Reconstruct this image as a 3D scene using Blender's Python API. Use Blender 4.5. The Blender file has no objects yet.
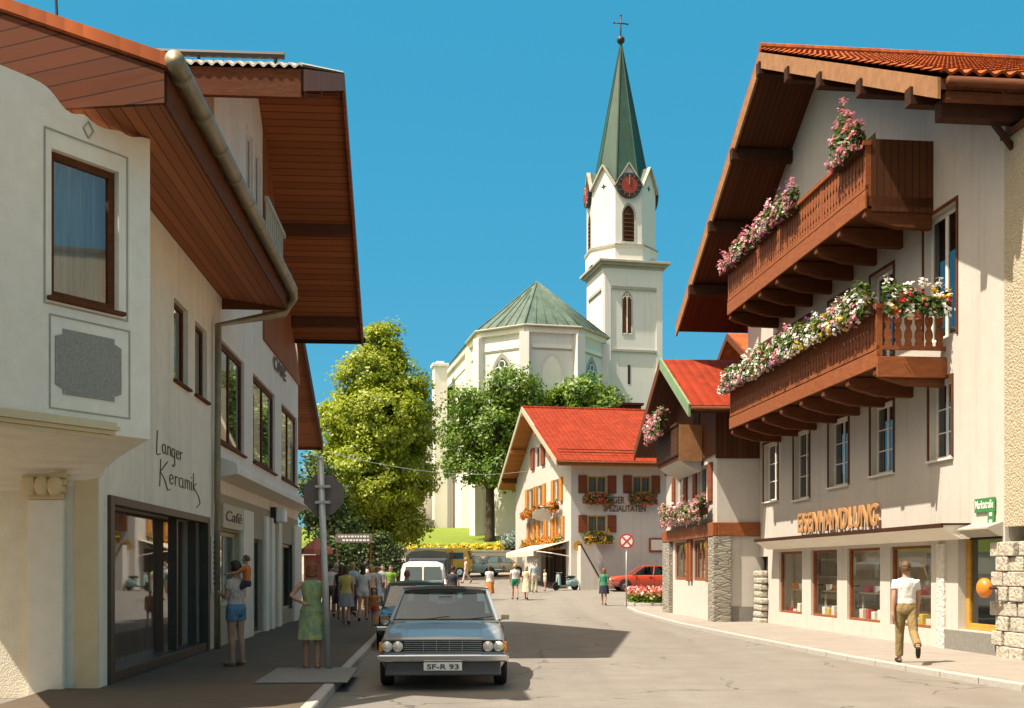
import bpy, bmesh, math, random
import numpy as np
from mathutils import Vector, Matrix, noise as mnoise

random.seed(7)
rng = np.random.default_rng(11)
R = math.radians
S = bpy.context.scene
COL = S.collection

# ------------------------------------------------------------------ camera, sky, sun, exposure
F_PX, CX, HZ, EYE = 1100.0, 512.0, 570.0, 1.65
cam_d = bpy.data.cameras.new('camera')
cam = bpy.data.objects.new('camera', cam_d); COL.objects.link(cam)
cam.location = (0, 0, EYE); cam.rotation_euler = (R(90), 0, 0)
cam_d.sensor_width = 36; cam_d.lens = 36 * F_PX / 1024
cam_d.shift_y = (HZ - 354) / 1024
cam_d.clip_start = .1; cam_d.clip_end = 6000
S.camera = cam

SUN = Vector((-.53, -.22, 1.0)).normalized()        # direction towards the sun
elev = math.asin(SUN.z)
world = bpy.data.worlds.new('World'); S.world = world
world.use_nodes = True
wn, wl = world.node_tree.nodes, world.node_tree.links
bg = wn['Background']
sky = wn.new('ShaderNodeTexSky'); sky.sky_type = 'NISHITA'; sky.sun_disc = False
sky.sun_elevation = elev
sky.sun_rotation = math.atan2(SUN.x, SUN.y)
sky.altitude = 800; sky.air_density = 1.0; sky.dust_density = .3; sky.ozone_density = 2.0
hs = wn.new('ShaderNodeHueSaturation')
hs.inputs['Hue'].default_value = .475; hs.inputs['Saturation'].default_value = 1.2; hs.inputs['Value'].default_value = .78
wl.new(sky.outputs[0], hs.inputs['Color'])
mxs = wn.new('ShaderNodeMixRGB'); mxs.inputs['Fac'].default_value = .78; mxs.inputs['Color2'].default_value = (.05, 1.85, 3.5, 1)
wl.new(hs.outputs[0], mxs.inputs['Color1']); 
# hazy glow added round the sun, high behind the left shoulder, to lift the shade
tcw = wn.new('ShaderNodeTexCoord'); dt = wn.new('ShaderNodeVectorMath'); dt.operation = 'DOT_PRODUCT'; dt.inputs[1].default_value = SUN
nrmw = wn.new('ShaderNodeVectorMath'); nrmw.operation = 'NORMALIZE'; wl.new(tcw.outputs['Generated'], nrmw.inputs[0]); wl.new(nrmw.outputs[0], dt.inputs[0])
mrw = wn.new('ShaderNodeMapRange'); mrw.interpolation_type = 'SMOOTHSTEP'; mrw.inputs['From Min'].default_value = .5; mrw.inputs['From Max'].default_value = .97; wl.new(dt.outputs['Value'], mrw.inputs['Value'])
glow = wn.new('ShaderNodeMixRGB'); glow.inputs['Color2'].default_value = (12.0, 9.9, 7.6, 1)
wl.new(mrw.outputs['Result'], glow.inputs['Fac']); wl.new(mxs.outputs[0], glow.inputs['Color1']); wl.new(glow.outputs[0], bg.inputs['Color'])
bg.inputs['Strength'].default_value = .105

sun_d = bpy.data.lights.new('sun', 'SUN'); sun_d.energy = 4.4; sun_d.angle = R(.5); sun_d.color = (1, .965, .90)
sun = bpy.data.objects.new('sun', sun_d); COL.objects.link(sun)
sun.rotation_euler = (-SUN).to_track_quat('-Z', 'Y').to_euler()
S.view_settings.view_transform = 'Standard'; S.view_settings.look = 'None'
S.view_settings.gamma = 1; S.view_settings.use_curve_mapping = False
S.view_settings.exposure = 1.0
S.view_settings.use_white_balance = True; S.view_settings.white_balance_temperature = 7500; S.view_settings.white_balance_tint = 11
S.cycles.max_bounces = 8; S.cycles.transparent_max_bounces = 12

# ------------------------------------------------------------------ materials
def srgb(r, g, b):
    f = lambda c: ((c / 255) / 12.92) if c <= 10 else (((c / 255 + .055) / 1.055) ** 2.4)
    return (f(r), f(g), f(b), 1)
def C(*c): return (c[0], c[1], c[2], 1)

def newmat(name):
    m = bpy.data.materials.new(name); m.use_nodes = True
    nt = m.node_tree
    return m, nt, nt.nodes['Principled BSDF']

def mat(name, c1, c2=None, scale=6., rough=.7, bump=0., bscale=40., stretch=(1, 1, 1), metal=0., stain=0., stain_c=None, detail=6., spec=.4, coat=0., dist=.02, streak=0.):
    m, nt, b = newmat(name)
    N, L = nt.nodes, nt.links
    tc = N.new('ShaderNodeTexCoord'); mp = N.new('ShaderNodeMapping')
    mp.inputs['Scale'].default_value = stretch
    L.new(tc.outputs['Object'], mp.inputs['Vector'])
    col = None
    if c2 is None: c2 = tuple(x * .8 for x in c1[:3]) + (1,)
    nz = N.new('ShaderNodeTexNoise'); nz.inputs['Scale'].default_value = scale; nz.inputs['Detail'].default_value = detail
    nz.inputs['Roughness'].default_value = .65
    L.new(mp.outputs[0], nz.inputs['Vector'])
    rp = N.new('ShaderNodeValToRGB'); rp.color_ramp.elements[0].position = .32; rp.color_ramp.elements[1].position = .68
    rp.color_ramp.elements[0].color = c1; rp.color_ramp.elements[1].color = c2
    L.new(nz.outputs['Fac'], rp.inputs['Fac']); col = rp.outputs[0]
    if stain > 0:
        n2 = N.new('ShaderNodeTexNoise'); n2.inputs['Scale'].default_value = .55; n2.inputs['Detail'].default_value = 8
        n2.inputs['Roughness'].default_value = .7
        mp2 = N.new('ShaderNodeMapping'); mp2.inputs['Scale'].default_value = (1.6, 1.6, .7)
        L.new(tc.outputs['Object'], mp2.inputs['Vector']); L.new(mp2.outputs[0], n2.inputs['Vector'])
        r2 = N.new('ShaderNodeValToRGB'); r2.color_ramp.elements[0].position = .45; r2.color_ramp.elements[1].position = .75
        r2.color_ramp.elements[0].color = (0, 0, 0, 1); r2.color_ramp.elements[1].color = (stain, stain, stain, 1)
        L.new(n2.outputs['Fac'], r2.inputs['Fac'])
        mx = N.new('ShaderNodeMixRGB'); mx.inputs['Color2'].default_value = stain_c or tuple(x * .55 for x in c1[:3]) + (1,)
        L.new(r2.outputs[0], mx.inputs['Fac']); L.new(col, mx.inputs['Color1']); col = mx.outputs[0]
    if streak > 0:
        n4 = N.new('ShaderNodeTexNoise'); n4.inputs['Scale'].default_value = 1.0; n4.inputs['Detail'].default_value = 5; n4.inputs['Roughness'].default_value = .6
        mp4 = N.new('ShaderNodeMapping'); mp4.inputs['Scale'].default_value = (4.5, 4.5, .22)
        L.new(tc.outputs['Object'], mp4.inputs['Vector']); L.new(mp4.outputs[0], n4.inputs['Vector'])
        r4 = N.new('ShaderNodeValToRGB'); r4.color_ramp.elements[0].position = .52; r4.color_ramp.elements[1].position = .74
        r4.color_ramp.elements[0].color = (0, 0, 0, 1); r4.color_ramp.elements[1].color = (streak, streak, streak, 1)
        L.new(n4.outputs['Fac'], r4.inputs['Fac'])
        m4 = N.new('ShaderNodeMixRGB'); m4.inputs['Color2'].default_value = tuple(x * .5 for x in c1[:3]) + (1,)
        L.new(r4.outputs[0], m4.inputs['Fac']); L.new(col, m4.inputs['Color1']); col = m4.outputs[0]
    L.new(col, b.inputs['Base Color'])
    b.inputs['Roughness'].default_value = rough; b.inputs['Metallic'].default_value = metal
    b.inputs['Specular IOR Level'].default_value = spec
    if coat: b.inputs['Coat Weight'].default_value = coat; b.inputs['Coat Roughness'].default_value = .06
    if bump > 0:
        n3 = N.new('ShaderNodeTexNoise'); n3.inputs['Scale'].default_value = bscale; n3.inputs['Detail'].default_value = 4
        L.new(mp.outputs[0], n3.inputs['Vector'])
        bp = N.new('ShaderNodeBump'); bp.inputs['Strength'].default_value = bump; bp.inputs['Distance'].default_value = dist
        L.new(n3.outputs['Fac'], bp.inputs['Height']); L.new(bp.outputs[0], b.inputs['Normal'])
    return m

def boards(name, c1, c2, axis='y', width=.14, rough=.65, gap=.25):
    """timber boards: grooves every `width` metres across `axis`"""
    m, nt, b = newmat(name)
    N, L = nt.nodes, nt.links
    tc = N.new('ShaderNodeTexCoord')
    sp = N.new('ShaderNodeSeparateXYZ'); L.new(tc.outputs['Object'], sp.inputs[0])
    dv = N.new('ShaderNodeMath'); dv.operation = 'DIVIDE'; dv.inputs[1].default_value = width
    L.new(sp.outputs['XYZ'.index(axis.upper())], dv.inputs[0])
    fr = N.new('ShaderNodeMath'); fr.operation = 'FRACT'; L.new(dv.outputs[0], fr.inputs[0])
    fl = N.new('ShaderNodeMath'); fl.operation = 'FLOOR'; L.new(dv.outputs[0], fl.inputs[0])
    wn_ = N.new('ShaderNodeTexWhiteNoise'); wn_.noise_dimensions = '1D'; L.new(fl.outputs[0], wn_.inputs['W'])
    nz = N.new('ShaderNodeTexNoise'); nz.inputs['Scale'].default_value = 3; nz.inputs['Detail'].default_value = 6
    mp = N.new('ShaderNodeMapping'); s = [1.2, 1.2, 1.2]; s['xyz'.index(axis)] = 14; mp.inputs['Scale'].default_value = s
    L.new(tc.outputs['Object'], mp.inputs[0]); L.new(mp.outputs[0], nz.inputs['Vector'])
    ad = N.new('ShaderNodeMath'); ad.operation = 'MULTIPLY_ADD'; ad.inputs[1].default_value = .6; 
    L.new(wn_.outputs['Value'], ad.inputs[0])
    ml = N.new('ShaderNodeMath'); ml.operation = 'MULTIPLY'; ml.inputs[1].default_value = .6
    L.new(nz.outputs['Fac'], ml.inputs[0]); L.new(ml.outputs[0], ad.inputs[2])
    mx = N.new('ShaderNodeMixRGB'); mx.inputs['Color1'].default_value = c1; mx.inputs['Color2'].default_value = c2
    L.new(ad.outputs[0], mx.inputs['Fac'])
    gp = N.new('ShaderNodeMath'); gp.operation = 'LESS_THAN'; gp.inputs[1].default_value = .09; L.new(fr.outputs[0], gp.inputs[0])
    m2 = N.new('ShaderNodeMixRGB'); m2.inputs['Color2'].default_value = tuple(x * gap for x in c1[:3]) + (1,)
    L.new(gp.outputs[0], m2.inputs['Fac']); L.new(mx.outputs[0], m2.inputs['Color1'])
    L.new(m2.outputs[0], b.inputs['Base Color']); b.inputs['Roughness'].default_value = rough
    b.inputs['Specular IOR Level'].default_value = .12
    inv = N.new('ShaderNodeMath'); inv.operation = 'SUBTRACT'; inv.inputs[0].default_value = 1; L.new(gp.outputs[0], inv.inputs[1])
    bp = N.new('ShaderNodeBump'); bp.inputs['Strength'].default_value = .7; bp.inputs['Distance'].default_value = .012
    L.new(inv.outputs[0], bp.inputs['Height']); L.new(bp.outputs[0], b.inputs['Normal'])
    return m

def tiles(name, c1, c2, ax_row='y', ax_col='x', row=.34, col=.24, bump=.8, dark=.5):
    """roof tiles: rows step down the slope, each tile its own tint, weathered patches"""
    m, nt, b = newmat(name)
    N, L = nt.nodes, nt.links
    tc = N.new('ShaderNodeTexCoord'); sp = N.new('ShaderNodeSeparateXYZ'); L.new(tc.outputs['Object'], sp.inputs[0])
    def cell(ax, w):
        d = N.new('ShaderNodeMath'); d.operation = 'DIVIDE'; d.inputs[1].default_value = w; L.new(sp.outputs['xyz'.index(ax)], d.inputs[0])
        f = N.new('ShaderNodeMath'); f.operation = 'FRACT'; L.new(d.outputs[0], f.inputs[0])
        g = N.new('ShaderNodeMath'); g.operation = 'FLOOR'; L.new(d.outputs[0], g.inputs[0])
        return f.outputs[0], g.outputs[0]
    fr, gr = cell(ax_row, row); fc, gc = cell(ax_col, col)
    cb = N.new('ShaderNodeCombineXYZ'); L.new(gr, cb.inputs[0]); L.new(gc, cb.inputs[1])
    w = N.new('ShaderNodeTexWhiteNoise'); w.noise_dimensions = '2D'; L.new(cb.outputs[0], w.inputs['Vector'])
    mx = N.new('ShaderNodeMixRGB'); mx.inputs['Color1'].default_value = c1; mx.inputs['Color2'].default_value = c2
    L.new(w.outputs['Value'], mx.inputs['Fac'])
    nz = N.new('ShaderNodeTexNoise'); nz.inputs['Scale'].default_value = .9; nz.inputs['Detail'].default_value = 8
    L.new(tc.outputs['Object'], nz.inputs['Vector'])
    rp = N.new('ShaderNodeValToRGB'); rp.color_ramp.elements[0].position = .42; rp.color_ramp.elements[1].position = .72
    rp.color_ramp.elements[0].color = (0, 0, 0, 1); rp.color_ramp.elements[1].color = (.55, .55, .55, 1)
    L.new(nz.outputs['Fac'], rp.inputs['Fac'])
    m3 = N.new('ShaderNodeMixRGB'); m3.inputs['Color2'].default_value = tuple(x * dark for x in c1[:3]) + (1,)
    L.new(rp.outputs[0], m3.inputs['Fac']); L.new(mx.outputs[0], m3.inputs['Color1'])
    L.new(m3.outputs[0], b.inputs['Base Color']); b.inputs['Roughness'].default_value = .8; b.inputs['Specular IOR Level'].default_value = .12
    s = N.new('ShaderNodeMath'); s.operation = 'MULTIPLY'; s.inputs[1].default_value = math.pi; L.new(fc, s.inputs[0])
    sn = N.new('ShaderNodeMath'); sn.operation = 'SINE'; L.new(s.outputs[0], sn.inputs[0])
    hh = N.new('ShaderNodeMath'); hh.operation = 'SUBTRACT'; L.new(sn.outputs[0], hh.inputs[0]); L.new(fr, hh.inputs[1])
    bp = N.new('ShaderNodeBump'); bp.inputs['Strength'].default_value = bump; bp.inputs['Distance'].default_value = .03
    L.new(hh.outputs[0], bp.inputs['Height']); L.new(bp.outputs[0], b.inputs['Normal'])
    return m

def stonework(name, c1, c2, scale=3., bump=1., mortar=None, stretch=(1, 1, 1.6)):
    m, nt, b = newmat(name)
    N, L = nt.nodes, nt.links
    tc = N.new('ShaderNodeTexCoord'); mp = N.new('ShaderNodeMapping'); mp.inputs['Scale'].default_value = stretch
    L.new(tc.outputs['Object'], mp.inputs[0])
    v = N.new('ShaderNodeTexVoronoi'); v.inputs['Scale'].default_value = scale; v.feature = 'F1'; L.new(mp.outputs[0], v.inputs['Vector'])
    e = N.new('ShaderNodeTexVoronoi'); e.inputs['Scale'].default_value = scale; e.feature = 'DISTANCE_TO_EDGE'; L.new(mp.outputs[0], e.inputs['Vector'])
    sp = N.new('ShaderNodeSeparateXYZ'); L.new(v.outputs['Color'], sp.inputs[0])
    mx = N.new('ShaderNodeMixRGB'); mx.inputs['Color1'].default_value = c1; mx.inputs['Color2'].default_value = c2
    L.new(sp.outputs[0], mx.inputs['Fac'])
    lt = N.new('ShaderNodeMath'); lt.operation = 'LESS_THAN'; lt.inputs[1].default_value = .05; L.new(e.outputs['Distance'], lt.inputs[0])
    m2 = N.new('ShaderNodeMixRGB'); m2.inputs['Color2'].default_value = mortar or tuple(x * .45 for x in c1[:3]) + (1,)
    L.new(lt.outputs[0], m2.inputs['Fac']); L.new(mx.outputs[0], m2.inputs['Color1']); L.new(m2.outputs[0], b.inputs['Base Color'])
    b.inputs['Roughness'].default_value = .9
    mn = N.new('ShaderNodeMath'); mn.operation = 'MINIMUM'; mn.inputs[1].default_value = .15; L.new(e.outputs['Distance'], mn.inputs[0])
    nz = N.new('ShaderNodeTexNoise'); nz.inputs['Scale'].default_value = 18; L.new(tc.outputs['Object'], nz.inputs['Vector'])
    ma = N.new('ShaderNodeMath'); ma.operation = 'MULTIPLY_ADD'; ma.inputs[1].default_value = .12; L.new(nz.outputs['Fac'], ma.inputs[0]); L.new(mn.outputs[0], ma.inputs[2])
    bp = N.new('ShaderNodeBump'); bp.inputs['Strength'].default_value = bump; bp.inputs['Distance'].default_value = .15
    L.new(ma.outputs[0], bp.inputs['Height']); L.new(bp.outputs[0], b.inputs['Normal'])
    return m

def glass(name, tint=(.75, .85, .85), refl=.25, rough=.02):
    m, nt, b = newmat(name); N, L = nt.nodes, nt.links
    N.remove(b)
    o = N['Material Output']
    t = N.new('ShaderNodeBsdfTransparent'); t.inputs[0].default_value = tint + (1,)
    g = N.new('ShaderNodeBsdfGlossy'); g.inputs['Roughness'].default_value = rough; g.inputs['Color'].default_value = (.9, .95, 1, 1)
    f = N.new('ShaderNodeLayerWeight'); f.inputs['Blend'].default_value = .5
    pw = N.new('ShaderNodeMath'); pw.operation = 'POWER'; pw.inputs[1].default_value = 4.5; L.new(f.outputs['Facing'], pw.inputs[0])
    a = N.new('ShaderNodeMath'); a.operation = 'MULTIPLY_ADD'; a.inputs[1].default_value = .9; a.inputs[2].default_value = refl; a.use_clamp = True
    L.new(pw.outputs[0], a.inputs[0])
    mx = N.new('ShaderNodeMixShader'); L.new(a.outputs[0], mx.inputs[0]); L.new(t.outputs[0], mx.inputs[1]); L.new(g.outputs[0], mx.inputs[2])
    L.new(mx.outputs[0], o.inputs['Surface'])
    return m

def leafmat(name, c1, c2, c3, trans=.35, scale=.8):
    m, nt, b = newmat(name); N, L = nt.nodes, nt.links
    N.remove(b); o = N['Material Output']
    geo = N.new('ShaderNodeNewGeometry')
    tc = N.new('ShaderNodeTexCoord')
    nz = N.new('ShaderNodeTexNoise'); nz.inputs['Scale'].default_value = scale; nz.inputs['Detail'].default_value = 3; L.new(tc.outputs['Object'], nz.inputs['Vector'])
    ad = N.new('ShaderNodeMath'); ad.operation = 'MULTIPLY_ADD'; ad.inputs[1].default_value = .45
    L.new(geo.outputs['Random Per Island'], ad.inputs[0])
    ml = N.new('ShaderNodeMath'); ml.operation = 'MULTIPLY'; ml.inputs[1].default_value = .62; L.new(nz.outputs['Fac'], ml.inputs[0]); L.new(ml.outputs[0], ad.inputs[2])
    rp = N.new('ShaderNodeValToRGB'); e = rp.color_ramp.elements; e[0].position = .2; e[0].color = c1; e[1].position = .85; e[1].color = c3
    k = e.new(.5); k.color = c2
    L.new(ad.outputs[0], rp.inputs['Fac'])
    d = N.new('ShaderNodeBsdfDiffuse'); t = N.new('ShaderNodeBsdfTranslucent'); g = N.new('ShaderNodeBsdfGlossy'); g.inputs['Roughness'].default_value = .5
    L.new(rp.outputs[0], d.inputs[0]); L.new(rp.outputs[0], t.inputs[0])
    mx = N.new('ShaderNodeMixShader'); mx.inputs[0].default_value = trans; L.new(d.outputs[0], mx.inputs[1]); L.new(t.outputs[0], mx.inputs[2])
    m2 = N.new('ShaderNodeMixShader'); m2.inputs[0].default_value = .04; L.new(mx.outputs[0], m2.inputs[1]); L.new(g.outputs[0], m2.inputs[2])
    L.new(m2.outputs[0], o.inputs['Surface'])
    return m

M = {}
M['white'] = mat('white_stucco', C(.545, .512, .465), C(.50, .47, .425), 3, .9, .5, 55, streak=.3, stain=.18, stain_c=C(.55, .5, .42))
M['cream'] = mat('cream_stucco', C(.88, .80, .66), C(.80, .72, .58), 4, .92, .7, 45, streak=.3, stain=.3, stain_c=C(.5, .40, .27))
M['pink'] = mat('rose_grey_stucco', C(.85, .76, .67), C(.77, .69, .60), 4, .92, .7, 45, streak=.3, stain=.25, stain_c=C(.4, .36, .3))
M['trim'] = mat('pale_plaster', C(.88, .82, .72), C(.81, .75, .64), 5, .9, .4, 60, stain=.2)
M['ochre'] = mat('ochre_plaster', C(.72, .58, .36), C(.64, .52, .33), 4, .9, .4, 50)
M['rough'] = mat('pebbledash', C(.56, .48, .34), C(.40, .35, .25), 22, .95, 1., 26, dist=.06, stain=.25)
M['roughwhite'] = mat('rough_white_render', C(.74, .70, .62), C(.62, .58, .5), 14, .95, 1., 16, dist=.08)
M['greyplaster'] = mat('grey_plaster', C(.36, .34, .31), C(.26, .25, .22), 30, .95, .9, 40)
M['church'] = mat('church_limewash', C(.73, .70, .645), C(.69, .66, .61), .7, .9, .25, 20, streak=.22, stain=.12, stain_c=C(.6, .56, .48))
M['churchtrim'] = mat('church_stone_trim', C(.42, .40, .33), C(.33, .31, .26), 2, .9)
M['plinth'] = mat('grey_plinth_stone', C(.24, .23, .20), C(.17, .16, .15), 18, .8, .3, 50)
M['asphalt'] = mat('road_asphalt', C(.215, .197, .175), C(.172, .154, .135), 1.2, .9, .35, 60, stain=.35, stain_c=C(.13, .12, .11))
def cracked(m, scale=.55, dark=.45):
    nt = m.node_tree; N, L = nt.nodes, nt.links; b = N['Principled BSDF']
    tc = N.new('ShaderNodeTexCoord'); nz = N.new('ShaderNodeTexNoise'); nz.inputs['Scale'].default_value = 1.6; nz.inputs['Detail'].default_value = 6
    L.new(tc.outputs['Object'], nz.inputs['Vector'])
    mx = N.new('ShaderNodeMixRGB'); mx.inputs['Fac'].default_value = .38; L.new(tc.outputs['Object'], mx.inputs['Color1']); L.new(nz.outputs['Color'], mx.inputs['Color2'])
    v = N.new('ShaderNodeTexVoronoi'); v.feature = 'DISTANCE_TO_EDGE'; v.inputs['Scale'].default_value = scale; L.new(mx.outputs[0], v.inputs['Vector'])
    lt = N.new('ShaderNodeMath'); lt.operation = 'LESS_THAN'; lt.inputs[1].default_value = .006; L.new(v.outputs['Distance'], lt.inputs[0])
    n2 = N.new('ShaderNodeTexNoise'); n2.inputs['Scale'].default_value = .35; L.new(tc.outputs['Object'], n2.inputs['Vector'])
    gt = N.new('ShaderNodeMath'); gt.operation = 'GREATER_THAN'; gt.inputs[1].default_value = .5; L.new(n2.outputs['Fac'], gt.inputs[0])
    ml = N.new('ShaderNodeMath'); ml.operation = 'MULTIPLY'; L.new(lt.outputs[0], ml.inputs[0]); L.new(gt.outputs[0], ml.inputs[1])
    m2 = N.new('ShaderNodeMath'); m2.operation = 'MULTIPLY'; m2.inputs[1].default_value = .7; L.new(ml.outputs[0], m2.inputs[0])
    # worn tyre tracks running along the street
    mp = N.new('ShaderNodeMapping'); mp.inputs['Scale'].default_value = (.9, .035, 1); mp.inputs['Rotation'].default_value = (0, 0, .06); L.new(tc.outputs['Object'], mp.inputs[0])
    n3 = N.new('ShaderNodeTexNoise'); n3.inputs['Scale'].default_value = 1; n3.inputs['Detail'].default_value = 4; L.new(mp.outputs[0], n3.inputs['Vector'])
    r3 = N.new('ShaderNodeValToRGB'); r3.color_ramp.elements[0].position = .42; r3.color_ramp.elements[1].position = .66; r3.color_ramp.elements[1].color = (.45, .45, .45, 1); L.new(n3.outputs['Fac'], r3.inputs['Fac'])
    n5 = N.new('ShaderNodeTexNoise'); n5.inputs['Scale'].default_value = 90; n5.inputs['Detail'].default_value = 2; L.new(tc.outputs['Object'], n5.inputs['Vector'])
    src = b.inputs['Base Color'].links[0].from_socket
    c0 = N.new('ShaderNodeMixRGB'); c0.blend_type = 'OVERLAY'; c0.inputs['Fac'].default_value = .55; L.new(src, c0.inputs['Color1']); L.new(n5.outputs['Fac'], c0.inputs['Color2'])
    c1 = N.new('ShaderNodeMixRGB'); c1.inputs['Color2'].default_value = (.14, .125, .11, 1); L.new(r3.outputs[0], c1.inputs['Fac']); L.new(c0.outputs[0], c1.inputs['Color1'])
    c2 = N.new('ShaderNodeMixRGB'); c2.inputs['Color2'].default_value = (.05, .045, .04, 1); L.new(m2.outputs[0], c2.inputs['Fac']); L.new(c1.outputs[0], c2.inputs['Color1'])
    L.new(c2.outputs[0], b.inputs['Base Color'])
cracked(M['asphalt'])
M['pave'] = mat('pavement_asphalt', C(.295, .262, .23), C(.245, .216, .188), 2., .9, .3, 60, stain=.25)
M['pave_l'] = mat('shaded_brown_paving', C(.12, .086, .058), C(.09, .065, .045), 3., .9, .3, 60, stain=.4)  # shade on the left pavement is put into this darker colour
M['kerb'] = mat('kerb_granite', C(.42, .40, .36), C(.32, .30, .28), 25, .8, .3, 60)
M['ground'] = mat('meadow_ground', C(.07, .10, .025), C(.11, .13, .04), .8, .95)
M['lawn'] = mat('lawn_grass', C(.16, .22, .02), C(.11, .16, .015), 2.5, .95, .6, 30)
M['soil'] = mat('dark_soil', C(.06, .045, .03), None, 10, .95, .5, 30)
M['soffit_y'] = boards('brown_soffit_boards_across', C(.40, .13, .052), C(.24, .075, .032), 'y', .16)
M['soffit_x'] = boards('brown_soffit_boards_along', C(.44, .15, .062), C(.27, .09, .04), 'x', .17)
M['dark_x'] = boards('dark_cladding_x', C(.12, .045, .02), C(.07, .027, .013), 'x', .15)
M['dark_y'] = boards('dark_cladding_y', C(.14, .05, .02), C(.085, .03, .013), 'y', .15)
M['dark_z'] = boards('dark_cladding_z', C(.085, .035, .018), C(.045, .02, .011), 'z', .14)
M['soffit_z'] = boards('brown_gable_boards', C(.115, .03, .011), C(.075, .02, .008), 'z', .2)
M['orange_y'] = boards('orange_soffit_boards', C(.46, .19, .05), C(.34, .13, .035), 'y', .22)
M['wood'] = mat('brown_timber', C(.15, .05, .02), C(.09, .03, .013), 4, .7, .3, 30, stretch=(1, 1, 5), spec=.12)
M['wood_red'] = mat('reddish_timber', C(.30, .094, .034), C(.19, .058, .022), 5, .65, .3, 30, stretch=(1, 1, 4), spec=.18)
M['wood_pale'] = mat('weathered_orange_timber', C(.36, .17, .07), C(.24, .11, .045), 5, .65, .3, 30)
M['wood_dark'] = mat('dark_timber', C(.06, .024, .012), C(.04, .016, .009), 5, .7, .2, 30, spec=.12)
M['bronze'] = mat('bronze_shopfront', C(.10, .07, .045), C(.07, .05, .035), 5, .45, metal=.3)
M['yellowwood'] = mat('varnished_yellow_wood', C(.55, .30, .05), C(.42, .22, .035), 4, .4, stretch=(1, 1, 4))
M['tile_o'] = tiles('orange_clay_tiles', C(.39, .095, .026), C(.25, .062, .02), 'y', 'x', .34, .25, .4)
M['tile_r'] = tiles('red_roof_tiles', C(.28, .034, .012), C(.19, .023, .009), 'y', 'x', .36, .3, .7, .75)
M['tile_dark'] = tiles('dark_brown_tiles', C(.14, .06, .035), C(.10, .045, .03), 'y', 'x')
M['verdigris'] = mat('verdigris_copper', C(.095, .150, .115), C(.035, .06, .045), 1.1, .7, .2, 8, stretch=(1, 1, .4), stain=.8, stain_c=C(.06, .11, .085))
M['spire'] = mat('dark_green_copper', C(.012, .062, .036), C(.008, .036, .022), .8, .55, .2, 6, stretch=(1, 1, .3), stain=.2, stain_c=C(.10, .2, .14))
M['greenverge'] = mat('green_copper_flashing', C(.20, .30, .16), C(.14, .22, .12), 4, .6)
M['zinc'] = mat('weathered_zinc', C(.30, .25, .16), C(.20, .16, .10), 3, .45, metal=.35, stretch=(1, 1, 1))
M['steel'] = mat('grey_galvanised_steel', C(.55, .54, .52), C(.45, .44, .43), 9, .45, metal=.4)
M['iron'] = mat('black_iron', C(.02, .02, .02), C(.035, .03, .03), 9, .5)
M['fibre'] = mat('pale_fibre_cement', C(.62, .58, .5), C(.45, .42, .36), 5, .8)
M['chrome'] = mat('chrome', C(.78, .78, .78), C(.72, .72, .72), 5, .12, metal=1.)
M['gold'] = mat('brass_gilding', C(.60, .31, .13), C(.50, .25, .105), 5, .45, metal=.25)
M['clockred'] = mat('red_clock_face', C(.30, .04, .02), C(.24, .032, .018), 6, .5)
M['black'] = mat('black_paint', C(.012, .012, .013), C(.02, .02, .02), 5, .4)
M['rubber'] = mat('tyre_rubber', C(.015, .015, .015), C(.025, .024, .022), 12, .85)
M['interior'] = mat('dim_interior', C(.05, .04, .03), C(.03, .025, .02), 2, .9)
M['room'] = mat('beige_shop_room', C(.72, .62, .48), C(.62, .53, .4), 1, .9)
M['curtain'] = mat('pale_curtain', C(.55, .52, .47), C(.32, .30, .28), 3, .9, stretch=(6, 6, .2))
M['browncurtain'] = mat('brown_curtain', C(.14, .075, .045), C(.08, .04, .026), 3, .9, stretch=(8, 8, .15))
M['glass'] = glass('window_glass', (.62, .68, .68), .13)
M['shopglass'] = glass('shop_glass', (.9, .93, .9), .05)
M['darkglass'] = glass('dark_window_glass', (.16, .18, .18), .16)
M['carglass'] = glass('car_window_glass', (.35, .5, .52), .12)
M['winwhite'] = mat('white_window_paint', C(.74, .70, .62), C(.64, .6, .53), 9, .5)
M['winbeige'] = mat('beige_window_paint', C(.5, .43, .30), C(.42, .36, .26), 9, .5)
M['shutter'] = boards('red_brown_shutter', C(.24, .07, .03), C(.18, .05, .024), 'z', .07)
M['shutter_o'] = boards('orange_shutter', C(.60, .25, .05), C(.48, .19, .04), 'z', .07)
M['stone'] = stonework('rough_fieldstone', C(.42, .39, .33), C(.26, .24, .2), 2.6, .6)
M['slatestone'] = stonework('layered_stone', C(.36, .33, .27), C(.22, .20, .17), 2.2, .9, stretch=(1.2, 1.2, 4.5))
M['rock'] = mat('pale_rock', C(.52, .48, .40), C(.34, .31, .26), 6, .95, 1., 14, dist=.05)
M['redcloth'] = mat('red_canvas', C(.85, .24, .16), C(.78, .2, .13), 4, .85)
M['awning'] = mat('cream_awning_canvas', C(.66, .60, .47), C(.58, .52, .41), 4, .85)
M['tarp'] = mat('dark_green_tarpaulin', C(.06, .065, .055), C(.04, .045, .04), 3, .7, .3, 4)
M['signgreen'] = mat('green_enamel', C(.05, .22, .07), C(.04, .19, .06), 6, .4)
M['signwhite'] = mat('white_enamel', C(.78, .78, .74), C(.72, .72, .68), 6, .4)
M['signred'] = mat('red_enamel', C(.55, .05, .05), C(.5, .045, .045), 6, .45)
M['signback'] = mat('brown_grey_sign_back', C(.17, .135, .12), C(.13, .105, .095), 6, .55)
M['lettersdark'] = mat('dark_brown_lettering', C(.13, .08, .05), C(.10, .06, .04), 6, .6)
M['orangeball'] = mat('orange_enamel', C(.75, .22, .03), C(.68, .19, .03), 6, .35)
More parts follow.
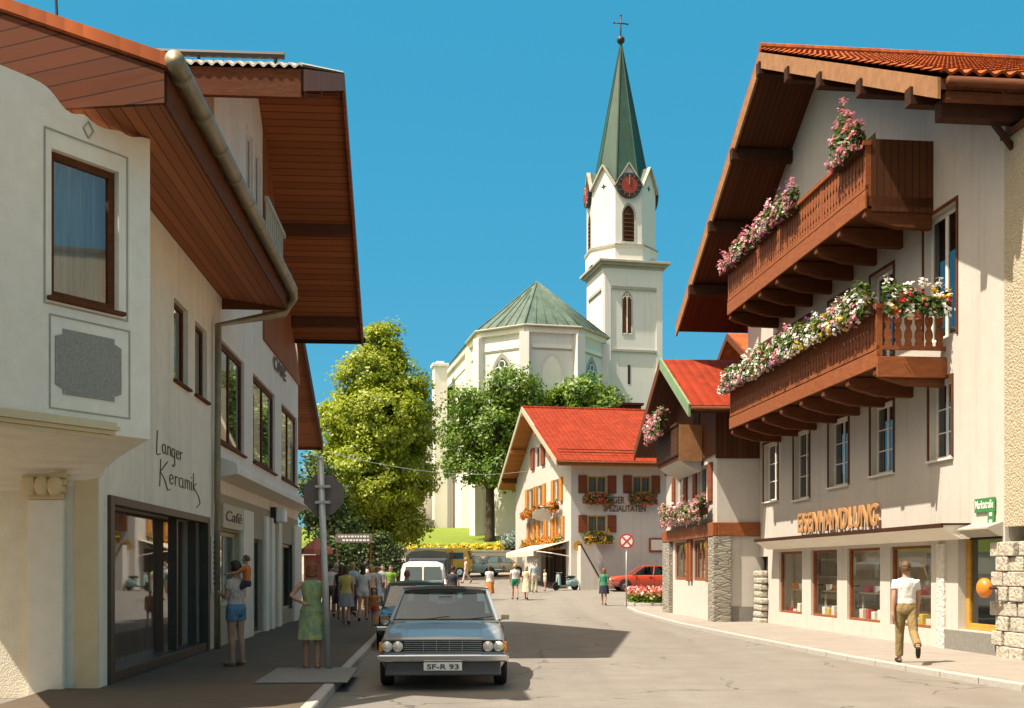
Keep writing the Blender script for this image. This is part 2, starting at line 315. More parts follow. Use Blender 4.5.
M['bark'] = mat('bark', C(.10, .075, .05), C(.055, .04, .03), 5, .95, .8, 14, stretch=(1, 1, .3))
M['leaf_y'] = leafmat('yellow_green_leaves', C(.14, .21, .012), C(.28, .345, .016), C(.41, .45, .03), .4, .35)
M['leaf_g'] = leafmat('green_leaves', C(.05, .12, .012), C(.115, .225, .02), C(.21, .31, .035), .35, .5)
M['leaf_d'] = leafmat('dark_green_leaves', C(.02, .045, .01), C(.045, .085, .015), C(.09, .13, .025), .3, .6)
M['leaf_box'] = leafmat('geranium_leaves', C(.04, .08, .015), C(.08, .14, .025), C(.13, .2, .04), .3, 3)
M['leaf_blue'] = leafmat('blue_grey_leaves', C(.13, .2, .17), C(.2, .28, .24), C(.28, .35, .3), .2, 2)
for k, c in dict(fl_white=(.82, .80, .74), fl_pink=(.70, .26, .32), fl_rose=(.62, .33, .36), fl_yellow=(.80, .55, .05), fl_red=(.58, .05, .04), fl_orange=(.72, .24, .03), fl_violet=(.36, .12, .30)).items():
    M[k] = leafmat(k, C(*[x * .7 for x in c]), C(*c), C(*[min(.9, x * 1.15) for x in c]), .3, 5)

# ------------------------------------------------------------------ mesh builder
class MB:
    def __init__(s): s.v = []; s.f = []; s.mi = []
    def face(s, pts, m=0):
        n = len(s.v); s.v += [tuple(p) for p in pts]; s.f.append(tuple(range(n, n + len(pts)))); s.mi.append(m)
    def add(s, vs, fs, m=0):
        n = len(s.v); s.v += [tuple(p) for p in vs]
        for f in fs: s.f.append(tuple(i + n for i in f)); s.mi.append(m)
    def box(s, x0, x1, y0, y1, z0, z1, m=0, T=None):
        vs = [(x, y, z) for z in (z0, z1) for y in (y0, y1) for x in (x0, x1)]
        if T: vs = [T(*p) for p in vs]
        s.add(vs, [(0, 2, 3, 1), (4, 5, 7, 6), (0, 1, 5, 4), (2, 6, 7, 3), (0, 4, 6, 2), (1, 3, 7, 5)], m)
    def prism(s, poly, vec, m=0):
        """polygon (3d points) swept along vec"""
        n = len(poly); a = [Vector(p) for p in poly]; b = [p + Vector(vec) for p in a]
        s.add(a + b, [tuple(range(n))[::-1], tuple(range(n, 2 * n))] + [(i, (i + 1) % n, n + (i + 1) % n, n + i) for i in range(n)], m)
    def beam(s, p, q, w, h, m=0, up=(0, 0, 1)):
        p, q = Vector(p), Vector(q); d = (q - p).normalized(); u = Vector(up)
        sd = d.cross(u).normalized(); u = sd.cross(d).normalized()
        poly = [p + sd * a + u * b for a, b in ((-w / 2, -h / 2), (w / 2, -h / 2), (w / 2, h / 2), (-w / 2, h / 2))]
        s.prism(poly, q - p, m)
    def tube(s, pts, rad, seg=10, m=0, cap=True, sc=(1, 1)):
        pts = [Vector(p) for p in pts]; k = len(pts)
        if not hasattr(rad, '__len__'): rad = [rad] * k
        rings = []; ref = None
        for i, p in enumerate(pts):
            t = (pts[min(i + 1, k - 1)] - pts[max(i - 1, 0)]).normalized()
            if ref is None:
                ref = Vector((1, 0, 0)) if abs(t.x) < .9 else Vector((0, 1, 0))
            ref = (ref - t * ref.dot(t)).normalized(); bi = t.cross(ref)
            rings.append([p + ref * math.cos(2 * math.pi * j / seg) * rad[i] * sc[0] + bi * math.sin(2 * math.pi * j / seg) * rad[i] * sc[1] for j in range(seg)])
        s.loft(rings, m, cap)
    def loft(s, rings, m=0, cap=True, closed=True):
        n = len(rings[0]); vs = [p for r in rings for p in r]; fs = []
        for i in range(len(rings) - 1):
            for j in range(n if closed else n - 1):
                a, b = i * n + j, i * n + (j + 1) % n
                fs.append((a, b, b + n, a + n))
        if cap: fs.append(tuple(range(n))[::-1]); fs.append(tuple(range((len(rings) - 1) * n, len(rings) * n)))
        s.add(vs, fs, m)
    def ball(s, c, r, m=0, seg=10, rings=7):
        if not hasattr(r, '__len__'): r = (r, r, r)
        rr = []
        for i in range(1, rings):
            a = math.pi * i / rings
            rr.append([(c[0] + r[0] * math.sin(a) * math.cos(2 * math.pi * j / seg), c[1] + r[1] * math.sin(a) * math.sin(2 * math.pi * j / seg), c[2] - r[2] * math.cos(a)) for j in range(seg)])
        s.loft(rr, m, True)
    def lathe(s, prof, c=(0, 0, 0), seg=16, m=0):
        s.loft([[(c[0] + r * math.cos(2 * math.pi * j / seg), c[1] + r * math.sin(2 * math.pi * j / seg), c[2] + z) for j in range(seg)] for r, z in prof], m)
    def build(s, name, mats, parent=None, smooth=False, bevel=0., kind=None, fix=True):
        me = bpy.data.meshes.new(name)
        me.from_pydata(s.v, [], s.f)
        if not isinstance(mats, (list, tuple)): mats = [mats]
        for m_ in mats: me.materials.append(m_)
        if len(mats) > 1: me.polygons.foreach_set('material_index', s.mi)
        if fix:
            bm = bmesh.new(); bm.from_mesh(me)
            bmesh.ops.recalc_face_normals(bm, faces=bm.faces); bm.to_mesh(me); bm.free()
        if smooth: me.polygons.foreach_set('use_smooth', [True] * len(me.polygons))
        o = bpy.data.objects.new(name, me); COL.objects.link(o)
        if parent: o.parent = parent
        if bevel:
            b = o.modifiers.new('bevel', 'BEVEL'); b.width = bevel; b.segments = 2; b.limit_method = 'ANGLE'; b.angle_limit = R(40)
        if kind: o['kind'] = kind
        return o

def tag(o, label, cat, group=None):
    o['label'] = label; o['category'] = cat
    if group: o['group'] = group
    return o
def thing(name, label, cat, loc=(0, 0, 0), rz=0., group=None):
    o = bpy.data.objects.new(name, None); COL.objects.link(o); o.empty_display_size = .2
    o.location = loc; o.rotation_euler = (0, 0, rz)
    return tag(o, label, cat, group)
def dup(root, loc, rz, label, group=None):
    r = root.copy(); COL.objects.link(r); r.location = loc; r.rotation_euler = (0, 0, rz); r['label'] = label
    if group: r['group'] = group
    for ch in root.children:
        c = ch.copy(); COL.objects.link(c); c.parent = r
        for g in ch.children:
            d = g.copy(); COL.objects.link(d); d.parent = c
    return r

class Frame:
    def __init__(s, x, y, deg, z=0.):
        s.o = Vector((x, y, z)); s.a = R(deg); s.c, s.s = math.cos(s.a), math.sin(s.a)
    def w(s, x, y, z=0.): return (s.o.x + x * s.c - y * s.s, s.o.y + x * s.s + y * s.c, s.o.z + z)
    def dirw(s, x, y): return (x * s.c - y * s.s, x * s.s + y * s.c)
class Facade:
    """vertical plane in a frame: u along it, z up, d inwards"""
    def __init__(s, fr, o, ud, ind): s.fr, s.o, s.ud, s.ind = fr, o, ud, ind
    def p(s, u, z, d=0.): return (s.o[0] + s.ud[0] * u + s.ind[0] * d, s.o[1] + s.ud[1] * u + s.ind[1] * d, z)
    def at(s, px, py, d=0.):
        ow = s.fr.w(s.o[0] + s.ind[0] * d, s.o[1] + s.ind[1] * d); n = s.fr.dirw(*s.ind); u = s.fr.dirw(*s.ud)
        k = (px - CX) / F_PX
        Y = (n[0] * ow[0] + n[1] * ow[1]) / (n[0] * k + n[1])
        X = k * Y
        return ((X - ow[0]) * u[0] + (Y - ow[1]) * u[1], EYE + (HZ - py) / F_PX * Y - s.fr.o.z)
    def rect(s, px0, px1, py0, py1, d=0.):
        c = (px0 + px1) / 2
        u = sorted((s.at(px0, 500, d)[0], s.at(px1, 500, d)[0]))
        return (u[0], u[1], s.at(c, py1, d)[1], s.at(c, py0, d)[1])
    def world(s, u, z, d=0.): return s.fr.w(*s.p(u, z, d))
    def bx(s, mb, u0, u1, z0, z1, d0, d1, m=0): mb.box(u0, u1, z0, z1, d0, d1, m, T=lambda u, z, d: s.p(u, z, d))
    def wall(s, mb, u0, u1, z0, z1, holes=(), reveal=.18, m=0, mr=None):
        us = sorted({u0, u1} | {h[i] for h in holes for i in (0, 1)}); zs = sorted({z0, z1} | {h[i] for h in holes for i in (2, 3)})
        us = [u for u in us if u0 <= u <= u1]; zs = [z for z in zs if z0 <= z <= z1]
        for a, b in zip(us, us[1:]):
            for c, d in zip(zs, zs[1:]):
                uc, zc = (a + b) / 2, (c + d) / 2
                if any(h[0] < uc < h[1] and h[2] < zc < h[3] for h in holes): continue
                mb.face([s.p(a, c), s.p(b, c), s.p(b, d), s.p(a, d)], m)
        for h in holes:
            rv = h[4] if len(h) > 4 else reveal; q = m if mr is None else mr
            a, b, c, d = h[:4]
            for e, f in (((a, c), (b, c)), ((b, c), (b, d)), ((b, d), (a, d)), ((a, d), (a, c))):
                mb.face([s.p(e[0], e[1]), s.p(f[0], f[1]), s.p(f[0], f[1], rv), s.p(e[0], e[1], rv)], q)

def window(F, h, parent, frame='winwhite', gl='darkglass', cols=2, rows=3, d=.13, fw=.07, name='window', sill=True, curtain=None, label=None, cross=.03, back=.45, tr=None):
    """casement in opening h=(u0,u1,z0,z1): frame and glazing bars, pane, sill, dim room or curtain behind"""
    u0, u1, z0, z1 = h[:4]; e = .004
    mb = MB(); t = .06
    F.bx(mb, u0 + e, u0 + fw, z0 + e, z1 - e, d, d + t); F.bx(mb, u1 - fw, u1 - e, z0 + e, z1 - e, d, d + t)
    F.bx(mb, u0 + fw, u1 - fw, z0 + e, z0 + fw, d, d + t); F.bx(mb, u0 + fw, u1 - fw, z1 - fw, z1 - e, d, d + t)
    iu0, iu1, iz0, iz1 = u0 + fw, u1 - fw, z0 + fw, z1 - fw
    for i in range(1, cols):
        u = iu0 + (iu1 - iu0) * i / cols; w = fw * .5 if cols == 2 else cross * .6
        F.bx(mb, u - w, u + w, iz0, iz1, d + .006, d + t - .006)
    if tr:
        z = iz0 + (iz1 - iz0) * tr; F.bx(mb, iu0, iu1, z - cross, z + cross, d + .01, d + t - .01)
    for i in range(1, rows):
        z = iz0 + (iz1 - iz0) * i / rows; F.bx(mb, iu0, iu1, z - cross * .5, z + cross * .5, d + .012, d + t - .012)
    o = mb.build(name, M[frame], parent, bevel=.006)
    if label: o['label'] = label
    g = MB(); g.face([F.p(iu0, iz0, d + .03), F.p(iu1, iz0, d + .03), F.p(iu1, iz1, d + .03), F.p(iu0, iz1, d + .03)])
    g.build('pane', M[gl], o)
    k = MB(); q = d + (.16 if curtain else back)
    if curtain:
        n = max(8, int((u1 - u0) / .05)); r0, r1 = [], []
        for i in range(n + 1):
            u = u0 + (u1 - u0) * i / n; dd = q + .03 * math.sin(i * 1.35) + .012 * math.sin(i * .6)
            r0.append(F.p(u, z0 + e, dd)); r1.append(F.p(u, z1 - e, dd))
        k.loft([r0, r1], 0, False, False); k.build('curtain', M[curtain], o, smooth=True, fix=False)
    else:
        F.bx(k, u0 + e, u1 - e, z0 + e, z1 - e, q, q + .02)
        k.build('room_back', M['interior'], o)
    if sill:
        k = MB(); F.bx(k, u0 - .06, u1 + .06, z0 - .05, z0 - .002, -.07, d - .002); k.build('sill', M[frame] if sill is True else M[sill], o, bevel=.008)
    return o

def text_mesh(body, size, extrude=.01, shear=0., bold=0., width=None):
    cu = bpy.data.curves.new('lettering', 'FONT'); cu.body = body; cu.size = size; cu.extrude = extrude; cu.shear = shear; cu.offset = bold
    cu.resolution_u = 3
    o = bpy.data.objects.new('lettering', cu); COL.objects.link(o)
    dg = bpy.context.evaluated_depsgraph_get()
    me = bpy.data.meshes.new_from_object(o.evaluated_get(dg)); bpy.data.objects.remove(o)
    return me
def lettering(F, body, u0, u1, z, h, d, m, parent, name='lettering', flip=False, extrude=.01, bold=0., shear=0.):
    """raised letters on a facade between u0 and u1 (u0 is where the word starts)"""
    me = text_mesh(body, 1., .5, shear, bold)
    co = np.zeros(len(me.vertices) * 3); me.vertices.foreach_get('co', co); co = co.reshape(-1, 3)
    x0, x1 = co[:, 0].min(), co[:, 0].max(); y0, y1 = co[:, 1].min(), co[:, 1].max()
    out = np.zeros_like(co)
    for i, c in enumerate(co):
        out[i] = F.p(u0 + (c[0] - x0) / (x1 - x0) * (u1 - u0), z + (c[1] - 0) / .72 * h, d - (c[2] + .5) * extrude)
    me.vertices.foreach_set('co', out.ravel()); me.update()
    bm = bmesh.new(); bm.from_mesh(me); bmesh.ops.recalc_face_normals(bm, faces=bm.faces); bm.to_mesh(me); bm.free()
    me.materials.clear(); me.materials.append(M[m])
    o = bpy.data.objects.new(name, me); COL.objects.link(o)
    if parent: o.parent = parent
    return o

# ------------------------------------------------------------------ foliage
def leaves(name, pts, nrm, size, m, parent, jitter=.45, aspect=.62):
    """one mesh of many leaf-sized rhombs: pts (n,3), nrm (n,3)"""
    n = len(pts); pts = np.asarray(pts); nrm = np.asarray(nrm) + rng.normal(0, .55, (n, 3))
    nrm /= np.linalg.norm(nrm, axis=1)[:, None] + 1e-9
    r = rng.normal(0, 1, (n, 3)); a = np.cross(nrm, r); a /= np.linalg.norm(a, axis=1)[:, None] + 1e-9
    b = np.cross(nrm, a)
    s = size * (1 + rng.uniform(-jitter, jitter, n))[:, None]
    v = np.stack([pts - a * s * .5, pts + b * s * aspect * .5 + a * s * .08, pts + a * s * .5 + nrm * s * .12, pts - b * s * aspect * .5 + a * s * .08], 1).reshape(-1, 3)
    me = bpy.data.meshes.new(name)
    me.vertices.add(4 * n); me.vertices.foreach_set('co', v.ravel())
    me.loops.add(4 * n); me.loops.foreach_set('vertex_index', np.arange(4 * n, dtype=np.int32))
    me.polygons.add(n); me.polygons.foreach_set('loop_start', np.arange(0, 4 * n, 4, dtype=np.int32)); me.polygons.foreach_set('loop_total', np.full(n, 4, dtype=np.int32))
    me.update(); me.validate()
    me.materials.append(M[m] if isinstance(m, str) else m)
    o = bpy.data.objects.new(name, me); COL.objects.link(o)
    if parent: o.parent = parent
    return o
def clump_points(blobs, per_m2, nleaf, spread, fill=.12):
    """leaf clumps over the skins of ellipsoids"""
    P, Nn = [], []
    for cx, cy, cz, rx, ry, rz in blobs:
        area = 4 * math.pi * ((rx * ry) ** 1.6 / 3 + (rx * rz) ** 1.6 / 3 + (ry * rz) ** 1.6 / 3) ** (1 / 1.6)
        k = max(3, int(area * per_m2))
        for _ in range(k):
            d = rng.normal(0, 1, 3); d /= np.linalg.norm(d)
            q = rng.uniform(.35, .8) if rng.random() < fill else rng.uniform(.72, 1.2)
            c = np.array((cx, cy, cz)) + d * np.array((rx, ry, rz)) * q
            m = max(4, int(nleaf * rng.uniform(.5, 1.4)))
            P.append(c + rng.normal(0, spread, (m, 3)) * np.array((1, 1, .7))); Nn.append(np.tile(d + np.array((0, 0, .5)), (m, 1)))
    return np.concatenate(P), np.concatenate(Nn)
def tree(name, label, loc, blobs, leaf, size, per_m2, nleaf, spread, trunk_r, trunk_h, limbs=7, group=None, lean=0.):
    t = thing(name, label, 'tree', loc, 0, group)
    mb = MB(); top = max(b[2] for b in blobs)
    mb.tube([(0, 0, -.3), (0, 0, .3), (lean * .4, 0, trunk_h * .5), (lean, 0, trunk_h), (lean, .1, top * .85)], [trunk_r * 1.5, trunk_r * 1.1, trunk_r, trunk_r * .85, trunk_r * .25], 10)
    for i in range(limbs):
        b = blobs[i % len(blobs)]
        z0 = trunk_h * (.75 + .5 * random.random())
        c = Vector((b[0], b[1], b[2])) + Vector((random.uniform(-.3, .3) * b[3], random.uniform(-.3, .3) * b[4], random.uniform(-.1, .4) * b[5]))
        s = Vector((lean, 0, z0)); mid = s.lerp(c, .5) + Vector((0, 0, -.3))
        mb.tube([s, mid, c], [trunk_r * .5, trunk_r * .32, trunk_r * .1], 7)
    mb.build('trunk', M['bark'], t, smooth=True)
    P, Nn = clump_points(blobs, per_m2, nleaf, spread)
    leaves('crown', P, Nn, size, leaf, t)
    return t

def flower_box(label, F, u0, u1, z, d, blooms, group, box_mat='wood_dark', seed=0, height=.3, density=1., trail=.1, box_h=.2, leafc='leaf_box', bsize=.075, name='flower_box'):
    """planter along a facade, leaves and blossoms; d<0 is in front of the facade"""
    um = (u0 + u1) / 2
    wpos = F.world(um, z, d); t = thing(name, label, 'flower box', wpos, F.fr.a, group)
    G = Facade(F.fr, (0, 0), F.ud, F.ind)
    L = (u1 - u0)
    mb = MB(); G.bx(mb, -L / 2, L / 2, 0, box_h, -.11, .11); mb.build('planter', M[box_mat], t, bevel=.01)
    n = int(L * 190 * density)
    def cloud(n, up, ext):
        uu = rng.uniform(-L / 2 - .05, L / 2 + .05, n); ph = rng.uniform(0, 7)
        hgt = height * (.62 + .38 * np.sin(uu * 3.1 + ph) * np.sin(uu * 1.3 + ph * 2) + rng.normal(0, .1, n))
        a = rng.uniform(-.55 * math.pi, 1.0 * math.pi, n)
        r = np.sqrt(rng.uniform(.35, 1, n)) * ext
        dd = -.02 - np.cos(a) * .17 * r * .9 - .03
        zz = box_h * .8 + np.clip(np.sin(a), -.6, 1) * np.where(np.sin(a) > 0, hgt, trail + .1) * r
        out = np.array([G.p(float(u), float(q), float(w)) for u, q, w in zip(uu, zz, dd)])
        nn = np.array([G.p(0, float(np.sin(x)) + .4, float(-np.cos(x))) for x in a]) - np.array(G.p(0, 0, 0))
        return out, nn
    P, Nn = cloud(n, 0, 1.0); leaves('foliage', P, Nn, .125, leafc, t)
    tot = sum(w for _, w in blooms)
    for k, w in blooms:
        P, Nn = cloud(max(5, int(L * 30 * density * w / tot)), 0, 1.14)
        # each blossom: a little tuft of petals
        Q = np.repeat(P, 8, 0) + rng.normal(0, .036, (len(P) * 8, 3)); N2 = np.repeat(Nn, 8, 0)
        leaves('blossoms', Q, N2, bsize * .72, k, t, aspect=.9)
    return t

def gz(y):
    t = min(y, 90) - 46
    return 0. if t <= 0 else (.045 * t * t / 16 if t < 8 else .045 * (t - 4))
# ------------------------------------------------------------------ ground, road, pavements, hill
def grid_sheet(name, xs, ys, zf, m, kind='structure'):
    mb = MB(); nx = len(xs)
    vs = [(x, y, zf(x, y)) for y in ys for x in xs]
    mb.add(vs, [(j * nx + i, j * nx + i + 1, (j + 1) * nx + i + 1, (j + 1) * nx + i) for j in range(len(ys) - 1) for i in range(nx - 1)])
    return mb.build(name, M[m], None, smooth=True, kind=kind)
far_x = [-3000, -800, -250, -100, -60, -40, -20, -10, 0, 10, 20, 40, 60, 100, 250, 800, 3000]
near_y = list(np.arange(-20, 92.1, 2.)) + [110, 150, 250, 600, 1500, 4500]
grid_sheet('ground', far_x, [-600, -100] + near_y, lambda x, y: gz(y) - .012, 'ground')
FL = Frame(-4.42 - .0655 * 14.3, 14.3, 3.747)           # left row of houses: x outwards to the street, y away
FR_ = Frame(10.8 - .1018 * 19.8, 19.8, 5.813)           # right house: -x to the street, y away
LW = Facade(FL, (0, 0), (0, 1), (-1, 0))
RW = Facade(FR_, (0, 0), (0, 1), (1, 0))
ys_road = list(np.arange(-18, 80.1, 1.))
def lkerb(y): return -4.42 - .0655 * y + 3.0 if y < 60 else -8.35
RK = [(-20, 11.2), (10, 7.9), (15.6, 6.85), (20, 6.1), (26.3, 5.45), (33, 4.9), (42, 4.7), (47, 4.9), (49.5, 6.5)]
def rkerb(y):
    for (a, p), (b, q) in zip(RK, RK[1:]):
        if a <= y <= b: return p + (q - p) * (y - a) / (b - a)
    return RK[-1][1]
grid_sheet('road', [-30, -9, -6, -4, -2, 0, 2, 4, 6, 8, 12, 40], ys_road, lambda x, y: gz(y) - .004, 'asphalt')
def pavement(name, ya, yb, inner, outer, h, m='pave'):
    ys = list(np.arange(ya, yb + .01, 1.)); mb = MB(); kb = MB()
    for y0, y1 in zip(ys, ys[1:]):
        ye = y1; y1_ = y1 - .018; s = 1 if inner(y0) > outer(y0) else -1; k = .14 * s
        a0, a1, b0, b1 = outer(y0), outer(y1), inner(y0), inner(y1); g0, g1 = gz(y0), gz(y1)
        mb.face([(a0 + k, y0, g0 + h), (a1 + k, y1, g1 + h), (b1, y1, g1 + h), (b0, y0, g0 + h)])
        kb.face([(a0 + k, y0, g0 + h - .003), (a1 + k, y1_, g1 + h - .003), (a1 + .015 * s, y1_, g1 + h - .003), (a0 + .015 * s, y0, g0 + h - .003)])
        kb.face([(a0 + .015 * s, y0, g0 + h - .003), (a1 + .015 * s, y1_, g1 + h - .003), (a1, y1_, g1 + h - .02), (a0, y0, g0 + h - .02)])
        kb.face([(a0, y0, g0 + h - .02), (a1, y1_, g1 + h - .02), (a1, y1_, g1 - .02), (a0, y0, g0 - .02)])
    for y in (ys[0], ys[-1]):
        mb.face([(outer(y), y, gz(y) - .02), (inner(y), y, gz(y) - .02), (inner(y), y, gz(y) + h - .005), (outer(y), y, gz(y) + h - .005)])
    mb.build(name, M[m], None, kind='structure'); kb.build('kerb', M['kerb'], None, kind='structure')
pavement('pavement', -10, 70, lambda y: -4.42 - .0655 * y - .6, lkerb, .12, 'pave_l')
pavement('pavement', -10, 47, lambda y: max(10.8 - .1018 * y + .4, 6.6), rkerb, .1)
# raised slab at the foot of the signpost
mb = MB()
mb.box(-.62, .62, -1.6, .55, 0, .03)
o = tag(mb.build('kerb_slab', M['plinth'], None, bevel=.02), 'worn grey concrete slab at the foot of the leaning signpost', 'slab')
o.location = (-2.95, 16.4, .121); o.rotation_euler = (0, 0, R(4))

def hillz(x, y): return 2.95 + min(max(y - 80, 0), 14) * .165 + .12 * math.sin(x * .4) * math.sin(y * .3)
grid_sheet('lawn_hill', list(np.arange(-46, 46.1, 2.)), list(np.arange(80.3, 150.1, 2.)), hillz, 'lawn')
t = thing('retaining_wall', 'low pale plastered wall holding back the lawn below the church', 'wall', (0, 80, 0))
mb = MB()
mb.box(-46, 46, 0, .45, .8, 2.98); mb.build('wall_face', M['trim'], t)
mb = MB(); mb.box(-46, 46, -.08, .5, 2.982, 3.08); mb.build('coping', M['kerb'], t)

# ------------------------------------------------------------------ right house: ironmonger
u_far = RW.at(748, 500)[0]; U0 = RW.at(1005, 500)[0]
RH = thing('chalet_shop_house', 'big white chalet with two flowered balconies above the ironmonger shop front', 'house', FR_.o, FR_.a)
EN, EF, RU, RZ, EZ, OV = -.95, 16.9, 8.35, 14.9, 10.12, 1.6; EZF = 9.85
sN, sF = (RZ - EZ) / (RU - EN), (RZ - EZF) / (EF - RU)
rz_ = lambda u: RZ - (sN * (RU - u) if u < RU else sF * (u - RU))
win1 = [RW.rect(a, b, c, d) for a, b, c, d in ((929.5, 952, 381, 459), (871, 893.5, 404, 474), (829, 848.5, 419, 486), (794, 809.5, 431, 499), (764, 778, 443, 501))]
win2 = [(h[0] + (-.18 if i == 0 else 0), h[1] + (.22 if i == 0 else 0), 6.25, RW.at(937, 213)[1]) if i == 0 else (h[0], h[1], 6.2, 8.35) for i, h in enumerate(win1)]
att = [(5.2, 6.4, 9.4, 11.6), (8.9, 10.1, 9.4, 11.6)]
shop = [RW.rect(a, b, 546, 631) for a, b in ((779, 802), (811, 837), (847, 880), (890, 931))]
shop = [(a, b, .45, 2.16, .16) for a, b, c, d in shop]
du = RW.rect(958, 1002, 541, 626); door = (max(du[0], U0 + .08), du[1], .5, 2.3, .3)
su = RW.rect(754.5, 768, 553, 580); smallw = (su[0], su[1], 1.25, 2.05, .2)
mb = MB()
RW.wall(mb, U0, u_far, 2.32, 9.0, win1 + win2, .17)
g = [h[:4] for h in att]
RW.wall(mb, 4.2, 12.2, 9.0, 11.7, att, .17)
for poly in ([(U0, 9.0), (4.2, 9.0), (4.2, rz_(4.2) - .34), (U0, rz_(U0) - .34)], [(4.2, 11.7), (12.2, 11.7), (12.2, rz_(12.2) - .34), (RU, RZ - .34), (4.2, rz_(4.2) - .34)], [(12.2, 9.0), (u_far, 9.0), (u_far, rz_(u_far) - .34), (12.2, rz_(12.2) - .34)]):
    mb.face([RW.p(*q) for q in poly])
RW.wall(mb, U0, u_far, .0, 2.32, shop + [door, smallw])
# far side and near side and back
mb.face([(0, u_far, 0), (13, u_far, 0), (13, u_far, rz_(u_far) - .34), (0, u_far, rz_(u_far) - .34)])
mb.face([(0, U0, 0), (13, U0, 0), (13, U0, rz_(U0) - .34), (0, U0, rz_(U0) - .34)])
mb.face([(13, U0, 0), (13, u_far, 0), (13, u_far, rz_(u_far) - .34), (13, RU, RZ - .34), (13, U0, rz_(U0) - .34)])
mb.build('wall', M['white'], RH, fix=False)
mb = MB(); mb.box(-.03, -.002, U0 + .02, shop[3][0] - .55, .1, .48); mb.build('plinth', M['plinth'], RH)
# roof slab (soffit boards) with tile covering, verge boards, purlins
xr0, xr1 = -OV, 15
roof = MB()
for a, b, e_ in ((EN, RU, EZ), (EF, RU, EZF)):
    roof.prism([(xr0, a, e_ - .12), (xr0, b, RZ - .12), (xr0, b, RZ - .34), (xr0, a, e_ - .30)], (xr1 - xr0, 0, 0))
ro = roof.build('roof', M['dark_x'], RH)
# pantiles on the near slope as real waves
tl = MB(); ncol = 64; W = (xr1 - xr0 + .1) / ncol
L_ = math.hypot(RU - EN + .06, RZ - EZ); nrow = 28
dy, dz = (RU - EN + .06) / L_, (RZ - EZ) / L_; n_ = Vector((0, -dz, dy))
for r_ in range(nrow):
    s0, s1 = r_ * L_ / nrow, (r_ + 1) * L_ / nrow + .05
    lo, hi = [], []
    for i in range(ncol * 6 + 1):
        x = xr0 - .06 + W * i / 6; hgt = .035 * (1 + math.sin(2 * math.pi * i / 6 + r_ * .0)) + random.uniform(0, .006)
        for lst, s, k in ((lo, s0, .045), (hi, s1, .0)):
            p = Vector((x, EN - .06, EZ - .10)) + Vector((0, dy, dz)) * s + n_ * (hgt + k + .02); lst.append(p)
    tl.loft([lo, hi], 0, False, False)
    und = [p - n_ * .05 for p in lo]; tl.loft([und, lo], 0, False, False)
tl.build('tile_covering', M['tile_o'], ro, smooth=False, fix=False)
tl = MB(); tl.prism([(xr0 - .05, RU, RZ - .118), (xr0 - .05, EF + .06, EZF - .12), (xr0 - .05, EF + .06, EZF - .04), (xr0 - .05, RU, RZ + .0)], (xr1 - xr0, 0, 0)); tl.build('tile_covering', M['tile_o'], ro)
tl = MB(); tl.tube([(xr0 - .05, RU, RZ + .02), (xr1, RU, RZ + .02)], .12, 10); tl.build('ridge_tiles', M['tile_o'], ro)
vb = MB()
for a, b, e_ in ((EN, RU, EZ), (EF, RU, EZF)):
    vb.prism([(xr0 - .06, a, e_ - .46), (xr0 - .06, b, RZ - .50), (xr0 - .06, b, RZ - .1), (xr0 - .06, a, e_ - .1)], (.057, 0, 0))
vb.build('verge_board', M['wood_pale'], RH)
for u in (.05, 2.2, 4.3, 6.3, RU, 10.6, 12.8, 15.0):
    p = MB(); z = rz_(u) - .36
    p.box(-OV - .12, .3, u - .11, u + .11, z - .34, z - .01); p.build('purlin', M['wood_dark'], RH, bevel=.015)
p = MB(); p.box(-OV + .1, 15, EN + .02, EN + .14, EZ - .46, EZ - .31); p.build('eave_board', M['wood'], RH)
p = MB(); p.box(-1.42, .1, -.62, -.36, EZ - .64, EZ - .30); p.build('eave_beam', M['wood_dark'], RH, bevel=.02)
p = MB(); p.beam((-.02, -.45, EZ - 1.05), (-.42, -.5, EZ - .62), .08, .09); p.build('strut', M['wood_dark'], RH)
p = MB(); p.tube([(-OV + .05, EN - .14, EZ - .22), (15, EN - .14, EZ - .22)], .085, 10); p.build('gutter', M['wood'], RH, smooth=True)

for i, h in enumerate(win1): window(RW, h, RH, 'winwhite', 'darkglass', 2, 3, curtain='curtain' if i in (1, 3) else None)
for i, h in enumerate(win2): window(RW, h, RH, 'winwhite', 'darkglass', 2, 1, fw=.1, name='balcony_door', sill=False, curtain='curtain' if i < 2 else None)
# brown reveal boards beside the windows
for i, h in enumerate(win1 + win2):
    k = MB(); w = .07; e = .004
    RW.bx(k, h[0] - w, h[0] - e, h[2] - .02, h[3] + w, -.025, -.002); RW.bx(k, h[1] + e, h[1] + w, h[2] - .02, h[3] + w, -.025, -.002); RW.bx(k, h[0] - e, h[1] + e, h[3] + e, h[3] + w, -.025, -.002)
    k.build('window_surround', M['wood'], RH)
for h in att: window(RW, h, RH, 'wood', 'darkglass', 2, 1, name='balcony_door', sill=False)

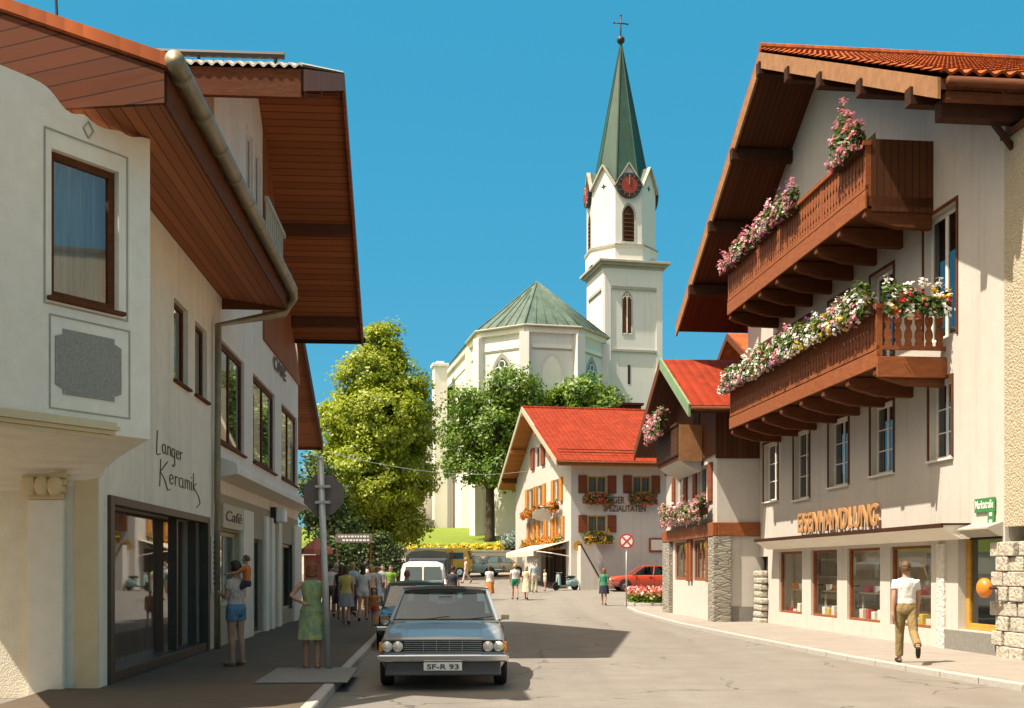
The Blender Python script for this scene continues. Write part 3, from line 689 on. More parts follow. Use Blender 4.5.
def balcony(F, parent, u0, u1, zf, proj, rail_h, floor_t, side_solid, baluster_m, nb):
    """timber balcony: floor, brackets, railing of sawn balusters"""
    b = MB(); F.bx(b, u0, u1, zf - floor_t, zf, -proj, -.003)
    bal = b.build('balcony', M['dark_y'], parent)
    f = MB(); F.bx(f, u0 - .02, u1 + .02, zf - floor_t - .06, zf + .10, -proj - .05, -proj - .002); f.build('fascia_board', M[baluster_m], bal, bevel=.01)
    r = MB(); zt = zf + rail_h
    F.bx(r, u0 - .03, u1 + .03, zt - .09, zt, -proj - .09, -proj + .07); F.bx(r, u0, u1, zf + .13, zf + .21, -proj - .04, -proj + .03)
    F.bx(r, u0, u1, zf + .16, zt - .08, -proj + .032, -proj + .036) if False else None
    n = int((u1 - u0) / .165); z0, z1 = zf + .2, zt - .08
    prof = [(0, .062), (.1, .062), (.16, .045), (.25, .07), (.38, .066), (.5, .03), (.62, .066), (.75, .07), (.84, .045), (.9, .062), (1, .062)]
    def baluster(put):
        pts = [(w, z0 + (z1 - z0) * t) for t, w in prof] + [(-w, z0 + (z1 - z0) * t) for t, w in prof[::-1]]
        put(pts)
    for i in range(n):
        uc = u0 + (u1 - u0) * (i + .5) / n
        pts = [(w, z0 + (z1 - z0) * t) for t, w in prof] + [(-w, z0 + (z1 - z0) * t) for t, w in prof[::-1]]
        a = Vector(F.p(0, 0, -proj - .02)); bb = Vector(F.p(0, 0, -proj + .012))
        r.prism([F.p(uc + w, z, -proj - .02) for w, z in pts], bb - a)
    k = max(2, int((u1 - u0) / 2.2))
    for i in range(k + 1):
        uc = u0 + .06 + (u1 - u0 - .12) * i / k; F.bx(r, uc - .06, uc + .06, zf, zt - .02, -proj - .03, -proj + .09)
    r.build('railing', M[baluster_m], bal)
    for ue, sg in ((u0, 1), (u1, -1)):
        s = MB()
        a, b2 = sorted((ue, ue + sg * .05))
        if side_solid:
            F.bx(s, a, b2, zf - .3, zt + .05, -proj + .1, -.004); s.build('side_panel', M['dark_x'], bal)
        else:
            F.bx(s, a - .02, b2 + .02, zt - .09, zt, -proj + .08, -.004); F.bx(s, a, b2, zf + .13, zf + .21, -proj + .09, -.004)
            m_ = int(proj / .2)
            for i in range(m_):
                dc = -proj + .1 + (proj - .12) * (i + .5) / m_
                pts = [(w * 1.1, z0 + (z1 - z0) * t) for t, w in prof] + [(-w * 1.1, z0 + (z1 - z0) * t) for t, w in prof[::-1]]
                s.prism([F.p(ue + sg * .01, z, dc + w) for w, z in pts], Vector(F.p(ue + sg * .045, 0, 0)) - Vector(F.p(ue + sg * .01, 0, 0)))
            s.build('side_railing', M[baluster_m], bal)
    for i in range(nb):
        uc = u0 + .12 + (u1 - u0 - .24) * i / (nb - 1); q = MB()
        pts = [(-proj + .0, zf - floor_t - .02), (-.002, zf - floor_t - .02), (-.002, zf - floor_t - .42), (-proj * .55, zf - floor_t - .40), (-proj + .1, zf - floor_t - .26), (-proj - .02, zf - floor_t - .2)]
        q.prism([F.p(uc - .08, z, d) for d, z in pts], Vector(F.p(.16, 0, 0)) - Vector(F.p(0, 0, 0)))
        q.build('bracket', M['wood'], bal, bevel=.012)
    return bal
bu0, bu1 = RW.at(878, 300, -1.4)[0], RW.at(731, 400, -1.4)[0]
balcony(RW, RH, bu0, bu1, 5.86, 1.4, 1.02, .16, False, 'wood_red', 8)
cu0, cu1 = RW.at(867, 200, -1.4)[0], RW.at(729, 300, -1.4)[0]
balcony(RW, RH, cu0, cu1, 9.18, 1.4, 1.10, .2, True, 'wood_red', 8)
# lower balcony: fascia on the near end, in the sun
k = MB(); RW.bx(k, bu0 - .06, bu0 - .003, 5.44, 5.84, -1.44, -.01); k.build('end_beam', M['wood_red'], RH, bevel=.01)

# shop front canopy, frames, shop rooms, letters
cz = MB(); prof = [(-.002, 2.505), (-.55, 2.50), (-.55, 2.45), (-.2, 2.24), (-.002, 2.24)]
c0, c1 = RW.at(945, 530, -.5)[0], RW.at(757, 550, -.5)[0]
cz.prism([(x, c0, z) for x, z in prof], (0, c1 - c0, 0)); cz.build('shop_canopy', M['trim'], RH)
cz = MB(); cz.prism([(-.58, c0 - .03, 2.45), (-.58, c0 - .03, 2.535), (-.003, c0 - .03, 2.54), (-.003, c0 - .03, 2.51), (-.553, c0 - .03, 2.506), (-.553, c0 - .03, 2.45)], (0, c1 - c0 + .06, 0)); cz.build('canopy_flashing', M['wood_dark'], RH)
cz = MB(); e1 = c0 - .05; prof2 = [(-.002, 2.46), (-.3, 2.36), (-.3, 2.33), (-.08, 2.2), (-.002, 2.2)]
cz.prism([(x, U0 + .05, z + .06) for x, z in prof2], (0, e1 - U0 - .08, 0)); cz.build('door_canopy', M['churchtrim'], RH)
for i, h in enumerate(shop):
    mb = MB(); d = .06; fw = .06
    u0, u1, z0, z1 = h[:4]; e = .003
    RW.bx(mb, u0 + e, u0 + fw, z0 + e, z1 - e, d, d + .08); RW.bx(mb, u1 - fw, u1 - e, z0 + e, z1 - e, d, d + .08)
    RW.bx(mb, u0 + fw, u1 - fw, z0 + e, z0 + fw, d, d + .08); RW.bx(mb, u0 + fw, u1 - fw, z1 - fw, z1 - e, d, d + .08)
    o = mb.build('shop_window', M['wood_red'], RH, bevel=.006)
    g = MB(); g.face([RW.p(u0 + fw, z0 + fw, d + .04), RW.p(u1 - fw, z0 + fw, d + .04), RW.p(u1 - fw, z1 - fw, d + .04), RW.p(u0 + fw, z1 - fw, d + .04)]); g.build('pane', M['shopglass'], o)
room = MB(); ra, rb = shop[3][0] - .2, shop[0][1] + .2
room.face([RW.p(ra, .4, 1.5), RW.p(rb, .4, 1.5), RW.p(rb, 2.3, 1.5), RW.p(ra, 2.3, 1.5)])
room.face([RW.p(ra, .4, .162), RW.p(rb, .4, .162), RW.p(rb, .4, 1.5), RW.p(ra, .4, 1.5)]); room.face([RW.p(ra, 2.3, .162), RW.p(rb, 2.3, .162), RW.p(rb, 2.3, 1.5), RW.p(ra, 2.3, 1.5)])
for u in (ra, rb): room.face([RW.p(u, .4, .162), RW.p(u, 2.3, .162), RW.p(u, 2.3, 1.5), RW.p(u, .4, 1.5)])
room.build('shop_room', M['room'], RH, fix=False)
mb = MB(); u0, u1, z0, z1 = door[:4]; d = .16; e = .003; fw = .13
RW.bx(mb, u0 + e, u0 + fw, z0 + e, z1 - e, d, d + .09, 1); RW.bx(mb, u1 - fw, u1 - e, z0 + e, z1 - e, d, d + .09); RW.bx(mb, u0 + fw, u1 - fw, z0 + e, z0 + fw, d, d + .09); RW.bx(mb, u0 + fw, u1 - fw, z1 - .07, z1 - e, d, d + .09, 1)
o = mb.build('display_window', [M['yellowwood'], M['wood_dark']], RH, bevel=.008)
g = MB(); g.face([RW.p(u0 + fw, z0 + fw, d + .045), RW.p(u1 - fw, z0 + fw, d + .045), RW.p(u1 - fw, z1 - .07, d + .045), RW.p(u0 + fw, z1 - .07, d + .045)]); g.build('pane', M['glass'], o)
g = MB(); RW.bx(g, u0 + e, u1 - e, z0 + e, z1 - e, .9, .93); g.build('back_panel', M['greyplaster'], o)
window(RW, smallw, RH, 'wood_dark', 'darkglass', 2, 1, d=.1)
k = MB(); RW.bx(k, shop[3][0] - .62, shop[3][0] - .32, .02, 2.17, -.05, -.003)
k.build('rough_pier_face', M['roughwhite'], RH)
k = MB()
for j in range(8):
    w = random.uniform(-.05, .05); uu = RW.at(765, 600)[0]
    RW.bx(k, uu - .32 + w, uu + .35 + w, .05 + j * .2, .05 + j * .2 + .18, -.22 - random.uniform(0, .06), -.003)
k.build('stone_pier', M['rock'], RH, bevel=.05)
l0, l1 = RW.at(882, 520)[0], RW.at(802, 520)[0]
lettering(RW, 'EISENHANDLUNG', l1, l0, RW.at(842, 529)[1], .52, -.07, 'gold', RH, 'shop_lettering', extrude=.05, bold=.015)
# street sign
t = thing('street_name_sign', 'green enamel street name plate on the white shop house near its corner', 'street sign', RW.world(*RW.at(987, 505), -.03), FR_.a)
G = Facade(FR_, (0, 0), (0, 1), (1, 0))
k = MB(); G.bx(k, -.33, .37, -.13, .13, -.012, .012); o = k.build('plate', M['signgreen'], t, bevel=.005)
k = MB(); G.bx(k, -.30, .34, -.10, .10, -.016, -.0125)
lettering(G, 'Marktstraße', .33, -.29, -.06, .155, -.014, 'signwhite', t, 'lettering', extrude=.004, bold=.01)
t2 = thing('house_number_plate', 'small green number plate below the green street name plate', 'number plate', RW.world(RW.at(993, 505)[0], RW.at(993, 518)[1], -.03), FR_.a)
k = MB(); G.bx(k, -.1, .12, -.14, .16, -.01, .012); k.build('plate', M['signgreen'], t2, bevel=.005)
k = MB(); 
for zz in (-.06, .07): G.bx(k, -.04, .06, zz - .03, zz + .03, -.014, -.0105)
k.build('numeral', M['signwhite'], t2)

# neighbour on the right edge: pebbledash upper floor, stone pier below
NB = thing('pebbledash_house', 'pebbledash house on a rough stone pier, beside the ironmonger chalet', 'house', FR_.o, FR_.a)
mb = MB(); mb.box(-.03, 10, -14, U0 - .03, 2.42, 9.3); mb.build('wall', M['rough'], NB)
mb = MB(); mb.box(.9, 10, -13.5, U0 - .06, 0, 2.415); mb.build('recessed_ground_floor', M['interior'], NB)
k = MB()
for j in range(8):
    z = .04 + j * .265
    for q in range(4):
        a = -.95 + q * .42 + (.2 if j % 2 else 0) + random.uniform(-.04, .04)
        k.box(-.08 - random.uniform(0, .08), .5, U0 + max(a - .21, -1.3), U0 + min(a + .19, .02 + random.uniform(-.05, .03)), z, z + .252)
pier = k.build('stone_pier', M['rock'], NB, bevel=.06)
k = MB(); k.box(-.1, 10, -14, U0 - .01, 9.302, 9.4); k.build('roof', M['tile_dark'], NB)
w = RW.world(U0 + .1, 1.33, -.33); t = thing('orange_globe', 'orange enamel globe fixed to the rough stone pier beside the shop', 'globe', w, FR_.a)
k = MB(); k.ball((0, 0, 0), (.13, .17, .18), 0, 16, 12); k.build('globe', M['orangeball'], t, smooth=True)
k = MB(); k.tube([(0, -.1, 0), (.05, -.3, 0)], .025, 8); k.build('bracket', M['iron'], t)

# ------------------------------------------------------------------ left: pottery house
LH = thing('pottery_shop_house', 'cream pottery shop house with wavy gable plaster and a deep boarded eave', 'house', FL.o, FL.a)
yl = LW.at(214, 500)[0]            # far end of the house
c = .2
yb = LW.at(150, 300, -.8)[0]             # corner of the oriel, 0.8 m out from the wall
ANG = (-.595, -.804)
LA = Facade(FL, (.8, yb), ANG, (-.804, .595))
zl = 3.42
upw = [LW.rect(174, 188, 304, 384), LW.rect(195, 207, 326, 398)]
sh = LW.rect(108, 207, 495, 690); sh = (sh[0] + .05, sh[1], .22, LW.at(160, 513)[1], .5)
mb = MB()
LW.wall(mb, -.05, yl, zl, 7.19, upw, .2)
LW.wall(mb, -.05, yl, 0, zl, [sh], m=0)
mb.face([(0, -.05, 0), (-7, -.05, 0), (-7, -.05, zl), (0, -.05, zl)])
mb.face([(0, -.05, zl), (-7, -.05, zl), (-7, yl, zl), (0, yl, zl)])
mb.face([(0, yl, 0), (-9, yl, 0), (-9, yl, 7.2), (0, yl, 7.2)])
mb.build('wall', M['cream'], LH, fix=False)
zl0 = zl; zl = 3.28; mb = MB(); a = [LA.rect(51.5, 119, 160, 304)]
ztb = LA.at(149, 139)[1]; zt = lambda u: min(7.2, ztb - .06 * math.exp(-((u - .3) / .14) ** 2) + (LA.at(100, 127)[1] + .0 - ztb) / (1 + math.exp(-(u - .5) * 16)) + (.0 if u < .95 else .0) + .07 * math.exp(-((u - .95) / .12) ** 2) + .25 / (1 + math.exp(-(u - 1.3) * 14)))
h = a[0]; LA.wall(mb, 0, 3.5, zl, 6.7, a, .16)
us = np.linspace(0, 3.5, 60); r0 = [LA.p(u, 6.7) for u in us]; r1 = [LA.p(u, zt(u)) for u in us]
mb.loft([r0, r1], 0, False, False); r2 = [LA.p(u, zt(u), .22) for u in us]; mb.loft([r1, r2], 0, False, False)
mb.face([LA.p(0, zl), (0, yb + .9, zl), (0, yb + .9, 6.95), LA.p(0, 6.95)]); P1 = LA.p(3.5, zl)
mb.face([P1, (-3, .3, zl), (-3, .3, 7.1), LA.p(3.5, 7.1)])
for A_, B_ in (((P1, (-2.2, -.052, 2.6)), (LA.p(0, zl), (-.0, -.052, 2.75))), ((LA.p(0, zl), (0, -.052, 2.75)), ((0, yb + .9, zl), (0, yb + .9, 2.9)))):
    r_ = []
    for q in range(9):
        t = q / 8; e_ = 1 - (1 - t) ** 2
        r_.append([Vector(A_[0]).lerp(Vector(A_[1]), e_) + Vector((0, 0, (Vector(A_[1]).z - zl) * (t - e_))), Vector(B_[0]).lerp(Vector(B_[1]), e_) + Vector((0, 0, (Vector(B_[1]).z - zl) * (t - e_)))])
    mb.loft(r_, 0, False, False)
mb.build('oriel_wall', M['trim'], LH, fix=False)
# incised plaster lines and panel on the oriel
ln = MB(); t_ = .022
def rectline(F, mb, r, w, d=-.008):
    u0, u1, z0, z1 = r
    F.bx(mb, u0, u1, z0, z0 + w, d, -.001); F.bx(mb, u0, u1, z1 - w, z1, d, -.001); F.bx(mb, u0, u0 + w, z0 + w, z1 - w, d, -.001); F.bx(mb, u1 - w, u1, z0 + w, z1 - w, d, -.001)
q = LA.rect(46, 130, 150, 308); rectline(LA, ln, (h[0] - .13, h[1] + .1, h[2] - .1, h[3] + .22), t_)
pr = LA.rect(55, 121, 334, 398); prb = LA.rect(49, 130, 322, 414)
rectline(LA, ln, prb, .02)
zl = zl0; cu, czz = LA.at(88, 130)
for s_ in (1, -1):
    ln.beam(LA.p(cu - .07, czz, -.006), LA.p(cu, czz + .1 * s_, -.006), .025, .012); ln.beam(LA.p(cu + .07, czz, -.006), LA.p(cu, czz + .1 * s_, -.006), .025, .012)
ln.build('plaster_lines', M['churchtrim'], LH)
k = MB(); u0, u1, z0, z1 = pr; cc = .1
pts = [(u0 + cc, z0), (u1 - cc, z0), (u1 - cc, z0 + .06), (u1, z0 + .1), (u1, z1 - .1), (u1 - cc, z1 - .06), (u1 - cc, z1), (u0 + cc, z1), (u0 + cc, z1 - .06), (u0, z1 - .1), (u0, z0 + .1), (u0 + cc, z0 + .06)]
k.prism([LA.p(u, z, -.012) for u, z in pts], Vector(LA.p(0, 0, 0)) - Vector(LA.p(0, 0, -.010))); k.build('plaster_panel', M['greyplaster'], LH)
window(LA, h, LH, 'wood', 'glass', 1, 1, d=.08, fw=.09, name='oriel_window', curtain='curtain', sill='wood')
for w in upw: window(LW, w, LH, 'wood', 'darkglass', 1, 1, d=.08, curtain='browncurtain', sill=True)
# cornice, corner pilaster with capital on the ground floor front
k = MB()
for i, (dz_, o_) in enumerate(((0, .05), (.05, .1), (.1, .16), (.15, .12))):
    LA.bx(k, .62 - o_ * .5, 3.4, 3.22 + dz_, 3.22 + dz_ + .047, -o_ * .8, -.003)
k.build('cornice', M['ochre'], LH)
k = MB(); k.box(-.86, -.42, -.16, -.052, 0, 2.55); k.build('pilaster', M['trim'], LH, bevel=.01)
k = MB()
for i in range(7):
    t = i / 6; k.box(-.86 - .12 * t, -.42 + .12 * t, -.17 - .12 * t, -.052, 2.553 + i * .09, 2.553 + i * .09 + .088)
for sx in (-.8, -.64, -.48): k.ball((sx, -.28, 2.72), (.1, .09, .13), 0, 10, 7)
k.build('capital', M['ochre'], LH, bevel=.02)
k = MB(); k.box(-.30, -.003, -.075, -.052, .0, 3.2); k.build('corner_strip', M['ochre'], LH)
# shop front of the pottery
u0, u1, z0, z1 = sh[:4]
k = MB(); fw = .1
LW.bx(k, u0 - .08, u0 + fw, 0.02, z1 + .1, -.05, .12); LW.bx(k, u1 - fw, u1 + .08, .02, z1 + .1, -.05, .12); LW.bx(k, u0 + fw, u1 - fw, z1 - .02, z1 + .1, -.05, .12); LW.bx(k, u0 + fw, u1 - fw, .125, z0 + .06, -.02, .3)
o = k.build('shop_window', M['bronze'], LH, bevel=.008)
k = MB(); ud = u0 + (u1 - u0) * .68
for a, b, c_, d_ in ((ud, ud + .1, .1, .25), (u1 - .5, u1 - .4, .1, .25), (u0 + .5, u0 + .56, .2, .3)):
    k = MB(); LW.bx(k, a, b, z0 + .003, z1 - .003, c_, d_); k.build('mullion', M['bronze'], o)
k = MB(); k.face([LW.p(u0, z0, .3), LW.p(u1, z0, .3), LW.p(u1, z1, .3), LW.p(u0, z1, .3)]); k.build('pane', M['shopglass'], o)
k = MB(); n = 120; rr = [[], []]
for i in range(n + 1):
    u = u0 + (u1 - u0) * i / n; d = .48 + .025 * math.sin(i * 1.1) - .0
    rr[0].append(LW.p(u, z0, d)); rr[1].append(LW.p(u, z1, d))
k.loft(rr, 0, False, False); k.build('curtain', M['browncurtain'], o, smooth=True, fix=False)
t = thing('price_board', 'narrow white notice board beside the pottery shop door', 'notice board', LW.world((u1 + yl) / 2 + .12, 1.75, -.03), FL.a)
GL = Facade(FL, (0, 0), (0, 1), (-1, 0))
k = MB(); GL.bx(k, -.16, .16, -.55, .55, -.015, .015); k.build('board', M['winwhite'], t, bevel=.005)
k = MB()
for i in range(9): GL.bx(k, -.11, .06 + .05 * random.random(), .42 - i * .1, .45 - i * .1, -.019, -.0155)
k.build('printed_lines', M['lettersdark'], t)
# handwritten name
def script(F, strokes, u0, z0, su, sz, r, parent, name):
    mb = MB()
    for st in strokes:
        pts = [Vector(F.p(u0 + x * su, z0 + y * sz, -.012)) for x, y in st]
        mb.tube(pts, r, 6)
    return mb.build(name, M['lettersdark'], parent)
def arc(cx, cy, rx, ry, a0, a1, n=8): return [(cx + rx * math.cos(R(a0 + (a1 - a0) * i / n)), cy + ry * math.sin(R(a0 + (a1 - a0) * i / n))) for i in range(n + 1)]
Ls = [[(.1, 1.5), (0, -.2), (.1, -.3), (.5, -.15)],
      arc(.95, .35, .22, .35, 60, 330) + [], [(1.12, .72), (1.15, .1), (1.25, 0)],
      [(1.45, .7), (1.45, 0)], [(1.45, .5)] + arc(1.65, .5, .16, .2, 150, 0) + [(1.83, 0)],
      arc(2.2, .35, .2, .34, 60, 330), [(2.38, .7), (2.4, -.5)] + arc(2.25, -.5, .15, .2, 0, -150),
      [(2.65, .32), (2.95, .42)] + arc(2.82, .35, .18, .34, 20, 320), [(3.2, .7), (3.2, 0)], [(3.2, .45), (3.32, .66), (3.5, .62)]]
Ks = [[(.1, 1.5), (0, -.4)], [(.75, 1.5), (.06, .62), (.45, .2), (.75, -.5), (1.0, -.4)],
      [(.95, .32), (1.25, .42)] + arc(1.12, .35, .18, .34, 20, 320), [(1.5, .7), (1.5, 0)], [(1.5, .45), (1.62, .66), (1.8, .62)],
      arc(2.1, .35, .2, .35, 60, 330), [(2.28, .7), (2.32, .05), (2.42, 0)],
      [(2.55, .7), (2.55, 0)], [(2.55, .5)] + arc(2.68, .5, .11, .2, 150, 0) + [(2.8, 0)], [(2.8, .5)] + arc(2.93, .5, .11, .2, 150, 0) + [(3.05, 0)],
      [(3.25, .7), (3.27, 0)], [(3.24, .98), (3.28, 1.02)], [(3.5, 1.4), (3.48, 0)], [(3.8, .65), (3.5, .35), (3.85, 0), (4.1, -.25), (4.3, -.8), (3.9, -1.2)]]
a = LW.at(155, 445); b_ = LW.at(182, 470)
script(LW, Ls, a[0] + .05, LW.at(160, 452)[1], (LW.at(181, 470)[0] - a[0]) / 3.5, .21, .0085, LH, 'shop_lettering')
a = LW.at(159, 470)
script(LW, Ks, a[0], LW.at(170, 484)[1] , (LW.at(197, 470)[0] - a[0]) / 4.0, .23, .0085, LH, 'shop_lettering')

# roof of the pottery house
ex = 1.32; ez = 7.42; y0r, y1r = LW.at(166, 60, -1.32)[0], LW.at(288, 60, -1.32)[0]
pitch = .5; xi = -7.
zr = lambda x: ez + (ex - x) * pitch
skew = 4.0
rf = MB()
top = [(ex, y0r, ez), (ex, y1r, ez), (xi, y1r, zr(xi)), (xi, y0r + skew, zr(xi))]
rf.prism(top, (0, 0, -.09)); ro = rf.build('roof', M['tile_o'], LH)
k = MB(); sz = 7.17
k.prism([(ex - .06, y0r + .12, 6.97), (ex - .06, y1r - .08, 6.97), (.0, y1r - .08, 7.15), (-.0, y0r + .12 + skew * .16, 7.15)], (0, 0, .05)); k.build('soffit', M['soffit_x'], LH)
k = MB(); k.prism([(-.004, y0r + .12 + skew * .16, 7.15), (-.004, 5.2, 7.15), (-5, 5.2, 7.75), (-5, y0r + .12 + skew * .76, 7.75)], (0, 0, .05)); k.build('soffit', M['soffit_x'], LH)
k = MB()   # boarded gable end under the verge
sk = lambda x: y0r + .04 + skew * (ex - x) / (ex - xi)
k.prism([(ex - .03, sk(ex), 6.95), (ex - .03, sk(ex), ez - .1), (-5, sk(-5), zr(-5) - .1), (-5, sk(-5), 7.72), (0, sk(0), 7.12)], (0, .06, 0)); k.build('gable_boarding', M['soffit_z'], LH)
k = MB(); k.prism([(ex + .05, y0r - .05, ez - .1), (ex + .05, y0r - .05, ez + .05), (xi, y0r - .05 + skew, zr(xi) + .07), (xi, y0r - .05 + skew, zr(xi) - .08)], (0, .08, 0)); k.build('verge_board', M['tile_o'], LH)
k = MB(); k.box(ex - .05, ex - .01, y0r + .1, y1r, 6.94, ez - .1); k.box(0, ex - .051, y1r - .05, y1r - .005, 6.94, ez + .3); k.build('eave_board', M['wood'], LH)
k = MB(); gx = ex + .12
k.tube([(gx, y0r - .12, ez - .05), (gx, y0r + .02, ez - .05), (gx, (y0r + y1r) / 2, ez - .08), (gx, y1r - .3, ez - .12), (gx - .02, y1r, ez - .22), (gx - .22, y1r + .12, ez - .5), (gx - .7, y1r - .1, ez - .66), (.12, LW.at(213, 325)[0] - .1, LW.at(213, 326)[1]), (.1, LW.at(213, 325)[0] - .08, 3.5), (.1, LW.at(213, 325)[0] - .08, .1)], [.11, .11, .11, .11, .1, .085, .075, .065, .06, .06], 14)
for i in range(9):
    y = y0r + (y1r - y0r - .3) * (i + .2) / 9; k.tube([(gx, y, ez - .09), (gx, y + .04, ez - .09)], .118, 14)
k.build('gutter', M['zinc'], LH, smooth=True)
t = thing('aerial_mast', 'thin aerial mast on the tiled roof of the pottery house', 'aerial', FL.w(-.2, y0r + 1.0, zr(-.2)), 0)
k = MB(); k.tube([(0, 0, -.3), (-.05, 0, .7), (-.14, 0, 2.6)], .018, 6); k.build('mast', M['iron'], t)

# ------------------------------------------------------------------ left: cafe house
CH = thing('cafe_house', 'pinkish cafe house with a high boarded gable roof and large brown windows', 'house', FL.o, FL.a)
yc0, yc1 = yl + .02, LW.at(298, 400)[0]
cw = [LW.rect(218.5, 244, 336, 440), LW.rect(253, 275, 373, 470), LW.rect(281.5, 297, 412, 489)]
cz0 = min(LW.at(231, 440)[1], 4.4); cw = [(r_[0], r_[1], 4.22, 6.32) for r_ in cw]
ov = 2.05
RYc = LW.at(342, 72, -ov); NEc = LW.at(300, 66, -ov); FEc = LW.at(361.5, 332, -ov)
ry, rzc = RYc; ney, nez = NEc; fey, fez = FEc
zc = lambda y: rzc - (rzc - nez) / (ry - ney) * (ry - y) if y < ry else rzc - (rzc - fez) / (fey - ry) * (y - ry)
gd = [LW.rect(246, 262, 120, 200)]; gd = [(gd[0][0], gd[0][0] + .95, 8.9, 11.85), (gd[0][0] + 1.15, gd[0][0] + 2.1, 8.9, 11.85)]
gfl = [LW.rect(217, 239, 545, 640), LW.rect(251, 262, 548, 640), LW.rect(279, 292, 552, 640)]
gfl = [(gfl[0][0] + .1, gfl[0][1], .9, 2.45, .3), (gfl[1][0], gfl[1][1], .15, 2.4, .4), (gfl[2][0], gfl[2][1] + .4, .5, 2.4, .3)]
mb = MB()
LW.wall(mb, yc0, yc1, 3.2, 8.4, cw, .2)
g0, g1 = gd[0][0] - .15, gd[1][1] + .8
LW.wall(mb, g0, g1, 8.4, 11.9, gd, .2)
mb.face([LW.p(yc0, 8.4), LW.p(g0, 8.4), LW.p(g0, zc(g0) - .3), LW.p(yc0, zc(yc0) - .3)])
mb.face([LW.p(g0, 11.9), LW.p(g1, 11.9), LW.p(g1, zc(g1) - .3), LW.p(ry, rzc - .3), LW.p(g0, zc(g0) - .3)])
mb.face([LW.p(g1, 8.4), LW.p(yc1, 8.4), LW.p(yc1, zc(yc1) - .3), LW.p(g1, zc(g1) - .3)])
mb.face([(0, yc0, 3), (-12, yc0, 3), (-12, yc0, zc(yc0) - .3), (0, yc0, zc(yc0) - .3)])
mb.face([(0, yc1, 0), (-12, yc1, 0), (-12, yc1, zc(yc1) - .3), (0, yc1, zc(yc1) - .3)])
mb.face([(-12, yc0, 0), (-12, yc1, 0), (-12, yc1, zc(yc1) - .3), (-12, ry, rzc - .3), (-12, yc0, zc(yc0) - .3)])
mb.build('wall', M['pink'], CH, fix=False)
mb = MB(); LW.wall(mb, yc0, yc1, 0, 3.2, gfl, m=0); mb.build('ground_floor_wall', M['rough'], CH, fix=False)
k = MB(); lz = LW.at(232, 462, -.45)[1]; ly0, ly1 = yc0 + .02, LW.at(312, 510, -.45)[0]
k.prism([(.003, ly0, lz + .18), (.42, ly0, lz + .05), (.45, ly0, lz - .06), (.45, ly0, lz - .17), (.003, ly0, lz - .25)], (0, ly1 - ly0, 0)); k.build('ledge', M['pink'], CH)
for h in cw: window(LW, h, CH, 'wood', 'glass', 2, 1, d=.06, fw=.12, sill='wood', back=.5)
for h in gd: window(LW, h, CH, 'winwhite', 'darkglass', 2, 1, d=.05, fw=.12, name='balcony_door', sill=False)
for i, h in enumerate(gfl): window(LW, h, CH, 'winbeige' if i != 1 else 'bronze', 'glass', 2 if i != 1 else 1, 1, d=.1, fw=.09, name='shop_window' if i != 1 else 'cafe_door', sill=False, back=.7)
rf = MB()
for a, b, za in ((ney, ry, nez), (fey, ry, fez)):
    rf.prism([(ov, a, za - .06), (ov, b, rzc - .06), (ov, b, rzc - .26), (ov, a, za - .24)], (-14.5, 0, 0))
ro = rf.build('roof', M['soffit_y'], CH)
# corrugated fibre-cement sheets
for a, za, sgn in ((ney - .1, nez, 1), (fey + .1, fez, -1)):
    sh_ = MB(); r0, r1, r2, r3 = [], [], [], []
    nn = 84 * 6
    for i in range(nn + 1):
        x = ov + .05 - 14.4 * i / nn; hgt = .03 * math.sin(i * 2 * math.pi / 6) + .0
        r0.append((x, a, za - .01 + hgt)); r1.append((x, ry, rzc - .01 + hgt)); r2.append((x, a, za - .05 + hgt))
    sh_.loft([r2, r0, r1], 0, False, False); sh_.build('corrugated_sheets', M['fibre'], ro, fix=False)
k = MB()
for a, za in ((ney, nez), (fey, fez)):
    k.prism([(ov + .003, a, za - .42), (ov + .003, ry, rzc - .45), (ov + .003, ry, rzc - .05), (ov + .003, a, za - .05)], (.06, 0, 0))
k.build('verge_board', M['soffit_y'], CH)
for y in (ney + 1.2, (ney + ry) / 2, ry, (ry + fey) / 2, fey - .7):
    p = MB(); z = zc(y) - .27; p.box(-.3, ov - .06, y - .1, y + .1, z - .28, z - .005); p.build('purlin', M['wood'], CH, bevel=.01)
k = MB(); k.box(-12, ov + .02, ney - .06, ney - .003, nez - .55, nez - .08); k.build('eave_board', M['wood'], CH)
k = MB(); k.box(-12, ov + .03, fey + .003, fey + .05, fez - .36, fez - .05); k.box(-12, ov + .12, fey + .05, fey + .2, fez - .3, fez - .17); k.build('eave_board', M['wood_dark'], CH)
k = MB(); k.tube([(1.75, ney + .3, nez + .3), (-9, ney + .3, nez + .3)], .06, 6); 
for i in range(8): k.tube([(1.6 - i * 1.3, ney + .3, nez), (1.6 - i * 1.3, ney + .3, nez + .3)], .03, 6)
k.build('snow_guard', M['iron'], CH)
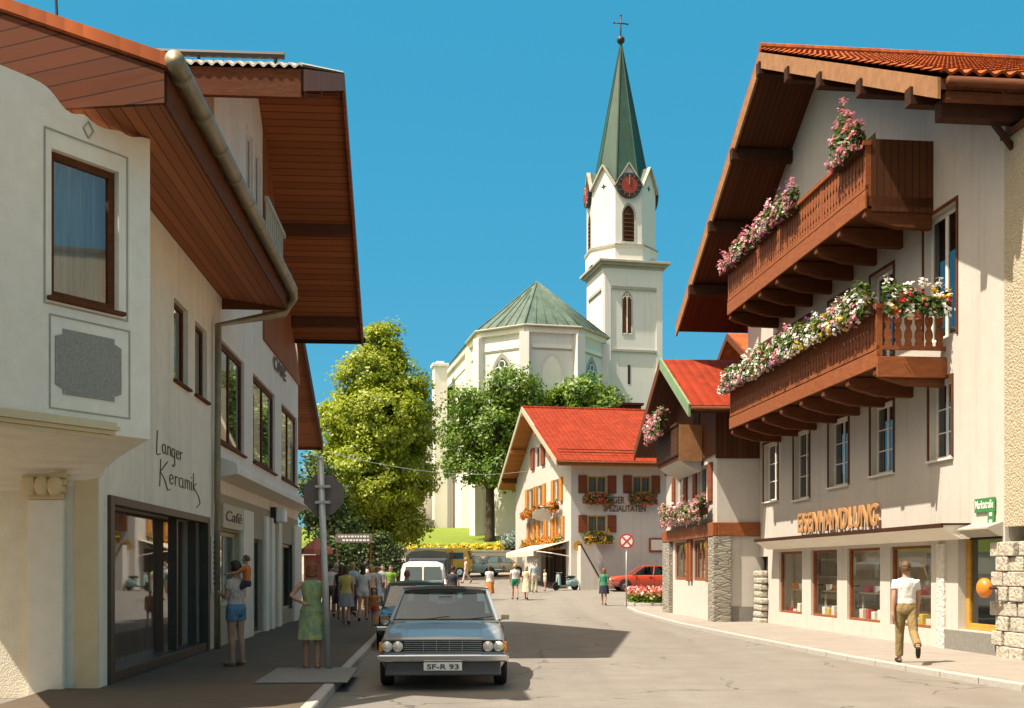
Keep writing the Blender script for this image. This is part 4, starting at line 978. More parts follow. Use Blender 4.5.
# loggia balcony in the gable
bfr = MB(); by0, by1 = gd[0][0] - .5, gd[1][1] + .2
LW.bx(bfr, by0, by1, 8.6, 8.8, -.55, -.003); bl = bfr.build('balcony', M['wood'], CH)
k = MB(); LW.bx(k, by0, by1, 9.9, 10.02, -.58, -.5)
n = int((by1 - by0) / .3)
for i in range(n): LW.bx(k, by0 + .3 * i, by0 + .3 * i + .12, 8.8, 9.9, -.55, -.52)
k.build('railing', M['winbeige'], bl)
k = MB(); q0 = gd[1][1] + .25; k.prism([LW.p(q0, 7.4, -.006), LW.p(yc1, 7.4, -.006), LW.p(yc1, zc(yc1) - .28, -.006), LW.p(q0, zc(q0) - .28, -.006)], (.05, 0, 0)); k.build('gable_cladding', M['soffit_y'], CH)
lettering(LW, 'CAFE', LW.at(272.5, 360)[0], LW.at(284.5, 360)[0], LW.at(278, 374)[1], .34, -.03, 'lettersdark', CH, 'cafe_lettering', extrude=.02, bold=.01)
for i, (a, b) in enumerate(((240, 250), (263, 266), (269, 272), (276, 279), (292, 299))):
    q = LW.rect(a, b, 500, 640); k = MB(); LW.bx(k, q[0], q[1], .1, 3.0, -.09, -.003); k.build('pillar', M['trim' if i in (1, 2) else 'cream'], CH, bevel=.012)
def sign_panel(px0, px1, z0, z1, body, label, name, cat):
    q = LW.rect(px0, px1, 500, 540); um = (q[0] + q[1]) / 2; hw = (q[1] - q[0]) / 2
    t = thing(name, label, cat, LW.world(um, z0, -.06), FL.a)
    k = MB(); GL.bx(k, -hw, hw, 0, z1 - z0, -.03, .03); k.build('panel', M['winbeige'], t, bevel=.01)
    lettering(GL, body, -hw * .8, hw * .8, (z1 - z0) * .3, (z1 - z0) * .45, -.034, 'lettersdark', t, extrude=.01, shear=.2)
sign_panel(219, 239, 2.5, 3.0, 'Café', 'cream sign panel above the first cafe display window', 'sign_panel', 'sign')
t = thing('wall_lamp', 'white box lamp on a dark bracket on the cafe wall', 'lamp', LW.world(LW.at(271.5, 515)[0], LW.at(271.5, 515)[1], -.1), FL.a)
k = MB(); GL.bx(k, -.2, .2, -.22, .2, -.04, .1); k.build('bracket', M['iron'], t, bevel=.02)
k = MB(); GL.bx(k, -.26, .26, -.2, .16, -.28, -.043); k.build('lamp_shade', M['signwhite'], t, bevel=.05)

# ------------------------------------------------------------------ third house on the left
TH = thing('dark_chalet', 'chalet beyond the cafe with its brown boarded gable edge showing', 'house', FL.o, FL.a)
ya = LW.at(301, 330)[0]; yb = LW.at(322, 442)[0]; yap = ya - 1.2; xo = -.02
za, zb = LW.at(303, 330)[1], LW.at(322, 442)[1]; sl = (za - zb) / (yb - ya); zap = za + sl * (ya - yap)
mb = MB()
mb.face([(-1.4, yc1 + .5, 0), (-1.4, yb - .9, 0), (-1.4, yb - .9, zb + .2), (-1.4, ya, za - .4), (-1.4, yc1 + .5, za - .3)])
mb.face([(-1.4, yb - .9, 0), (-12, yb - .9, 0), (-12, yb - .9, zb + .3), (-1.4, yb - .9, zb + .2)]); mb.build('wall', M['pink'], TH, fix=False)
mb = MB(); mb.prism([(xo, yap, zap), (xo, yb, zb), (xo, yb, zb - .2), (xo, yap, zap - .22)], (-12, 0, 0)); mb.build('roof', M['soffit_y'], TH)
mb = MB(); mb.prism([(xo + .002, yap, zap - .42), (xo + .002, yap, zap + .02), (xo + .002, yb, zb + .02), (xo + .002, yb, zb - .35)], (.06, 0, 0)); mb.box(-11, xo, yb + .002, yb + .06, zb - .3, zb + .02); mb.build('verge_board', M['wood'], TH)
# ------------------------------------------------------------------ chalet with the red roof in the middle right
FM = Frame(6.15, 33.0, 3.0)
MW = Facade(FM, (0, 0), (0, 1), (1, 0)); MS = Facade(FM, (0, 0), (1, 0), (0, 1))
MH = thing('red_roof_chalet', 'narrow chalet with red roof, dark timber gable and stone corner pillars', 'house', FM.o, FM.a)
ml = 7.9; me_n, me_f, mr, mrz, mze, mzf, mov = -.95, 8.75, 3.45, 8.6, 6.42, 6.1, 1.02
mzr = lambda y: mrz - ((mrz - mze) / (mr - me_n) * (mr - y) if y < mr else (mrz - mzf) / (me_f - mr) * (y - mr))
mw = [MW.rect(697.5, 709, 463, 497), MW.rect(676, 684.5, 466, 498)]
mw = [(a, b, 3.75, 4.95) for a, b, c_, d_ in mw]
ms = [(1.2, 3.3, 1.3, 2.62, .25), (4.1, 6.3, 1.3, 2.62, .25)]
mb = MB(); MW.wall(mb, 0, ml, 2.75, 5.15, mw, .15); MW.wall(mb, 0, ml, -.1, 2.75, ms)
mb.face([(0, 0, -.1), (9, 0, -.1), (9, 0, 5.15), (0, 0, 5.15)]); mb.face([(0, ml, -.1), (9, ml, -.1), (9, ml, 5.2), (0, ml, 5.2)]); mb.face([(9, 0, 0), (9, ml, 0), (9, ml, 5.2), (9, 0, 5.2)])
mb.build('wall', M['white'], MH, fix=False)
mb = MB(); d = .06
mb.face([(-d, -d, 5.15), (-d, ml + d, 5.15), (-d, ml + d, mzr(ml) - .2), (-d, mr, mrz - .22), (-d, -d, mzr(0) - .22)]); mb.face([(-d, -d, 5.15), (-d, ml + d, 5.15), (0, ml, 5.15), (0, 0, 5.15)])
mb.build('gable_cladding', M['dark_y'], MH, fix=False)
mb = MB(); mb.face([(-d, -d, 5.0), (9, -d, 5.0), (9, -d, mzr(0) - .2), (-d, -d, mzr(0) - .2)]); mb.face([(-d, -d, 5.0), (9, -d, 5.0), (9, 0, 5.0), (-d, 0, 5.0)]); mb.build('side_cladding', M['dark_x'], MH, fix=False); mb = MB(); mb.face([(-d, ml + d, 5.15), (9, ml + d, 5.15), (9, ml + d, mzr(ml) - .2), (-d, ml + d, mzr(ml) - .2)]); mb.build('side_cladding', M['dark_x'], MH, fix=False)
rf = MB()
for a, za_ in ((me_n, mze), (me_f, mzf)): rf.prism([(-mov, a, za_ - .06), (-mov, mr, mrz - .06), (-mov, mr, mrz - .22), (-mov, a, za_ - .2)], (11, 0, 0))
ro = rf.build('roof', M['dark_x'], MH)
tl = MB()
for a, za_ in ((me_n - .08, mze - .03), (me_f + .08, mzf - .03)): tl.prism([(-mov - .04, a, za_ - .025), (-mov - .04, mr, mrz - .055), (-mov - .04, mr, mrz + .02), (-mov - .04, a, za_ + .05)], (11.1, 0, 0))
tl.build('tile_covering', M['tile_r'], ro)
k = MB(); k.tube([(-mov, me_n - .16, mze - .09), (10, me_n - .16, mze - .09)], .07, 8); k.build('gutter', M['wood'], MH, smooth=True)
k = MB(); 
k.prism([(-mov - .07, me_n - .08, mze - .32), (-mov - .07, mr, mrz - .3), (-mov - .07, mr, mrz + .06), (-mov - .07, me_n - .08, mze + .06)], (.065, 0, 0)); k.build('verge_flashing', M['greenverge'], MH)
k = MB(); k.prism([(-mov - .07, me_f, mzf - .3), (-mov - .07, mr, mrz - .302), (-mov - .07, mr, mrz + .03), (-mov - .07, me_f, mzf + .05)], (.065, 0, 0)); k.build('verge_board', M['wood'], MH)
for h in mw: window(MW, h, MH, 'winwhite', 'darkglass', 2, 1, d=.1)
for h in mw:
    for a in (h[0] - .52, h[1] + .04):
        k = MB(); MW.bx(k, a, a + .48, h[2], h[3], -.06, -.004); k.build('shutter', M['shutter'], MH, bevel=.01)
for h in ms:
    o = window(MW, h, MH, 'wood_red', 'glass', 2, 1, d=.05, fw=.1, name='shop_window', sill=False, curtain='curtain')
k = MB(); MW.bx(k, -.1, ml, 2.66, 3.08, -.16, -.004); k.build('shop_beam', M['wood_red'], MH, bevel=.02)
k = MB(); MS.bx(k, 0.0, 2.2, 2.66, 3.08, -.12, -.004); k.build('shop_beam', M['wood_red'], MH, bevel=.02)
for a, b in ((.95, 1.18), (3.33, 3.62), (3.8, 4.08)):
    k = MB(); MW.bx(k, a, b, 1.28, 2.65, -.09, -.004); k.build('post', M['wood_red'], MH, bevel=.012)
k = MB(); k.box(-.14, .40, -.13, .6, -.1, 2.65); k.build('stone_pillar', M['slatestone'], MH, bevel=.015)
k = MB(); k.box(-.14, -.004, 6.7, ml + .05, -.1, 2.65); k.build('stone_pillar', M['slatestone'], MH, bevel=.015)
k = MB(); k.box(.41, 9, -.03, -.003, -.1, .55); k.build('plinth', M['plinth'], MH)
# gable balcony, boarded
b0, b1 = 1.7, 5.3; zf = 5.28
k = MB(); MW.bx(k, b0, b1, zf - .12, zf, -.8, -.065); bl = k.build('balcony', M['wood'], MH)
k = MB(); MW.bx(k, b0, b1, zf, zf + .95, -.85, -.8); MW.bx(k, b0 - .03, b1 + .03, zf + .951, zf + 1.02, -.89, -.77)
k.build('railing', M['dark_z'], bl)
k = MB(); MW.bx(k, b0 - .04, b0, zf - .2, zf + .95, -.81, -.07); k.build('side_panel', M['wood_pale'], bl)
k = MB(); MW.bx(k, b0 + .3, b0 + 1.2, zf, zf + 1.9, -.09, -.064); k.build('balcony_door', M['wood_dark'], bl)
k = MB(); pr_ = [(-.76, zf - .13), (-.068, zf - .13), (-.068, zf - .5), (-.25, zf - .44), (-.55, zf - .3)]
k.prism([MW.p(b0 + .1, z, d_) for d_, z in pr_], Vector(MW.p(b1 - b0 - .2, 0)) - Vector(MW.p(0, 0))); k.build('coved_soffit', M['white'], bl)
# small roof behind
FQ = Frame(*[10.1, 42.5], 4., 1.0)
QH = thing('timber_gable_house', 'small timber gable with an orange roof peeping above the red roof chalet', 'house', FQ.o, FQ.a)
mb = MB(); mb.box(0, 8, 0, 7, -1, 8.6); mb.build('wall', M['dark_z'], QH)
mb = MB(); mb.face([(0, 0, 8.6), (0, 7, 8.6), (0, 3.3, 10.3)]); mb.build('gable_cladding', M['dark_y'], QH)
mb = MB()
for a in (-.9, 7.6): mb.prism([(-.9, a, 8.3), (-.9, 3.3, 10.35), (-.9, 3.3, 10.5), (-.9, a, 8.45)], (9, 0, 0))
mb.build('roof', M['tile_o'], QH)
mb = MB()
for a in (-.9, 7.6): mb.prism([(-.95, a, 8.12), (-.95, 3.3, 10.2), (-.95, 3.3, 10.48), (-.95, a, 8.4)], (.045, 0, 0))
mb.build('verge_board', M['wood'], QH)
# unseen house added on the left, nearer than the pottery, to shade the pavement
PH = thing('unseen_shade_house', 'unseen plain cream house added on the near side of the pottery shop for its shade', 'house', FL.o, FL.a)
mb = MB(); mb.box(-9, .1, -24, -3.95, 0, 7.6); mb.build('wall', M['cream'], PH)
mb = MB(); mb.prism([(1.3, -25, 7.3), (-4.5, -25, 9.8), (-10.5, -25, 7.2), (-10.5, -25, 7.0), (-4.5, -25, 9.6), (1.3, -25, 7.1)], (0, 21.05, 0)); mb.build('roof', M['tile_dark'], PH)
# ------------------------------------------------------------------ corner house with the long red roof
FH = Frame((571 - CX) / F_PX * 62.5, 62.5, 10.5)
HF = Facade(FH, (0, 0), (1, 0), (0, 1)); HG = Facade(FH, (0, 0), (0, 1), (1, 0))
HH = thing('corner_shop_house', 'big corner house with long red tiled roof and red brown shutters', 'house', FH.o, FH.a)
hl, hd = 14., 17.
fe, be, rid, rz0, fez_, hov = -1.15, 18.0, 9.0, 12.15, 7.75, 1.05
hz_ = lambda y: rz0 - ((rz0 - fez_) / (rid - fe) * (rid - y) if y < rid else (rz0 - fez_) / (be - rid) * (y - rid))
hw = [HF.rect(588, 606.5, 476, 493), HF.rect(632.5, 650.5, 476, 493), HF.rect(588, 606.5, 515.5, 532)]
hg1 = [HG.rect(a, b, 490, 515) for a, b in ((529, 534.5), (538, 543.5), (555, 560.5))]; hg1 = [(a, b, 5.7, 7.1) for a, b, _, _ in hg1]
hg2 = [HG.rect(a, b, 525, 545) for a, b in ((530, 534), (540, 544.5), (548, 552.5), (558, 562.5))]; hg2 = [(a, b, 3.55, 4.8) for a, b, _, _ in hg2]
hga = [HG.rect(535, 542, 452, 466)]; hga = [(hga[0][0], hga[0][1], 8.3, 9.7)]
hsh = [HG.rect(541, 566, 550, 585)]; hsh = [(hsh[0][0], hsh[0][1], .5, 2.9, .6)]
mb = MB(); HF.wall(mb, 0, hl, 0, hz_(0) - .35, hw, .15)
HG.wall(mb, 0, hd, 0, 7.85, hg1 + hg2 + hsh, .15)
q = hga[0]
HG.wall(mb, q[0] - .6, q[1] + .6, 7.85, 9.85, hga, .15)
mb.face([HG.p(0, 7.85), HG.p(q[0] - .6, 7.85), HG.p(q[0] - .6, hz_(q[0] - .6) - .35), HG.p(0, hz_(0) - .35)])
mb.face([HG.p(q[0] - .6, 9.85), HG.p(q[1] + .6, 9.85), HG.p(q[1] + .6, hz_(q[1] + .6) - .35), HG.p(rid, rz0 - .35), HG.p(q[0] - .6, hz_(q[0] - .6) - .35)])
mb.face([HG.p(q[1] + .6, 7.85), HG.p(hd, 7.85), HG.p(hd, hz_(hd) - .35), HG.p(q[1] + .6, hz_(q[1] + .6) - .35)])
mb.face([(hl, 0, 0), (hl, hd, 0), (hl, hd, 7.8), (hl, 0, 7.8)]); mb.face([(0, hd, 0), (hl, hd, 0), (hl, hd, 7.8), (0, hd, 7.8)])
mb.build('wall', M['white'], HH, fix=False)
rf = MB()
for a in (fe, be): rf.prism([(-hov, a, fez_ - .06), (-hov, rid, rz0 - .06), (-hov, rid, rz0 - .3), (-hov, a, fez_ - .28)], (hl + 2, 0, 0))
ro = rf.build('roof', M['orange_y'], HH)
tl = MB()
for a in (fe - .1, be + .1): tl.prism([(-hov - .05, a, fez_ - .09), (-hov - .05, rid, rz0 - .055), (-hov - .05, rid, rz0 + .03), (-hov - .05, a, fez_ + .02)], (hl + 2.1, 0, 0))
tl.build('tile_covering', M['tile_r'], ro)
tl = MB(); tl.tube([(-hov - .05, rid, rz0 + .02), (hl + .5, rid, rz0 + .02)], .11, 8); tl.build('ridge_tiles', M['tile_r'], ro)
k = MB()
for a in (fe, be): k.prism([(-hov - .08, a, fez_ - .3), (-hov - .08, rid, rz0 - .3), (-hov - .08, rid, rz0 + .05), (-hov - .08, a, fez_ + .03)], (.075, 0, 0))
k.build('verge_board', M['fl_rose'] if False else M['winbeige'], HH)
for y in (1., 5, rid, 13, 16.6):
    p = MB(); z = hz_(y) - .32; p.box(-hov - .05, .2, y - .1, y + .1, z - .26, z - .005); p.build('purlin', M['orange_y'], HH)
k = MB(); k.tube([(-hov, fe - .2, fez_ - .1), (hl, fe - .2, fez_ - .1)], .08, 8); k.build('gutter', M['wood'], HH, smooth=True)
k = MB()
for yy in (fe + .8, fe + 1.3): k.tube([(-hov + .3, yy, hz_(yy) + .22), (hl, yy, hz_(yy) + .22)], .03, 5)
k.build('snow_guard', M['wood'], ro)
cp = HF.at(629, 440); k = MB(); k.box(6.1, 7.3, 10.2, 11.2, 11.2, 12.7); k.box(5.95, 7.45, 10.05, 11.35, 12.702, 12.85)
k.build('chimney', M['wood_dark'], HH)
for h in hw:
    window(HF, h, HH, 'yellowwood', 'glass', 2, 1, d=.07, fw=.08, curtain='curtain')
    w = (h[1] - h[0]) * .48
    for a in (h[0] - w - .05, h[1] + .05):
        k = MB(); HF.bx(k, a, a + w, h[2] - .02, h[3] + .02, -.07, -.004); k.build('shutter', M['shutter'], HH, bevel=.01)
for h in hg1 + hg2 + hga:
    window(HG, h, HH, 'winwhite', 'darkglass', 2, 1, d=.08, fw=.08, sill=False)
    w = (h[1] - h[0]) * .45
    for a in (h[0] - w - .03, h[1] + .03):
        k = MB(); HG.bx(k, a, a + w, h[2], h[3], -.12, -.004); k.build('shutter', M['shutter_o'] if h not in hga else M['shutter'], HH, bevel=.01)
k = MB(); q = hsh[0]; HG.bx(k, q[0], q[1], q[2], q[3], .6, .63); k.build('shop_doorway', M['interior'], HH)
k = MB()
for u in np.linspace(q[0], q[1] - .12, 4): HG.bx(k, u, u + .12, q[2], q[3], .3, .42)
k.build('shop_frame', M['wood'], HH)
# white wedge with a slanted dark board on top, by the red car
a = HF.at(577, 548); b_ = HF.at(598, 584); k = MB(); k.prism([HF.p(a[0], a[1] + .14), HF.p(a[0] + .12, a[1] + .14), HF.p(b_[0] + .25, .5), HF.p(a[0], .5)], Vector(HF.p(0, 0, -.0)) - Vector(HF.p(0, 0, .85))); k.build('sloping_wedge', M['white'], HH)
k = MB(); k.beam(HF.p(a[0], a[1] + .2, -.45), HF.p(b_[0] + .2, .62, -.45), .9, .07); k.build('slanted_board', M['wood_dark'], HH)
a, b_ = HF.at(582.5, 500), HF.at(624.5, 500); lettering(HF, 'HINDELANGER', a[0], b_[0], HF.at(604, 503.3)[1], .40, -.02, 'lettersdark', HH, 'shop_lettering', extrude=.015, bold=.02)
a, b_ = HF.at(603.5, 509), HF.at(645.5, 509); lettering(HF, 'SPEZIALITÄTEN', a[0], b_[0], HF.at(625, 511.5)[1], .36, -.02, 'lettersdark', HH, 'shop_lettering', extrude=.015, bold=.02)
# awning over the gable shop
a0, a1 = q[0] - .8, q[1] + 1.; t = thing('shop_awning', 'cream canvas awning folded out over the corner house shop entrance', 'awning', FH.o, FH.a)
k = MB(); prof = [(-.02, 3.35), (-2.1, 2.75), (-2.1, 2.45), (-2.08, 2.45), (-2.08, 2.72), (-.02, 3.31)]
k.prism([HG.p(a0, z, d) for d, z in prof], Vector(HG.p(a1 - a0, 0)) - Vector(HG.p(0, 0))); k.build('canvas', M['awning'], t)
k = MB()
for u in (a0 + .1, (a0 + a1) / 2, a1 - .1):
    k = MB(); k.tube([HG.p(u, 2.45, -.02), HG.p(u - .5, 2.6, -1.1), HG.p(u, 2.74, -2.04)], .035, 6); k.build('folding_arm', M['winwhite'], t)
w = HG.world(HG.at(557, 515)[0], HG.at(557, 515)[1], -.9); t = thing('hanging_shop_sign', 'oval dark wrought iron sign hanging from the corner house gable', 'sign', w, FH.a)
GG = Facade(FH, (0, 0), (0, 1), (1, 0))
k = MB(); n = 20; k.prism([(.62 * math.cos(2 * math.pi * i / n), -.03, .36 * math.sin(2 * math.pi * i / n)) for i in range(n)], (0, .06, 0)); k.build('plate', M['churchtrim'], t, bevel=.01)
k = MB(); k.tube([(-.6, 0, .45), (.9, 0, .45)], .03, 6); k.tube([(0, 0, .45), (0, 0, .33)], .02, 6); k.build('bracket', M['iron'], t)
w = HF.world(.35, HF.at(582, 546)[1], -.25); t = thing('round_yellow_sign', 'small yellow disc sign on the white corner of the corner house', 'sign', w, FH.a)
k = MB(); k.lathe([(.0, 0), (.28, 0), (.28, .05), (0, .05)], seg=18)
k2 = MB(); k2.add([(x, z - .02, y) for x, y, z in k.v], k.f); k2.build('disc', M['yellowwood'], t)
k = MB(); k.tube([(0, .02, 0), (.1, .25, 0)], .02, 6); k.build('bracket', M['iron'], t)
w = HF.world(HF.at(658, 545)[0], HF.at(658, 545)[1], -.06); t = thing('framed_showcase', 'small framed notice showcase on the corner house wall above the red car', 'showcase', w, FH.a)
k = MB(); k.box(-.55, .55, -.05, .05, -.4, .4); k.build('frame', M['wood_red'], t, bevel=.02)
k = MB(); k.box(-.45, .45, -.06, -.051, -.3, .3); k.build('notice', M['winwhite'], t)

# ------------------------------------------------------------------ church on the hill
FC = Frame(2.1, 93.5, 12.0, 0.)
CC = thing('parish_church', 'white parish church with green copper choir roof and tall pointed steeple', 'church', FC.o, FC.a)
Ra = 5.75; ez_c, ap = 21.2, 26.15
verts8 = [(Ra * math.sin(R(22.5 + 45 * i)), -Ra * math.cos(R(22.5 + 45 * i))) for i in range(8)]   # starts front right, counter-clockwise to the right
hwid = Ra * math.cos(R(22.5)); NL = 24.
# outline: left nave side .. front .. right: order from back-left to back-right through the front
out = [(-hwid, NL), verts8[5], verts8[6], verts8[7], verts8[0], verts8[1], verts8[2], (hwid, NL)]
def lancet(F, uc, w, z0, zs, mb_line, parent, blind, name, pane_m='darkglass'):
    """pointed window: recess, tracery"""
    zt_ = zs + w * .95
    n = 8
    def curve(sc, off=0):
        ww = w / 2 * sc; pts = [(uc - ww, z0 - off), (uc + ww, z0 - off)]
        for i in range(n + 1):
            a = R(60) * i / n; pts.append((uc - ww + 2 * ww * math.cos(a), zs + 2 * ww * math.sin(a)))
        for i in range(1, n + 1):
            a = R(60) * (1 - i / n); pts.append((uc + ww - 2 * ww * math.cos(a), zs + 2 * ww * math.sin(a)))
        return pts
    a, b = curve(1.28, .12), curve(1.0)
    k = MB(); m_ = len(a)
    for i in range(m_):
        j = (i + 1) % m_
        k.face([F.p(*a[i], -.05), F.p(*a[j], -.05), F.p(*b[j], .0), F.p(*b[i], .0)])
        k.face([F.p(*a[i], -.05), F.p(*a[j], -.05), F.p(*a[j], .0), F.p(*a[i], .0)])
        k.face([F.p(*b[i], -.0), F.p(*b[j], -.0), F.p(*b[j], .0), F.p(*b[i], .0)]) if False else None
    o = k.build(name, M['churchtrim' if not blind else 'church'], parent)
    k = MB(); k.face([F.p(*q_, -.008) for q_ in b]); k.build('pane', M['trim' if blind else pane_m], o)
    if not blind:
        k = MB()
        F.bx(k, uc - .05, uc + .05, z0, zs + .4, -.05, -.012)
        for s in (-1, 1): k.tube([F.p(uc + s * w * .25 + w * .22 * math.cos(R(x)), zs + .1 + w * .3 * math.sin(R(x)), -.03) for x in range(0, 181, 30)], .05, 5)
        k.tube([F.p(uc + w * .2 * math.cos(R(x)), zs + w * .5 + w * .2 * math.sin(R(x)), -.03) for x in range(0, 361, 40)], .05, 5)
        k.build('tracery', M['trim'], o)
    return o
mb = MB(); br = MB(); bt = MB()
facs = []
for (p, q_) in zip(out, out[1:]):
    d = Vector((q_[0] - p[0], q_[1] - p[1])); L = d.length; ud = (d.x / L, d.y / L); ind = (-ud[1], ud[0])
    f = Facade(FC, p, ud, ind); facs.append((f, L))
    f.wall(mb, 0, L, 2.6, ez_c)
mb.face([(-hwid, NL, 2.6), (hwid, NL, 2.6), (hwid, NL, ez_c), (0, NL, ap), (-hwid, NL, ez_c)])
mb.build('choir_wall', M['church'], CC, fix=False)
for i, (f, L) in enumerate(facs):
    k = MB(); f.bx(k, -.02, L + .02, ez_c - .55, ez_c - .05, -.22, -.003); f.bx(k, .55 if L < 10 else .3, L - .55, ez_c - 1.75, ez_c - 1.45, -.09, -.004); k.build('cornice', M['trim'], CC)
    if L < 10:
        k = MB(); f.bx(k, .55, L - .55, ez_c - 1.86, ez_c - 1.75, -.06, -.004); k.build('string_course', M['churchtrim'], CC)
        lancet(f, L / 2, 1.55, 10.6, 17.5, None, CC, i == 3, 'lancet_window')
    else:
        for u in (3, 8, 13, 18): lancet(f, u if i == 0 else L - u, 1.5, 10, 16, None, CC, False, 'lancet_window')
for v in out[1:-1]:
    d = Vector(v).normalized(); a = math.atan2(d.y, d.x); k = MB()
    T = lambda x, y, z: (v[0] + math.cos(a) * x - math.sin(a) * y, v[1] + math.sin(a) * x + math.cos(a) * y, z)
    k.box(-.15, .75, -.42, .42, 2.6, 13.5, T=T); k.box(-.15, .4, -.4, .4, 13.5, ez_c - .6, T=T)
    k.add([T(.38, -.42, 13.51), T(.85, -.46, 13.4), T(.85, .46, 13.4), T(.38, .42, 13.51), T(.38, -.42, 14.7), T(.38, .42, 14.7)], [(0, 1, 2, 3), (0, 4, 5, 3), (1, 4, 5, 2), (0, 1, 4), (3, 2, 5)])
    k.build('buttress', M['church'], CC, bevel=.03)
mb = MB(); apx = (0, 0, ap); bk = (0, NL + .4, ap); o_ = 1.07
ring = [(x * o_, y * o_, ez_c - .05) if y < NL - 1 else (x * 1.06, NL + .4, ez_c - .05) for x, y in out]
for i in range(1, len(ring) - 2): mb.face([ring[i], ring[i + 1], apx])
mb.face([ring[0], ring[1], apx, bk]); mb.face([ring[-2], ring[-1], bk, apx])
mb.face(ring[::-1])
ro = mb.build('choir_roof', M['verdigris'], CC)
k = MB()
for i in range(1, len(ring) - 1): k.tube([ring[i], apx], .09, 6)
for i in range(1, len(ring) - 2):          # standing seams
    for t in (.2, .4, .6, .8):
        b0_ = Vector(ring[i]).lerp(Vector(ring[i + 1]), t); e0 = Vector(apx); s_ = 1 - abs(t - .5) * 1.3
        k.tube([b0_ + Vector((0, 0, .03)), b0_.lerp(e0, .62 * s_ + .3) + Vector((0, 0, .03))], .045, 5)
k.build('roof_seams', M['verdigris'], ro, smooth=True)
k = MB(); k.tube([tuple(p_) for p_ in ring[1:-1]], .11, 8); k.build('gutter', M['churchtrim'], CC)
k = MB(); k.box(-hwid - 2.0, -hwid - .75, 10.5, 11.9, 2.6, 20.6); k.box(-hwid - 2.15, -hwid - .6, 10.35, 12.05, 20.602, 20.9); k.box(-hwid - 1.75, -hwid - 1.0, 10.8, 11.6, 20.902, 21.15); k.build('stair_turret', M['church'], CC, bevel=.04)
k = MB(); k.box(-hwid - 3.6, -hwid - .003, 12.3, NL, 2.6, 16.2); k.build('side_aisle', M['church'], CC)
k = MB(); k.prism([(-hwid - 3.9, 12.1, 16.0), (-hwid - .01, 12.1, 19.2), (-hwid - .01, 12.1, 18.9), (-hwid - 3.9, 12.1, 15.7)], (0, NL - 12, 0)); k.build('aisle_roof', M['spire'], CC)
k = MB(); k.box(-hwid - 5.2, -hwid - 3.61, 9, 13, 2.6, 9.2); k.build('porch', M['rough'], CC)
# tower
TX, TY = 7.05, .35; tw = 5.45
tc = []
# find tower origin: front left corner at pixel 604
TWm = Facade(FC, (0, TY), (1, 0), (0, 1)); TX = TWm.at(604.5, 300)[0]; tw = TWm.at(662, 300)[0] - TX
TF = Facade(FC, (TX, TY), (1, 0), (0, 1)); TL = Facade(FC, (TX, TY), (0, 1), (1, 0))
zc_ = TWm.at(634, 263)[1]
mb = MB(); mb.box(TX, TX + tw, TY, TY + tw, 2.6, zc_ - .55)
tower = mb.build('tower', M['church'], CC)
k = MB()
for f in (TF, TL):
    f.bx(k, .0, .55, 2.6, zc_ - .56, -.10, -.003); f.bx(k, tw - .55, tw, 2.6, zc_ - .56, -.10, -.003); f.bx(k, .551, tw - .551, zc_ - 2.1, zc_ - .56, -.10, -.003)
k.build('corner_strips', M['church'], tower)
k = MB()
for f in (TF, TL): f.bx(k, .56, tw - .56, zc_ - 2.35, zc_ - 2.102, -.14, -.004)
k.build('string_course', M['churchtrim'], tower); k = MB()
for f in (TF, TL): f.bx(k, .56, tw - .56, TWm.at(634, 351)[1] - .1, TWm.at(634, 351)[1] + .1, -.14, -.004)
k.build('string_course', M['churchtrim'], tower)
k = MB(); e = .5
for i, (o1, za_) in enumerate(((.18, -.55), (.4, -.33), (.62, -.12))): k.box(TX - o1, TX + tw + o1, TY - o1, TY + tw + o1, zc_ + za_, zc_ + za_ + .215)
k.build('cornice', M['churchtrim'], tower, bevel=.03)
TM = Facade(FC, (0, TY + tw / 2), (1, 0), (0, 1)); wz0, wz1 = TWm.at(627, 333)[1], TWm.at(627, 300)[1]
lancet(TF, TWm.at(627, 315)[0] - TX, .75, wz0, wz1, None, tower, False, 'lancet_window', 'wood')
k = MB(); uu = TWm.at(629, 370)[0] - TX; TF.bx(k, uu - .12, uu + .12, TWm.at(629, 384)[1], TWm.at(629, 365)[1], -.02, -.004); k.build('slit_window', M['interior'], tower)
cxo, cyo = TM.at(620.8, 200)[0], TY + tw / 2; Ro = 3.08
zg = TWm.at(620, 186)[1]; zb_ = zc_ + .1; zpk = zg + 1.95
o8 = [(cxo + Ro * math.sin(R(18.5 + 45 * i)), cyo - Ro * math.cos(R(18.5 + 45 * i))) for i in range(8)]
mb = MB(); belf = None; fo = []
for i in range(8):
    p, q_ = o8[i - 1], o8[i]; d = Vector((q_[0] - p[0], q_[1] - p[1])); L = d.length; ud = (d.x / L, d.y / L); ind = (-ud[1], ud[0])
    f = Facade(FC, p, ud, ind); fo.append((f, L))
    mb.face([f.p(0, zb_), f.p(L, zb_), f.p(L, zg), f.p(L / 2, zpk - .12), f.p(0, zg)])
belf = mb.build('belfry', M['church'], CC, fix=False)
k = MB()
for i in range(4):
    a = 22.5 + 90 * i
r1 = [(cxo + (Ro + .25) * math.sin(R(18.5 + 45 * i)), cyo - (Ro + .25) * math.cos(R(18.5 + 45 * i)), zb_ + 1.25) for i in range(8)]
r0 = [(x, y, zb_) for x, y, z in [(cxo + (Ro + .12) * math.sin(R(18.5 + 45 * i)), cyo - (Ro + .12) * math.cos(R(18.5 + 45 * i)), 0) for i in range(8)]]
k.loft([r0, [(x, y, zb_ + 1.1) for x, y, z in r0], r1, [(x, y, z + .15) for x, y, z in r1]], 0, True); k.build('belfry_base', M['churchtrim'] if False else M['trim'], belf)
k = MB(); k.loft([[(x, y, zb_ + 1.253) for x, y, z in r1], [(x, y, zb_ + 1.42) for x, y, z in r1]], 0, True)
